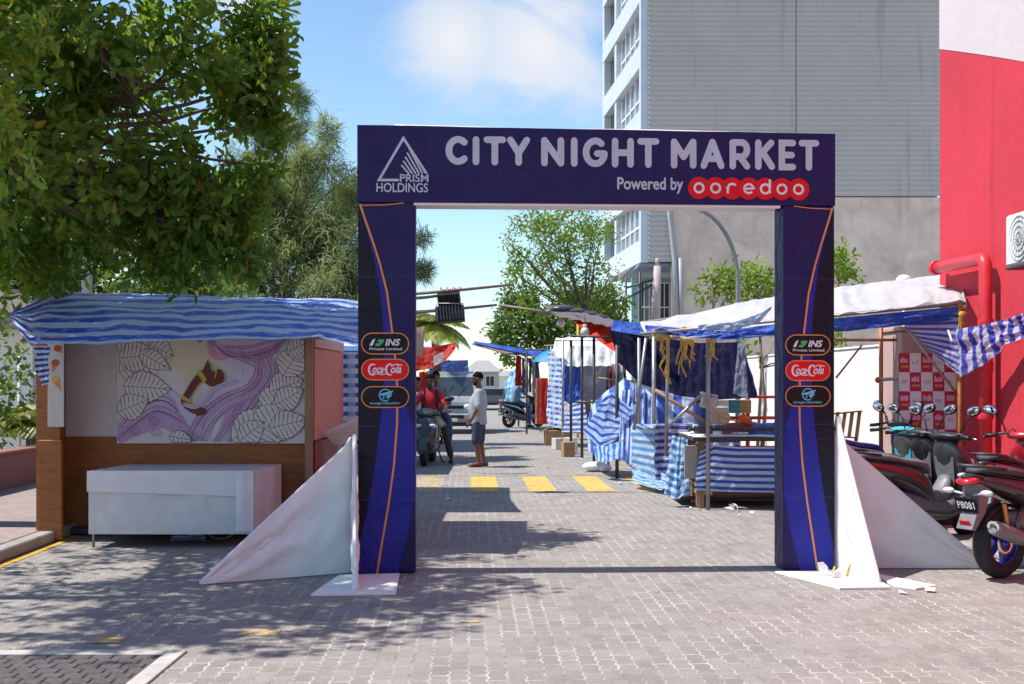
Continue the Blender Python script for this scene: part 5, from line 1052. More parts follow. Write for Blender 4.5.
def rider(label,scoot,dx,dy,dz,shirtm,trous,skin,handw,legs,hyaw=0.,pitch=.0,lean=0.,strap=None,beard=False,helmet=None):
    sl=scoot.location; rz=scoot.rotation_euler.z
    p=thing('person',label,'person',tuple(Vector(sl)+Matrix.Rotation(rz,3,'Z')@Vector((dx,dy,0))),rz); mb=MB(); D=Vector((0,0,dz)); L_=lambda x,y,z:Vector((x+lean*(z-.9),y,z+dz))
    T,Mh=head(mb,L_(.07,0,1.585),hyaw,pitch); mb.tube([L_(0,0,1.35),L_(.03,0,1.44),L_(.055,0,1.53)],[.07,.06,.058],12)
    mb.loft([[v+D+Vector((lean*(v.z-.9),0,0)) for v in r_] for r_ in torso_rings([(0,.84,.12,.165),(-.01,.95,.13,.165),(.0,1.08,.135,.16),(.0,1.22,.125,.175),(0,1.34,.09,.165),(0,1.4,.06,.09)])])
    sh={};ar=[]
    for sd in (1,-1):
        s0=L_(0,sd*.185,1.33); w=Vector(handw[0 if sd>0 else 1]); e=(s0+w)/2+Vector((-.05,sd*.08,-.1)); limb(mb,[s0,e,w],[.055,.043,.03]); hand(mb,w,(w-e),sd,.9); ar.append([s0+Vector((0,-sd*.015,0)),s0.lerp(e,.78)])
    lg=[]
    for hip,kn,an in legs:
        hip,kn,an=Vector(hip),Vector(kn),Vector(an); limb(mb,[hip,kn,an],[.085,.06,.042]); mb.tube([an+Vector((-.04,0,-.03)),an+Vector((.06,0,-.05)),an+Vector((.15,0,-.06))],[.038,.042,.03],10); lg.append([hip,kn,kn.lerp(an,.86)])
    remesh('body',mb,.011,skin,p,3); face_parts(T,Mh,p,beard=beard)
    stn=[(0,.83,.135,.18),(-.005,.95,.148,.182),(.005,1.1,.155,.18),(.0,1.24,.145,.195),(0,1.34,.11,.185),(0,1.40,.08,.12),(.01,1.43,.06,.075)]
    mb=MB(); mb.loft([[v+D+Vector((lean*(v.z-.9),0,0)) for v in r_] for r_ in torso_rings(stn)])
    for a in ar: limb(mb,a,[.075,.068])
    remesh('shirt',mb,.014,shirtm,p,4)
    legs_cloth('trousers',p,trous,(0,0,.86+dz),lg,(.1,.08,.066))
    for hip,kn,an in legs:
        a=Vector(an)-Vector((0,0,.085)); mb=MB(); xs=[(-.075,.045,.034,.04),(-.02,.055,.04,.05),(.06,.05,.045,.042),(.15,.035,.048,.03),(.19,.028,.032,.02)]
        mb.loft([[v+a for v in sup((x,0,z),0,w,h,14,'x',2.6)] for x,z,w,h in smooth_st(xs)]); mb.build('shoe',black,p)
    if strap:
        mb=MB()
        for sd in (1,-1): mb.tube([L_(-.1,sd*.12,1.36),L_(.03,sd*.125,1.425),L_(.125,sd*.13,1.3),L_(.155,sd*.14,1.15),L_(.1,sd*.17,1.0)],.02,6)
        mb.build('backpack_strap',strap,p)
    return p
redshirt=W('red polo shirt',(.5,.02,.035),.8,.15,8,.3); darktr=W('dark grey trousers',(.035,.033,.036),.8,.2,10,.3); jeans=W('blue jeans',(.05,.1,.22),.85,.25,14,.3); denim=W('faded blue shirt',(.16,.25,.36),.85,.15,10,.3); plaid=W('grey patterned shirt',(.2,.2,.22),.8,.6,26,.2); palesh=W('pale lilac shirt',(.5,.5,.58),.8,.1,8,.3)
rider('rider in red polo with dark backpack straps on the scooter facing us',SF,.34,.02,.03,redshirt,darktr,skinB,((.56,.33,1.05),(.56,-.33,1.05)),[((0,.1,.9),(.42,.3,.72),(.32,.44,.1)),((0,-.1,.9),(.42,-.2,.78),(.45,-.2,.44))],.05,.08,.06,black)
rider('pillion passenger in patterned shirt peering over the red shirted riders shoulder',SF,-.1,.09,.1,plaid,jeans,skinA,((.24,.2,1.1),(.24,-.2,1.1)),[((0,.1,1.0),(.38,.27,.86),(.26,.3,.5)),((0,-.1,1.0),(.38,-.27,.86),(.26,-.3,.5))],.1,.0,0.)
rider('rider in faded blue shirt and jeans on the far off scooter',SG,.3,0,.06,denim,jeans,skinB,((.56,.33,1.05),(.56,-.33,1.05)),[((0,.1,.9),(.42,.2,.76),(.42,.2,.42)),((0,-.1,.9),(.36,-.3,.72),(.3,-.4,.1))],0,.05,.04)
def bystander(label,loc,rotz):
    p=thing('person',label,'person',loc,rotz); mb=MB(); T,Mh=head(mb,(.03,0,1.575),R(-6),R(4)); mb.tube([(-.02,0,1.33),(.005,0,1.43),(.02,0,1.52)],[.07,.06,.058],12)
    mb.loft(torso_rings([(-.02,.8,.11,.16),(0,.92,.12,.16),(.0,1.05,.12,.15),(.01,1.2,.12,.17),(-.01,1.31,.1,.165),(-.02,1.38,.06,.09)]))
    for sd in (1,-1):
        limb(mb,[(-.02,sd*.185,1.33),(-.05,sd*.24,1.08),(.05,sd*.25,.86)],[.055,.043,.029]); hand(mb,(.05,sd*.25,.86),(.1,0,-.24),sd,.5)
        limb(mb,[(0,sd*.09,.84),(.02,sd*.1,.47),(-.02,sd*.1,.09)],[.088,.058,.041]); mb.tube([(-.07,sd*.1,.05),(.05,sd*.1,.04),(.14,sd*.11,.03)],[.036,.04,.028],10)
    remesh('body',mb,.011,skinA,p,3); face_parts(T,Mh,p,beard=False)
    shirt(p,palesh,[(0,.78,.14,.19),(.01,.9,.145,.19),(.01,1.05,.145,.18),(.01,1.2,.145,.19),(0,1.29,.12,.19),(-.015,1.36,.09,.14),(-.015,1.4,.065,.085)],[[(-.02,.17,1.32),(-.045,.235,1.1)],[(-.02,-.17,1.32),(-.045,-.235,1.1)]],.07,.075)
    legs_cloth('trousers',p,darktr,(0,0,.84),[[(0,.09,.82),(.02,.1,.47),(-.02,.1,.1)],[(0,-.09,.82),(.02,-.1,.47),(-.02,-.1,.1)]],(.108,.085,.07))
    for sd in (1,-1):
        a=Vector((-.02,sd*.1,0)); mb=MB(); xs=[(-.075,.045,.036,.04),(-.02,.06,.042,.055),(.06,.05,.047,.045),(.15,.035,.05,.03),(.2,.028,.035,.02)]
        mb.loft([[v+a for v in sup((x,0,z),0,w,h,14,'x',2.6)] for x,z,w,h in smooth_st(xs)]); mb.build('shoe',black,p)
    return p
bystander('person in pale lilac shirt behind the riders, partly hidden by the left pillar',(gx(416,25),25.2,0),R(-75))

# ------------------------------------------------------------------ vehicles far up the street
def van(label,loc,rotz):
    v=thing('silver_van',label,'van',loc,rotz); b=MB()   # local +X forward; origin under the front bumper
    prof=[(0,.35),(.0,.72),(-.06,.98),(-.35,1.12),(-.95,1.80),(-1.25,1.93),(-3.6,1.95),(-3.75,1.85),(-3.8,.4)]
    half=.735; vs=[];
    xs=prof; n=len(xs); wid=[.94,1,1,.97,.86,.84,.84,.86,.97]
    rings=[[Vector((x,s*half*w,z)) for (x,z),w in zip(xs,wid)] for s in (-1,1)]
    A,B=rings; b.add(A+B,[list(range(n)),list(range(n,2*n))]+[[k,(k+1)%n,n+(k+1)%n,n+k] for k in range(n)]); b.build('body',silverp,v)
    def on(p,q,t): return Vector(p).lerp(Vector(q),t)
    def quad(a,c,y0,y1,name,m,off=.012,inset=.08):
        d=Vector((c[0]-a[0],0,c[1]-a[1])); nn=Vector((-d.z,0,d.x)).normalized(); nn=nn if nn.x>0 else -nn
        p=[Vector((a[0],0,a[1]))+d*t for t in (inset,1-inset)]
        g=MB(); q=[p[0]+Vector((0,-y0,0)),p[0]+Vector((0,y0,0)),p[1]+Vector((0,y1,0)),p[1]+Vector((0,-y1,0))]; q=[w+nn*off for w in q]; g.add(q,[[0,1,2,3]]); return g.build(name,m,v)
    quad((-.35,1.12),(-.95,1.8),.66,.58,'windscreen',glass_m)
    g=MB(); 
    for y in (-.3,.12): g.bar((-.33,y,1.17),(-.62,y+.32,1.48),.015,.015)
    g.build('wiper',black,v)
    for s in (-1,1):
        g=MB(); g.ball((-.03,s*.52,.83),(.07,.17,.1),14,9); g.build('headlight',lens_m,v)
        g=MB(); g.box((-.78,s*.80,1.25),(.09,.15,.2),b=.03); g.build('mirror',silverp,v)
        g=MB(); g.add([Vector((x,s*(half*w+.004),z)) for x,z,w in ((-.62,1.2,.97),(-1.05,1.75,.87),(-3.5,1.78,.865),(-3.6,1.2,.965))],[[0,1,2,3]]); g.build('side_window',glass_m,v)
        for x in (-.75,-3.0): 
            w=MB(); w.lathe([(.14,-.08),(.25,-.085),(.28,-.05),(.28,.05),(.25,.085),(.14,.08)],(x,s*.66,.28),Matrix.Rotation(R(90),3,'X'),24,closed=True); wo=w.build('wheel',tyre,v)
            w=MB(); w.lathe([(0,-.07),(.14,-.06),(.14,.06),(0,.07)],(x,s*.66,.28),Matrix.Rotation(R(90),3,'X'),20); w.build('rim',steel,wo)
    g=MB(); g.box((.0,0,.83),(.05,.7,.1),b=.01); [g.box((.028,0,.80+.03*i),(.01,.66,.01),b=.002) for i in range(3)]; g.build('grille',black,v)
    g=MB(); g.box((.02,0,.52),(.14,1.45,.22),b=.04); g.build('bumper',silverp,v); g=MB(); g.box((.095,0,.53),(.02,.75,.12),b=.008); g.build('air_intake',black,v)
    g=MB(); g.box((.11,.0,.44),(.012,.34,.1),b=.002); g.build('number_plate',paper,v)
    g=MB(); g.box((-.02,0,.3),(.1,1.3,.12),b=.02); g.build('underbody',black,v)
    return v
van('small silver van parked facing us behind the scooter riders',(gx(452,36.),36.0,0),R(-90))
def lorry(label,loc,rotz):
    v=thing('small_lorry',label,'lorry',loc,rotz)
    MB().box((-.7,0,1.35),(1.3,1.7,1.4),b=.08).build('cab',greyplastic,v); MB().box((-3.4,0,1.2),(3.8,1.75,.9),b=.03).build('cargo_bed',W('grey brown cargo bed',(.16,.13,.11),.7),v)
    g=MB(); g.box((-.045,0,1.65),(.03,1.45,.55),b=.01); g.build('windscreen',glass_m,v)
    g=MB(); g.box((.0,0,.6),(.12,1.7,.25),b=.03); g.build('bumper',black,v); g=MB(); g.box((-2.6,0,.62),(5.2,.7,.16)); g.build('chassis',black,v)
    for s in (-1,1):
        g=MB(); g.box((-.04,s*.62,.9),(.03,.25,.16),b=.01); g.build('headlight',lens_m,v)
        for x in (-.8,-4.1): MB().lathe([(0,-.1),(.36,-.1),(.38,-.05),(.38,.05),(.36,.1),(0,.1)],(x,s*.75,.38),Matrix.Rotation(R(90),3,'X'),22).build('wheel',tyre,v)
    return v
lorry('dark small lorry parked far up the street right of the van',(gx(490,66),66,0),R(-90)).scale=(1,1,.62)
# ------------------------------------------------------------------ buildings and walls
def stainwall(name,c,stain,scale=.5,amt=.6,rough=.85,drip=True,bmp=.35,crack=False):
    m,N,L,b,out=new_mat(name); v=coord(N); n1=ramp(N,L,noise_n(N,L,v,scale,8,.65,.5),.38,.68); f=noise_n(N,L,v,scale*14,5,.7)
    cc=mixc(N,L,mth(N,L,'MULTIPLY',n1,amt),c,stain); cc=mixc(N,L,mth(N,L,'MULTIPLY',ramp(N,L,f,.4,.75),.2),cc,tuple(x*.7 for x in c))
    if drip:
        mp=N.new('ShaderNodeMapping'); L.new(v,mp.inputs[0]); mp.inputs['Scale'].default_value=(2.2,2.2,.12); d=ramp(N,L,noise_n(N,L,mp.outputs[0],1.,6,.7),.58,.72); cc=mixc(N,L,mth(N,L,'MULTIPLY',d,.45),cc,tuple(x*.45 for x in stain))
    if crack:
        vo=N.new('ShaderNodeTexVoronoi'); vo.feature='DISTANCE_TO_EDGE'; vo.inputs['Scale'].default_value=.28
        ad=N.new('ShaderNodeMixRGB'); ad.blend_type='ADD'; ad.inputs[0].default_value=.9; L.new(v,ad.inputs[1]); nz_=N.new('ShaderNodeTexNoise'); nz_.inputs['Scale'].default_value=1.2; nz_.inputs['Detail'].default_value=6; L.new(v,nz_.inputs['Vector']); L.new(nz_.outputs[1],ad.inputs[2]); L.new(ad.outputs[0],vo.inputs['Vector'])
        e=ramp(N,L,vo.outputs['Distance'],.012,.0); cc=mixc(N,L,mth(N,L,'MULTIPLY',e,.6),cc,(.08,.07,.065))
    L.new(cc,b.inputs['Base Color']); b.inputs['Roughness'].default_value=rough; b.inputs['Specular IOR Level'].default_value=.25; bump(N,L,b,f,bmp,.02); return m
redwall=stainwall('red painted render',(.6,.042,.062),(.42,.035,.05),.45,.7,.75,True,.5); wwhite=stainwall('white painted render',(.78,.76,.75),(.68,.65,.62),.5,.4,.8,False); oran=W('orange door panel',(.6,.14,.02),.55,.12,3,.1)
RWl=6.2
rb=thing('red_building','red rendered building with white upper paint along the right pavement','building',tuple(S(RWl+2,10)),SROT)
def sbox(l0,l1,t0,t1,z0,z1,m,name,parent,b=.01): return MB().box(S((l0+l1)/2,(t0+t1)/2,(z0+z1)/2),(l1-l0,t1-t0,z1-z0),Matrix.Rotation(SROT,3,'Z'),b).build(name,m,parent,world=True)
sbox(RWl,RWl+5,-3,15.25,0,9,redwall,'wall',rb)
# white painted upper field with a curved lower edge, standing slightly proud
def wl(t,z): return S(RWl-.004,t,z)
Pw=[]
def zt(px,py,t): return EYE+(HY-py)/F*S(RWl,t).y
for i in range(22):
    t=15.24-i*.35; u=15.24-t; Pw.append(wl(t,6.0-.33*u-.006*u*u))
top=[wl(15.24-i*.35,8.98) for i in range(22)]; MB().add(Pw+top,[[k,k+1,22+k+1,22+k] for k in range(21)]).build('white_upper_paint',stainwall('pale pink white render',(.6,.52,.52),(.52,.43,.44),.5,.5,.8,False),rb,world=True)
# drain pipe
PL=RWl-.14
def wp(px,py):   # point on the vertical plane l=PL seen at this pixel
    d=Vector(((px-CX)/F,1,(HY-py)/F)); l=d.x+.036*d.y; k=PL/l*(1); p=d*k; return Vector((p.x,p.y,p.z+EYE))
redpipe=W('red painted pipe',(.6,.03,.045),.4,.1,6,.05); 
a=wp(936,268);b_=wp(984,258); P=[a,b_+Vector((0,.1,0)),b_+Vector((0,.02,-.01)),b_+Vector((0,-.04,-.09)),Vector((b_.x,b_.y-.045,.05))]
pb=MB(); pb.tube(P,.075,14); 
for z in (1.2,2.3): pb.lathe([(.085,-.04),(.092,0),(.085,.04)],(b_.x,b_.y-.045,z),None,16)
pb.tube([a+Vector((0,.05,0)),a+Vector((0,-.06,0))],.092,14); pb.build('drain_pipe',redpipe,rb,world=True)
sbox(RWl-.012,RWl+.02,14.5,14.98,.05,2.75,oran,'door',rb)
ac=thing('air_conditioner','white air conditioner unit mounted on the red wall at right edge','air conditioner',tuple(wp(1030,250)),SROT)
cc=wp(1022,242); acm=W('off white metal casing',(.68,.67,.65),.45,.06,6,.05)
ca=Vector((cc.x-.02,cc.y-.45,cc.z)); MB().box(ca,(.32,.86,.56),Matrix.Rotation(SROT,3,'Z'),.025).build('casing',acm,ac,world=True)
g=MB(); 
for r_ in (.07,.13,.19,.24): g.lathe([(r_-.006,-.004),(r_+.006,-.004),(r_+.006,.004),(r_-.006,.004)],ca+Vector((-.168,.1,0)),Matrix.Rotation(R(90),3,'Y'),28,closed=True)
for i in range(8): a=i*math.pi/8; g.bar(ca+Vector((-.168,.1+.24*math.cos(a),.24*math.sin(a))),ca+Vector((-.168,.1-.24*math.cos(a),-.24*math.sin(a))),.006,.006)
g.build('fan_grille',W('grey grille',(.35,.35,.35),.5),ac,world=True)
g=MB(); g.box(ca+Vector((.02,0,-.3)),(.42,.8,.03)); g.build('bracket',darksteel,ac,world=True)
g=MB()
for i in range(9): g.box(ca+Vector((-.05+.02*0,.432,-.2+.05*i)),(.2,.01,.012),None,.002)
g.build('louvres',darksteel,ac,world=True)
# white wall beyond, and pinkish pillar
ww=thing('white_wall','plain white boundary wall behind the right stalls and parked scooters','wall',tuple(S(RWl,22)),SROT)
sbox(RWl,RWl+.18,16.95,34,0,2.13,wwhite,'wall',ww); sbox(RWl-.02,RWl+.2,16.95,34,2.132,2.17,wwhite,'coping',ww)
pkp=stainwall('pinkish worn render',(.48,.33,.31),(.4,.3,.28),1.2,.6)
pp=MB(); pp.box(S(RWl-.05,16.2,1.15),(.5,.75,2.3),Matrix.Rotation(SROT,3,'Z'),.015); pp.box(S(RWl-.05,16.2,2.33),(.56,.81,.06),Matrix.Rotation(SROT,3,'Z'),.01); tag(pp.build('gate_pier',pkp),'worn pinkish pier between white wall and red building','pier')
# checkered banner board leaning
bn=thing('checked_banner','red and white checkered display banner standing before the red wall','banner',(gx(929,14.6),14.6,0),0)
x0,x1=gx(901,14.6),gx(957,14.6); z1=EYE+(HY-353)/F*14.6
bw=W('white banner fabric',(.72,.68,.72),.6,.05,4,.15); br_=W('crimson banner print',(.5,.015,.07),.6,.08,5,.1)
def bp(u,v,off=0.): return Vector((x0+(x1-x0)*u,14.62+.05*v-off+.03*math.sin(u*3+1)*1.0,.05+(z1-.05)*v))
mb=MB().grid(lambda u,v:bp(u,v),24,24)
rows,cols=8,5; rr=random.Random(2)
def bar_(a,b_,c,d,off): mb.add([bp(a,c,off),bp(b_,c,off),bp(b_,d,off),bp(a,d,off)],[[0,1,2,3]])
for r_ in range(rows):
    for c_ in range(cols):
        u0,u1=c_/cols,(c_+1)/cols; v0=r_/rows; h=1/rows
        if (r_+c_)%2==1:
            mb.cur=1; mb.grid(lambda u,v:bp(u0+(u1-u0)*u,v0+h*v,.004),3,2,False)
            mb.cur=2; x=u0+.03
            while x<u1-.045: w=rr.uniform(.016,.03); bar_(x,x+w,v0+h*.5,v0+h*rr.uniform(.68,.82),.008); x+=w+.007
            mb.cur=3; x=u0+.04
            while x<u1-.05: w=rr.uniform(.015,.035); bar_(x,x+w,v0+h*.22,v0+h*.36,.008); x+=w+.008
        else:
            mb.cur=4; x=u0+.04
            while x<u1-.05: w=rr.uniform(.012,.03); bar_(x,x+w,v0+h*.42,v0+h*rr.uniform(.5,.64),.004); x+=w+.008
mb.build('banner_sheet',[bw,br_,W('pale pink mark',(.7,.45,.5),.6),W('orange mark',(.7,.25,.08),.6),W('grey mark',(.5,.42,.45),.6)],bn,world=True)
fr=MB(); fr.box((x0+.02,14.76,.9),(.03,.03,1.8)); fr.box((x1-.02,14.76,.9),(.03,.03,1.8)); fr.box(((x0+x1)/2,14.76,1.9),(x1-x0,.03,.03)); fr.build('frame',steel,bn,world=True)
# folded wooden chair behind the right pillar
ch=thing('wooden_chair','slatted wooden chair propped against the white wall behind right pillar','chair',tuple(at(846,436,15.9)),0)
wm=wood('orange timber',(.34,.17,.06),(.5,.28,.1),(8,8,2))
for i in range(4): MB().bar(at(834+i*7.5,437,15.9),at(838+i*7.2,412,16.0),.05,.015).build('slat',wm,ch,world=True)
MB().bar(at(832,414,15.98),at(862,411,15.98),.05,.02).build('top_rail',wm,ch,world=True); MB().bar(at(830,436,15.88),at(858,438,15.88),.05,.02).build('seat',wm,ch,world=True)
for x in (831,856):
    p=at(x,437,15.9); MB().bar((p.x,15.9,0),p,.04,.04).build('leg',wm,ch,world=True)
# street lamp with curved arm, dish, leaning board
sl=thing('street_lamp','pale steel street lamp with curved arm behind the canopy','street lamp',(gx(738,21),21,0))
b0=gx(738,21); tz=EYE+(HY-208)/F*21; mb=MB(); mb.tube([(b0,21,0),(b0,21,2.2),(b0,21,3.4)]+[(b0-.95+.95*math.cos(R(a_)),21,3.4+1.35*math.sin(R(a_))) for a_ in range(10,91,10)]+[(b0-1.5,21,4.78)],[.05,.048,.042]+[.036]*10,10); mb.build('pole',galv,sl,world=True)
MB().ball((b0-1.7,21,4.78),(.3,.11,.06),14,8).build('lamp_head',acm,sl,world=True)
mb=MB(); mb.ball((0,0,.12),(.13,.13,.12),16,10); mb.tube([(0,0,.0),(0,0,.1)],.05,8); mb.tube([(0,0,-1.2),(0,0,.02)],.025,8); o=mb.build('white_dome',acm,loc=(0,0,0)); o.location=at(904,279,17.3); o.location.z=2.95; tag(o,'small white dome on a post behind right end of the canopy','dome')
# --- tall building with corrugated side
by=59.; 
XL,XR=gx(641,by),gx(940.5,by); ZB=EYE+(HY-196)/F*by; ZB2=EYE+(HY-262)/F*by; XM=gx(672,by); TOP=26
tbd=thing('office_building','tall grey office building with corrugated side over bare concrete base','building',((XL+XR)/2,by+6,0))
cor=stainwall('grey corrugated cladding',(.5,.46,.46),(.42,.39,.39),.3,.6,.55,True,.05)
def corr(x0,x1,z0,z1,name,Y=by):
    mb=MB(); pitch=.25; n=int((z1-z0)/pitch); pr=[]
    for i in range(n):
        z=z0+i*pitch; pr+=[(0.,z),(.0,z+.07),(-.045,z+.11),(-.045,z+.20),(0.,z+.248)]
    vs=[Vector((x0,Y+d,z)) for d,z in pr]+[Vector((x1,Y+d,z)) for d,z in pr]; m=len(pr)
    mb.add(vs,[[k,k+1,m+k+1,m+k] for k in range(m-1)]); return mb.build(name,cor,tbd,world=True)
seam=gx(796,by)
corr(XL+.35,XM,ZB2,ZB,'corrugated_panel'); corr(XL+.35,seam-.02,ZB,TOP,'corrugated_panel'); corr(seam+.02,XR,ZB,TOP,'corrugated_panel')
conw=stainwall('stained bare concrete',(.85,.67,.58),(.5,.38,.32),.55,.85,.9,True,.4)
MB().box(((XM+XR)/2,by+.25,ZB/2-.03),(XR-XM,.4,ZB-.06)).build('concrete_wall',conw,tbd,world=True)
MB().box(((XL+XR)/2+.2,by+5.5,(TOP+ZB2)/2+.1),(XR-XL-.6,10.6,TOP-ZB2)).build('core_wall',cor,tbd,world=True)
fm=W('pale blue grey cladding panel',(.56,.6,.66),.4,.08,1.5,.05,.1); wfr=W('white window frame',(.7,.7,.72),.4,.05,3,.02)
wg,_N,_L,_b,_o=new_mat('pale window glass'); _b.inputs['Base Color'].default_value=(.25,.3,.33,1); _b.inputs['Roughness'].default_value=.08; _b.inputs['Metallic'].default_value=.4
fx=XL; D=Vector((-.085,1,0)).normalized(); FN=Vector((-1,-.085,0)).normalized(); O_=Vector((XL+.0,by,0)); LEN=12.
def fb(s0,s1,z0,z1,d0,d1,m,name,b=.01,parent=tbd):
    c=O_+D*((s0+s1)/2)+FN*((d0+d1)/2)+Vector((0,0,(z0+z1)/2)); Mr=Matrix((D,-FN,Vector((0,0,1)))).transposed()
    return MB().box(c,(s1-s0,abs(d1-d0),z1-z0),Mr,b).build(name,m,parent,world=True)
fb(-.02,.36,ZB2-.02,TOP,-.36,.02,fm,'corner_column')
fb(.37,LEN,ZB2,TOP,-.8,-.5,fm,'recess_wall')
pit=EYE+0; pitch=65.6/F*by; bandh=1.15
for i in range(6):
    z=ZB2+i*pitch; fb(.37,LEN,z,z+bandh,-.5,.0,fm,'spandrel_band')
    s=.5; zt0,zt1=z+bandh+.003,z+pitch-.003
    w=fb(.45,LEN*.62,zt0,zt1,-.44,-.4,wg,'window')
    f=MB(); Mr=Matrix((D,-FN,Vector((0,0,1)))).transposed()
    for j in range(6):
        sx_=.5+j*(LEN*.62-.55)/5; f.box(O_+D*sx_+FN*-.36+Vector((0,0,(zt0+zt1)/2)),(.12,.09,zt1-zt0-.01),Mr)
    f.box(O_+D*(LEN*.31+.22)+FN*-.37+Vector((0,0,zt0+(zt1-zt0)*.42)),(LEN*.62-.5,.06,.12),Mr); f.build('window_frame',wfr,w,world=True)
    fb(LEN*.62+.1,LEN*.62+.7,zt0,zt1,-.5,-.06,fm,'mullion_column'); fb(LEN-.5,LEN,zt0,zt1,-.5,-.02,fm,'mullion_column')
    fb(LEN*.68,LEN-.52,zt0,zt1,-.47,-.43,glass_m,'window')
# under the overhang: soffit, ground floor glazing, drain pipe, posts
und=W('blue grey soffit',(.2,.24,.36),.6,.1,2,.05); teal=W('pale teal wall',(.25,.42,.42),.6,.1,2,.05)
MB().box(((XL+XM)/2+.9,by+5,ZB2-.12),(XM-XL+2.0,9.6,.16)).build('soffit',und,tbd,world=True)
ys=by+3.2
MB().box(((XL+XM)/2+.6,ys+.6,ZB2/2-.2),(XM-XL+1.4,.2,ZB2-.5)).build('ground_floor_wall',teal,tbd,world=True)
for i in range(2):
    z0=1.6+3.0*i; w=MB().box(((XL+XM)/2+.4,ys+.46,z0+1.2),(XM-XL-.1,.04,2.2)).build('shop_window',glass_m,tbd,world=True)
    f=MB()
    for j in range(7): f.box((XL+.3+j*.27,ys+.42,z0+1.2),(.05,.05,2.2))
    for zz in (.12,1.0,2.3): f.box(((XL+XM)/2+.4,ys+.41,z0+zz),(XM-XL-.1,.05,.07))
    f.build('window_frame',wfr,w,world=True)
dp=MB(); dp.tube([at(669,196,by-.2),at(669,206,by-.2),at(675,262,by-.2),at(677,330,by-.2)],.14,10); dp.tube([at(680,258,by-.25),at(682,330,by-.25)],.12,8); dp.build('drain_pipe',W('grey drain pipe',(.36,.36,.38),.5,.15,3,.1),tbd,world=True)
rl_=MB()
for (x0,y0,x1,y1) in ((626,288,656,279),(626,299,656,283),(626,277,626,330),(640,272,640,330),(655,265,655,330)): rl_.tube([at(x0,y0,by+.8),at(x1,y1,by+.8)],.06,6)
rl_.build('stair_railing',darksteel,tbd,world=True)
pt=MB(); pt.tube([at(655,330,45),at(657.5,266,45)],[.2,.14],8); pt.tube([at(657.5,266,45),at(657,258,45)],[.08,.06],8); tag(pt.build('wooden_post',W('pinkish weathered post',(.45,.36,.36),.8,.2,2,.2)),'pinkish weathered post standing before the office building overhang','post')
aw=MB(); aw.bar(at(604,305,58),at(628,296,58),.8,.12); aw.bar(at(604,297,58),at(624,292,58),.7,.1); tag(aw.build('shop_awning',wfr),'pale flat awnings low behind the bay of office building','awning')
# houses far up the street and at left
def house(label,x0,x1,y0,z_e,z_r,depth,m,rm,rot=0.,gable='x'):
    h=thing('house',label,'house',((x0+x1)/2,y0+depth/2,0)); MB().box(((x0+x1)/2,y0+depth/2,z_e/2),(x1-x0,depth,z_e)).build('wall',m,h,world=True)
    xm,ym=(x0+x1)/2,y0+depth/2; o=.35; e=[(x0-o,y0-o,z_e),(x1+o,y0-o,z_e),(x1+o,y0+depth+o,z_e),(x0-o,y0+depth+o,z_e)]
    if gable=='x': r=[(xm-.2*(x1-x0),ym,z_r),(xm+.2*(x1-x0),ym,z_r)]; f=[[0,1,5,4],[1,2,5],[2,3,4,5],[3,0,4],[0,3,2,1]]
    else: r=[(xm,y0-o,z_r),(xm,y0+depth+o,z_r)]; f=[[0,1,4],[1,2,5,4],[2,3,5],[3,0,4,5],[0,3,2,1]]
    mb=MB(); mb.add(e+r,f); mb.build('roof',rm,h,world=True)
    nwin=max(2,int((x1-x0)/2.2))
    for i in range(nwin):
        for zf in (0,1) if z_e>5 else (0,):
            x=x0+(x1-x0)*(i+.5)/nwin; z=1.7+3*zf; w=MB().box((x,y0-.02,z),(.9,.05,1.1)).build('window',glass_m,h,world=True); f=MB()
            f.box((x,y0-.05,z+.58),(1.05,.08,.08)); f.box((x,y0-.05,z-.58),(1.05,.1,.08)); f.box((x-.48,y0-.05,z),(.07,.08,1.1)); f.box((x+.48,y0-.05,z),(.07,.08,1.1)); f.box((x,y0-.05,z),(.05,.06,1.1)); f.build('frame',wfr,w,world=True)
    return h
rgrey=W('grey shingle roof',(.3,.29,.28),.8,.25,3,.4); palew=stainwall('pale wall render',(.5,.48,.44),(.4,.37,.33),.3,.5,.85)
house('far grey roofed two storey house closing the street behind the van',gx(466,130),gx(498,130),130,2.75,4.1,9,palew,rgrey)
house('distant low pale house beyond the grey roofed one at street end',gx(487,165),gx(520,165),165,2.4,3.2,7,wwhite,rgrey)
lw=house('grey roofed white house behind the pink planter wall at left',-14.,-8.6,21,2.55,3.9,6,wwhite,W('dull roof sheet',(.2,.17,.15),.7,.15,3,.2),gable='y')
pinkw=stainwall('pinkish red render',(.3,.12,.1),(.24,.1,.09),1.,.6)
pw2=MB(); pw2.box(S(-6.5,19.5,.3),(.2,21,.6),Matrix.Rotation(SROT,3,'Z'),.015); pw2.box(S(-6.5,19.5,.62),(.28,21.1,.05),Matrix.Rotation(SROT,3,'Z'),.01); tag(pw2.build('planter_wall',pinkw),'low pinkish planter wall beside the left pavement','wall')
sgn=thing('display_rack','rack of dark and yellow items behind the pink planter wall','rack',tuple(at(22,430,20.)))
MB().box(at(28,435,20.2),(.9,.3,.06)).build('shelf',wpost,sgn,world=True); p=at(28,432,20.2); MB().box((p.x,20.2,.4),(.06,.06,.8)).build('post',darksteel,sgn,world=True)
for i,mm in enumerate((black,darksteel,black,M_['ice cream yellow paint'],darkred)): q=at(16+6*i,425,20.1); MB().box((q.x,20.15,q.z),(.08,.12,.36+.08*(i%2))).build('item',mm,sgn,world=True)
wpn=at(19.5,356,19.5); tag(MB().tube([(wpn.x,19.5,0),(wpn.x,19.5,wpn.z)],.03,8).build('white_pole',whitevinyl),'thin white pole behind left end of the kiosk tarp','pole')
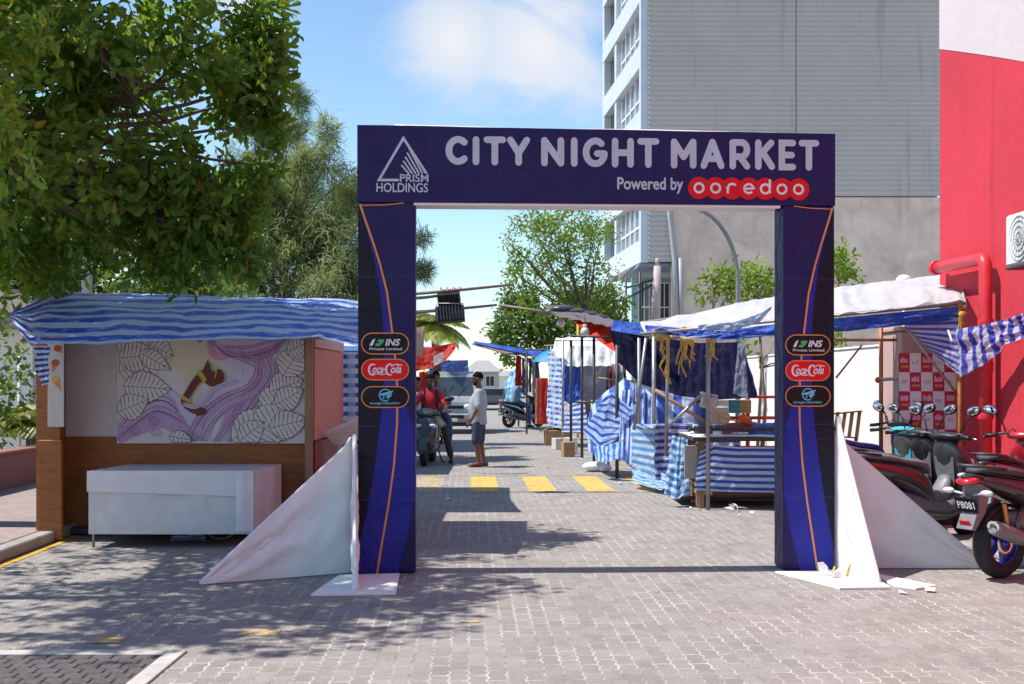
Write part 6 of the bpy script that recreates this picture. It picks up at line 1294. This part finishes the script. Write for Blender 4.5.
gpl=at(87,250,16.2); g=MB(); g.box((gpl.x,16.2,2.2),(.115,.115,4.4)); g.box((gpl.x,16.2,.05),(.3,.3,.1)); tag(g.build('grey_post',steel),'square grey steel post rising behind the kiosk tarp','post')

# ------------------------------------------------------------------ foliage
def leaves_mesh(name,parent,mats,centers,dirs,n_per,L_,w,seed,spread=(35,80),droop=.0,shape='ob',world_inv=None,jit=.05):
    r=np.random.RandomState(seed); c=np.repeat(np.asarray(centers),n_per,0); d=np.repeat(np.asarray(dirs),n_per,0); N_=len(c)
    d/=np.linalg.norm(d,axis=1,keepdims=True)+1e-9
    t=np.cross(d,r.randn(N_,3)); t/=np.linalg.norm(t,axis=1,keepdims=True)+1e-9
    a=np.radians(r.uniform(spread[0],spread[1],N_))[:,None]; ax=d*np.cos(a)+t*np.sin(a); ax[:,2]-=droop*r.uniform(.5,1.5,N_); ax/=np.linalg.norm(ax,axis=1,keepdims=True)
    sd=np.cross(ax,d); sd/=np.linalg.norm(sd,axis=1,keepdims=True)+1e-9; up=np.cross(sd,ax)
    ln=(L_*r.uniform(.4,1.35,N_))[:,None]; wd=(w*r.uniform(.7,1.2,N_))[:,None]; c=c+r.randn(N_,3)*jit+ax*ln*.12
    if shape=='ob':
        pts=[c, c+ax*ln*.4+sd*wd*.36+up*wd*.12, c+ax*ln*.75+sd*wd*.5+up*wd*.14, c+ax*ln-up*ln*.08, c+ax*ln*.75-sd*wd*.5+up*wd*.14, c+ax*ln*.4-sd*wd*.36+up*wd*.12]; fi=[[0,1,2,3],[0,3,4,5]]; k=6
    elif shape=='kite':
        pts=[c, c+ax*ln*.5+sd*wd*.5, c+ax*ln, c+ax*ln*.5-sd*wd*.5]; fi=[[0,1,2,3]]; k=4
    else:  # needle: drooping thin blade
        pts=[c-sd*wd*.5, c+sd*wd*.5, c+ax*ln*.55+sd*wd*.5, c+ax*ln*.55-sd*wd*.5, c+ax*ln-np.array([0,0,1])*ln*.3]; fi=[[0,1,2,3],[3,2,4]]; k=5
    V=np.stack(pts,1).reshape(-1,3)
    if parent is not None: V=V-np.array(parent.location)
    me=bpy.data.meshes.new(name); base=(np.arange(N_)*k)[:,None]; fl=[]; 
    tot=[]; loops=[]
    for f in fi: pass
    allf=np.concatenate([np.concatenate([base+np.array(f)[None,:] for f in fi],1)],0); ls=[len(f) for f in fi]; per=sum(ls)
    me.vertices.add(len(V)); me.vertices.foreach_set('co',V.astype(np.float32).ravel()); me.loops.add(N_*per); me.loops.foreach_set('vertex_index',allf.astype(np.int32).ravel())
    st=np.tile(np.array([0]+list(np.cumsum(ls)[:-1])),(N_,1))+(np.arange(N_)*per)[:,None]; me.polygons.add(N_*len(fi)); me.polygons.foreach_set('loop_start',st.astype(np.int32).ravel()); me.polygons.foreach_set('loop_total',np.tile(ls,N_).astype(np.int32))
    me.update(calc_edges=True); me.validate(); me.materials.append(mats)
    o=bpy.data.objects.new(name,me); C.objects.link(o); 
    if parent is not None: o.parent=parent
    return o
def blob_pts(blobs,dens,seed,shell=.55,gap=.25):
    """cluster centres and outward directions scattered in the outer part of a set of ellipsoid blobs with gaps"""
    r=np.random.RandomState(seed); P=[];Dv=[]
    for (c,rad,*k) in blobs:
        rad=np.array(rad if isinstance(rad,(tuple,list)) else (rad,)*3); n=int(dens*(k[0] if k else 1)*float(np.mean(rad))**2)
        v=r.randn(n,3); v/=np.linalg.norm(v,axis=1,keepdims=True); s=r.uniform(shell,1.06,n)[:,None]
        q=np.array(c)+v*s*rad
        keep=[]
        for i in range(n):
            keep.append(noise.noise(Vector(q[i]*1.3)+Vector((seed,0,0)))>-gap)
        keep=np.array(keep); P.append(q[keep]); dd=v[keep].copy(); dd[:,2]+=.25; Dv.append(dd)
    return np.concatenate(P),np.concatenate(Dv)
bark=W('grey brown bark',(.14,.1,.075),.9,.35,10,.5)
def limbs(mb,root,targets,r0,seed,wig=.25):
    rr=random.Random(seed); root=Vector(root)
    for t in targets:
        t=Vector(t); n=7; pts=[]; L_=(t-root).length
        for i in range(n+1):
            k=i/n; p=root.lerp(t,k)+Vector((rr.uniform(-1,1),rr.uniform(-1,1),rr.uniform(-.6,1)))*wig*L_*.12*math.sin(math.pi*k); pts.append(p)
        mb.tube(pts,[r0*(1-.82*i/n) for i in range(n+1)],7)
        for j in range(3):
            p=pts[3+j]; e=p+Vector((rr.uniform(-1,1),rr.uniform(-1,1),rr.uniform(-.3,1)))*L_*.28; mb.tube([p,(p+e)/2+Vector((0,0,.05*L_*rr.uniform(-1,1))),e],[r0*.35,r0*.2,r0*.08],5)
TR='trees around the market street'
# 1: big broad-leaved tree overhanging from the left
base=(-6.3,12.2,0); t1=thing('broadleaf_tree','big dark broad leaved tree overhanging the kiosk from upper left','tree',base,0,TR)
def B(px,py,Y,r,k=1): p=at(px,py,Y); return (tuple(p),r,k)
bl=[B(20,30,11.5,1.2),B(110,20,11.6,1.2),B(190,40,12.,1.0),B(228,75,12.,.58,1.3),B(240,105,11.8,.4,1.5),B(268,50,11.9,.2,2),B(272,85,11.9,.2,2),B(265,130,11.9,.2,2),B(255,165,12,.2,2),B(245,205,12,.18,2),B(262,22,11.9,.22,2),B(150,262,12.2,.22,1.6),B(175,275,12.1,.14,2),B(40,140,11.8,1.1),B(120,140,12.2,1.1),B(190,140,12.2,.9),B(222,185,12,.55,1.3),B(50,215,12.4,.75),B(120,215,12.5,.75),B(185,215,12.3,.6),B(205,235,12,.36,1.4),B(238,252,12,.22,1.8),B(255,262,12,.13,2),B(30,260,13,.45),B(80,250,13.2,.4),B(0,250,12.8,.7),
    ((-5.0,11,6.3),1.3,.8),((-6.2,11.5,6.3),1.6,.6),((-5.2,9.2,6.1),1.3,1.),((-4.2,9.0,5.9),.9,.9),((-6.2,9.5,5.8),1.4,.5),((-6.8,12.8,6.5),1.6,.5),((-5.3,7.6,5.9),1.1,1.),((-4.3,7.9,6.0),.7,.9),((-6.2,7.4,6.0),1.0,.6),((-5.4,13.4,5.0),1.3,.6)]
cn,dn=blob_pts(bl,280,1,.5,.14)
lf=leafmat('glossy dark leaf',(.07,.165,.02),(.17,.3,.04),(.36,.3,.03),.5,.38,.02)
leaves_mesh('crown',t1,lf,cn,dn,8,.15,.064,2,(30,85),.25,'ob',jit=.05)
mb=MB(); mb.tube([base,(-6.2,12.2,1.5),(-6.0,12.1,3.0),(-5.6,12,4.2)],[.34,.26,.23,.2],12); mb.build('trunk',bark,t1,world=True)
mb=MB(); limbs(mb,(-5.7,12,4.),[b_[0] for b_ in bl],.05,4); a=[at(88,20,11.3),at(100,45,11.2),at(103,60,11.2),at(125,75,11.2),at(145,85,11.3),at(160,88,11.5)]; mb.tube(a,[.03,.028,.026,.02,.016,.012],6); mb.build('branches',bark,t1,world=True)
# 2: nearer sunlit sprays at the left edge
base=(-6.2,8.6,0); t2_=thing('broadleaf_tree','bright yellow green leafy branch hanging down the left edge of photo','tree',base,0,TR)
bl=[B(5,40,8.6,.34),B(22,80,8.6,.24),B(10,120,8.6,.26),B(25,25,8.7,.24),B(14,165,8.7,.16),B(-30,80,8.6,.5),B(30,110,8.8,.14)]
cn,dn=blob_pts(bl,420,5,.4,.15); leaves_mesh('crown',t2_,leafmat('bright young leaf',(.12,.24,.02),(.24,.36,.04),(.35,.3,.03),.45,.4,.05),cn,dn,7,.11,.05,6,(30,85),.3,'ob',jit=.03)
mb=MB(); mb.tube([base,(-6.2,8.6,2.5),(-5.6,8.6,4.6)],[.14,.1,.06],10); mb.build('trunk',bark,t2_,world=True); mb=MB(); limbs(mb,(-5.7,8.6,4.3),[b_[0] for b_ in bl],.03,9); mb.build('branches',bark,t2_,world=True)
# 3: casuarinas
def casuarina(label,x,Y,spec,seed,col,dens=1.,n_per=20,L_=.25):
    t=thing('casuarina_tree',label,'tree',(x,Y,0),0,TR); cn,dn=blob_pts(spec,dens*330,seed,.25,.12); dn[:,2]+=.5
    leaves_mesh('crown',t,leafmat('feathery needle '+str(seed),col[0],col[1],None,.3,.6),cn,dn,n_per,L_,.013,seed,(5,80),.35,'needle',jit=.07)
    top=max(s[0][2] for s in spec); mb=MB(); mb.tube([(x,Y,0),(x+.05,Y,top*.3),(x,Y,top*.62)],[.2,.12,.03],9); mb.build('trunk',bark,t,world=True)
    mb=MB(); rr=random.Random(seed)
    for s in spec: p=Vector(s[0]); mb.tube([(x,Y,max(.6,p.z-1.6)),((x+p.x)/2,(Y+p.y)/2,p.z-.6),p,p+Vector((rr.uniform(-.2,.2),0,.5))],[.03,.022,.013,.006],6)
    mb.build('branches',bark,t,world=True); return t
g1=((.2,.25,.09),(.37,.42,.18)); g2=((.13,.18,.08),(.23,.28,.13))
def spire(px,y0,y1,Y,w):   # ascending plume of foliage
    out=[]; n=max(3,int((y0-y1)/22))
    for i in range(n): k=i/(n-1); p=at(px+3*math.sin(i*1.7),y0+(y1-y0)*k,Y+.3*math.sin(i*2.1)); out.append((tuple(p),(w*(1-.75*k)+.08,w*(1-.75*k)+.08,.34),1.2+1.6*k))
    return out
casuarina('feathery pale casuarina tree between the big dark tree and gate',gx(285,24),24,[B(250,270,24,(1.2,1,.7)),B(310,270,24,(1.3,1,.7)),B(270,230,24,(1.0,.9,.6)),B(325,235,24,(.9,.9,.7)),B(345,200,24.5,(.5,.5,.6)),B(200,285,23,(1.3,1,.6)),B(225,250,24,(1.2,1,.8)),B(300,210,24.5,(1.1,.9,.7)),B(340,290,23.5,(1.2,.9,.6)),B(350,260,24,(.8,.8,.7))]+spire(330,230,130,24,.42)+spire(305,240,165,24,.5)+spire(270,230,170,24.3,.6)+spire(350,210,175,24.6,.3)+spire(240,260,200,24,.6),21,g1)
casuarina('taller darker casuarina tree rising beside edge of the broad leaved crown',gx(262,28),28,[B(250,230,28,(1.1,1,1.)),B(290,200,28,(.9,.9,.8)),B(260,170,28,(.9,.8,.8)),B(230,190,28,(1.1,.9,.9))]+spire(297,220,98,28,.6)+spire(275,215,130,28.3,.6)+spire(255,200,140,28,.5),23,g2)
casuarina('slim casuarina tree mostly hidden by left gate pillar, tips showing right of it',gx(393,30),30,[B(385,262,30,(.8,.6,.6)),B(415,272,30,(.45,.4,.18),1.6),B(412,240,30,(.42,.4,.2),1.6),B(422,236,30,(.25,.2,.12),2),B(420,268,30,(.3,.2,.12),2)]+spire(388,250,170,30,.4),25,g2)
# 4: dense hedge-like trees behind the kiosk at left
def bushy(label,x,Y,blobs,seed,cols,dens,L_,w,n_per=6,cat='tree',kind='leafy_tree',shape='kite',gap=.2,trunk=True,shell=.5,c3=None,twig=.05,trans=.35,tr=.2):
    t=thing(kind,label,cat,(x,Y,0),0,TR if cat=='tree' else 'shrubs behind the walls'); cn,dn=blob_pts(blobs,dens,seed,shell,gap)
    leaves_mesh('crown',t,leafmat('leaf '+str(seed),cols[0],cols[1],c3,trans),cn,dn,n_per,L_,w,seed,(25,85),.15,shape,jit=.1)
    top=min(s[0][2] for s in blobs)
    if trunk:
        mb=MB(); mb.tube([(x,Y,0),(x+.1,Y,top*.5),(x,Y,top)],[tr,tr*.75,tr*.55],9); mb.build('trunk',bark,t,world=True)
        mb=MB(); limbs(mb,(x,Y,top*.8),[s[0] for s in blobs],twig,seed); mb.build('branches',bark,t,world=True)
    return t
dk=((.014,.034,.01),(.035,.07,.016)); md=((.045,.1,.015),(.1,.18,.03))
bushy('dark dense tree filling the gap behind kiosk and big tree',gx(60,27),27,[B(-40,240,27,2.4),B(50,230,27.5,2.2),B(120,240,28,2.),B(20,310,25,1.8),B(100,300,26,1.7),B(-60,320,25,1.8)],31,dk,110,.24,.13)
bushy('mid green shrubby tree showing between dark tree and casuarina',gx(180,22),22,[B(150,285,22,.9),B(190,280,22,.9),B(170,262,22.5,.7),B(220,295,21,.7),B(140,300,22,.8)],33,md,150,.17,.09)
bushy('bright green shrub beside left edge under the tarp corner',-8.8,17.6,[B(6,365,18,.5),B(-8,345,18.,.6),B(8,420,17.8,.45),B(0,395,17.8,.5)],35,md,190,.13,.07,6,'shrub','leafy_shrub')
# 5: trees seen through the gate
lg_=((.12,.22,.02),(.24,.36,.04))
bushy('light green open crowned tree seen through upper half of gate',gx(585,44),44,[B(560,230,44,1.1),B(530,225,43,.8),B(590,225,45,1.0),B(520,255,43,.6,.8),B(555,265,44,1.1),B(590,265,44,.9,.6),B(540,295,43,.9),B(575,300,44,1.),B(505,238,43,.25),B(600,240,44,.6,.5),B(610,275,44,.6,.4),B(560,212,44,.5),B(515,272,43,.4)],41,lg_,300,.15,.08,6,gap=.06,shell=.3,c3=(.25,.13,.06),twig=.07,trans=.5)
bushy('dense darker green tree below the open one at gate centre',gx(535,50),50,[B(525,320,50,1.4),B(555,325,50,1.4),B(580,315,51,1.3),B(505,335,49,.8),B(600,310,52,1.2),B(520,300,50,.8),B(510,352,50,.55)],43,md,210,.22,.13,7,gap=.15)
bushy('small green tree beside the office building overhang',gx(612,54),54,[B(612,310,54,1.),B(605,325,54,1.)],45,md,150,.25,.14,5)
bushy('distant row tree at the very end of the street',gx(480,190),190,[B(478,376,190,1.6),B(500,378,190,1.4),B(440,372,188,2.4)],47,md,60,.4,.25,5)
# shrubs above the white wall
for i,(l,cx,cy) in enumerate(((('shrub with upright green leaves above the white wall, left of lamp'),[(712,285,.35),(722,278,.3),(735,285,.35)],0),('shrub beside the street lamp above the canopy, near right pillar',[(757,262,.28),(765,280,.5),(772,268,.45),(745,262,.22)],0),('shrub peeking right of the right pillar above the canopy',[(838,262,.3),(845,280,.3),(832,275,.3)],0),('low shrub over the white wall under the canopy',[(760,343,.4),(776,340,.4),(838,340,.35),(852,344,.3)],0))):
    Y=24.5 if i<3 else 22; pts=[B(x,y,Y+.3*(j%2),r_) for j,(x,y,r_) in enumerate(cx)]
    if i==3: pts=[(tuple(Vector(p[0])+Vector((0,0,0))),p[1],1) for p in pts]
    bushy(l,pts[0][0][0],Y,pts,51+i,((.16,.26,.03),(.3,.4,.06)),520,.14,.07,6,'shrub','leafy_shrub','ob',.05,True,.3,None,.015,.45,.04)
# palm fronds
def palm(label,base,top,n,L_,seed):
    t=thing('palm_tree',label,'palm',base,0,TR); mb=MB(); b=Vector(base); tp=Vector(top); mb.tube([b,b.lerp(tp,.5)+Vector((.15,0,0)),tp],[.2,.15,.12],10); mb.build('trunk',bark,t,world=True); rr=random.Random(seed)
    pm=leafmat('palm leaflet',(.13,.19,.02),(.3,.3,.05),(.4,.3,.08),.4,.45,.15)
    for i in range(n):
        a=2*math.pi*i/n+rr.uniform(-.2,.2); el=rr.uniform(.1,1.1); d=Vector((math.cos(a)*math.cos(el),math.sin(a)*math.cos(el),math.sin(el))); pts=[tp+d*L_*k/10+Vector((0,0,-L_*.75*(k/10)**2)) for k in range(11)]
        f=MB(); f.tube(pts,[.025*(1-.08*k) for k in range(11)],5)
        for k in range(2,40):
            u=k/4; j=min(int(u),9); p=pts[j].lerp(pts[j+1],u-j); tg=(pts[j+1]-pts[j]).normalized(); s=tg.cross(Vector((0,0,1))).normalized()
            for q in (-1,1):
                l=.55*math.sin(math.pi*min(1,.15+k/46)); e=p+(s*q*.8+tg*.55)*l+Vector((0,0,-.35*l)); m_=(p+e)/2+Vector((0,0,.05)); f.add([p-tg*.02,p+tg*.02,m_+tg*.03,e,m_-tg*.03],[[0,1,2,3,4]])
        f.build('frond',pm,t,world=True)
palm('palm tree with yellow green fronds behind the left stalls through the gate',(gx(432,38),38,0),(gx(434,38),38,EYE+(HY-324)/F*38),13,1.5,3)
palm('small yellowing garden palm behind pink planter wall at left edge',(gx(30,19.2),19.2,0),(gx(33,19.2),19.2,EYE+(HY-415)/F*19.2),9,.75,5)
# small litter on the paving
rr=random.Random(21); LT=[]
for (px,py) in ((690,509),(700,511),(560,459),(548,469),(600,470),(578,452),(620,484),(930,592),(903,594),(740,516),(752,514),(448,500),(640,486)):
    Y=gy(py); x=gx(px,Y); s=rr.uniform(.02,.06); q=[(x+s*math.cos(a)*rr.uniform(.6,1.2),Y+s*math.sin(a)*rr.uniform(.6,1.2),.006+rr.uniform(0,.03)) for a in (0,1.2,2.4,3.7,5.)]; m=MB().add(q,[[0,1,2],[0,2,3],[0,3,4]]); o=m.build('paper_scrap',paper); tag(o,'tiny pale scrap of paper litter lying on the paving','litter','scraps of paper on the paving')
rr=random.Random(31)
for i,(px,py,c_) in enumerate(((668,470,0),(640,468,0),(655,474,1),(700,505,1),(735,511,0),(585,462,1))):
    Y=gy(py); x=gx(px,Y); mb=MB()
    for j in range(5):
        q=Vector((x+rr.uniform(-.1,.1),Y+rr.uniform(-.1,.1),.02+rr.uniform(0,.05))); e=Vector((rr.uniform(-1,1),rr.uniform(-1,1),rr.uniform(-.2,.5)))*.1; g_=Vector((rr.uniform(-1,1),rr.uniform(-1,1),rr.uniform(0,.4)))*.08
        mb.add([q-e*.6,q+g_*.5,q+e,q-g_*.6+Vector((0,0,.03))],[[0,1,2],[0,2,3]])
    o=mb.build('plastic_wrapper',[whitevinyl,pltarp][c_]); tag(o,'crumpled plastic litter lying at the foot of the right stalls','litter','crumpled plastic at the foot of the stalls')
# ------------------------------------------------------------------ world, sun, camera
w=bpy.data.worlds.new('World'); bpy.context.scene.world=w; w.use_nodes=True; N=w.node_tree.nodes; L=w.node_tree.links; N.clear()
out=N.new('ShaderNodeOutputWorld'); sky=N.new('ShaderNodeTexSky'); sky.sky_type='NISHITA'; sky.sun_disc=False; sky.sun_elevation=R(60); sky.sun_rotation=R(-92); sky.air_density=1.; sky.dust_density=.15; sky.ozone_density=.9
bg=N.new('ShaderNodeBackground'); L.new(mixc(N,L,1.,sky.outputs[0],(.92,1.03,1.07),'MULTIPLY'),bg.inputs[0]); bg.inputs[1].default_value=.12
tc=N.new('ShaderNodeTexCoord'); mp=N.new('ShaderNodeMapping'); L.new(tc.outputs['Generated'],mp.inputs[0]); mp.inputs['Scale'].default_value=(1,1,1.6)
n=noise_n(N,L,mp.outputs[0],6.5,10,.6,.4); 
def near(v,r0,r1):
    v=Vector(v).normalized(); d=N.new('ShaderNodeVectorMath'); d.operation='DISTANCE'; L.new(tc.outputs['Generated'],d.inputs[0]); d.inputs[1].default_value=v; return ramp(N,L,d.outputs['Value'],r1,r0)
def dirp(px,py): return ((px-CX)/F,1,(HY-py)/F)
msk=mth(N,L,'MAXIMUM',mth(N,L,'MAXIMUM',near(dirp(540,45),.0,.13),near(dirp(455,40),.0,.09)),mth(N,L,'MULTIPLY',near(dirp(245,8),.0,.06),1.))
# broken cloud field elsewhere in the sky too, away from the camera direction
fld=ramp(N,L,n,.56,.72)
c1=mth(N,L,'MULTIPLY',ramp(N,L,mth(N,L,'ADD',n,mth(N,L,'MULTIPLY',msk,.24)),.55,.74),mth(N,L,'MAXIMUM',msk,.1))
b2=N.new('ShaderNodeBackground'); b2.inputs[0].default_value=(.95,.96,1,1); b2.inputs[1].default_value=.6
mx=N.new('ShaderNodeMixShader'); L.new(c1,mx.inputs[0]); L.new(bg.outputs[0],mx.inputs[1]); L.new(b2.outputs[0],mx.inputs[2]); L.new(mx.outputs[0],out.inputs[0])
sd=bpy.data.lights.new('sun','SUN'); sd.energy=4.5; sd.angle=R(.53); sd.color=(1,.95,.88); so=bpy.data.objects.new('sun',sd); C.objects.link(so)
sdir=Vector((-math.cos(R(60))*math.cos(R(2)),math.cos(R(60))*math.sin(R(2))*-1,math.sin(R(60)))); so.rotation_euler=sdir.to_track_quat('Z','Y').to_euler(); so.location=(-10,0,20)
cam=bpy.data.cameras.new('camera'); cam.sensor_width=36; cam.lens=F/1024*36; cam.shift_y=40/1024; cam.clip_end=3000; co=bpy.data.objects.new('camera',cam); C.objects.link(co); co.location=(0,0,EYE); co.rotation_euler=(R(90),0,0); bpy.context.scene.camera=co
vs_=bpy.context.scene.view_settings; vs_.view_transform='Standard'; vs_.look='None'; vs_.exposure=.63; vs_.gamma=1
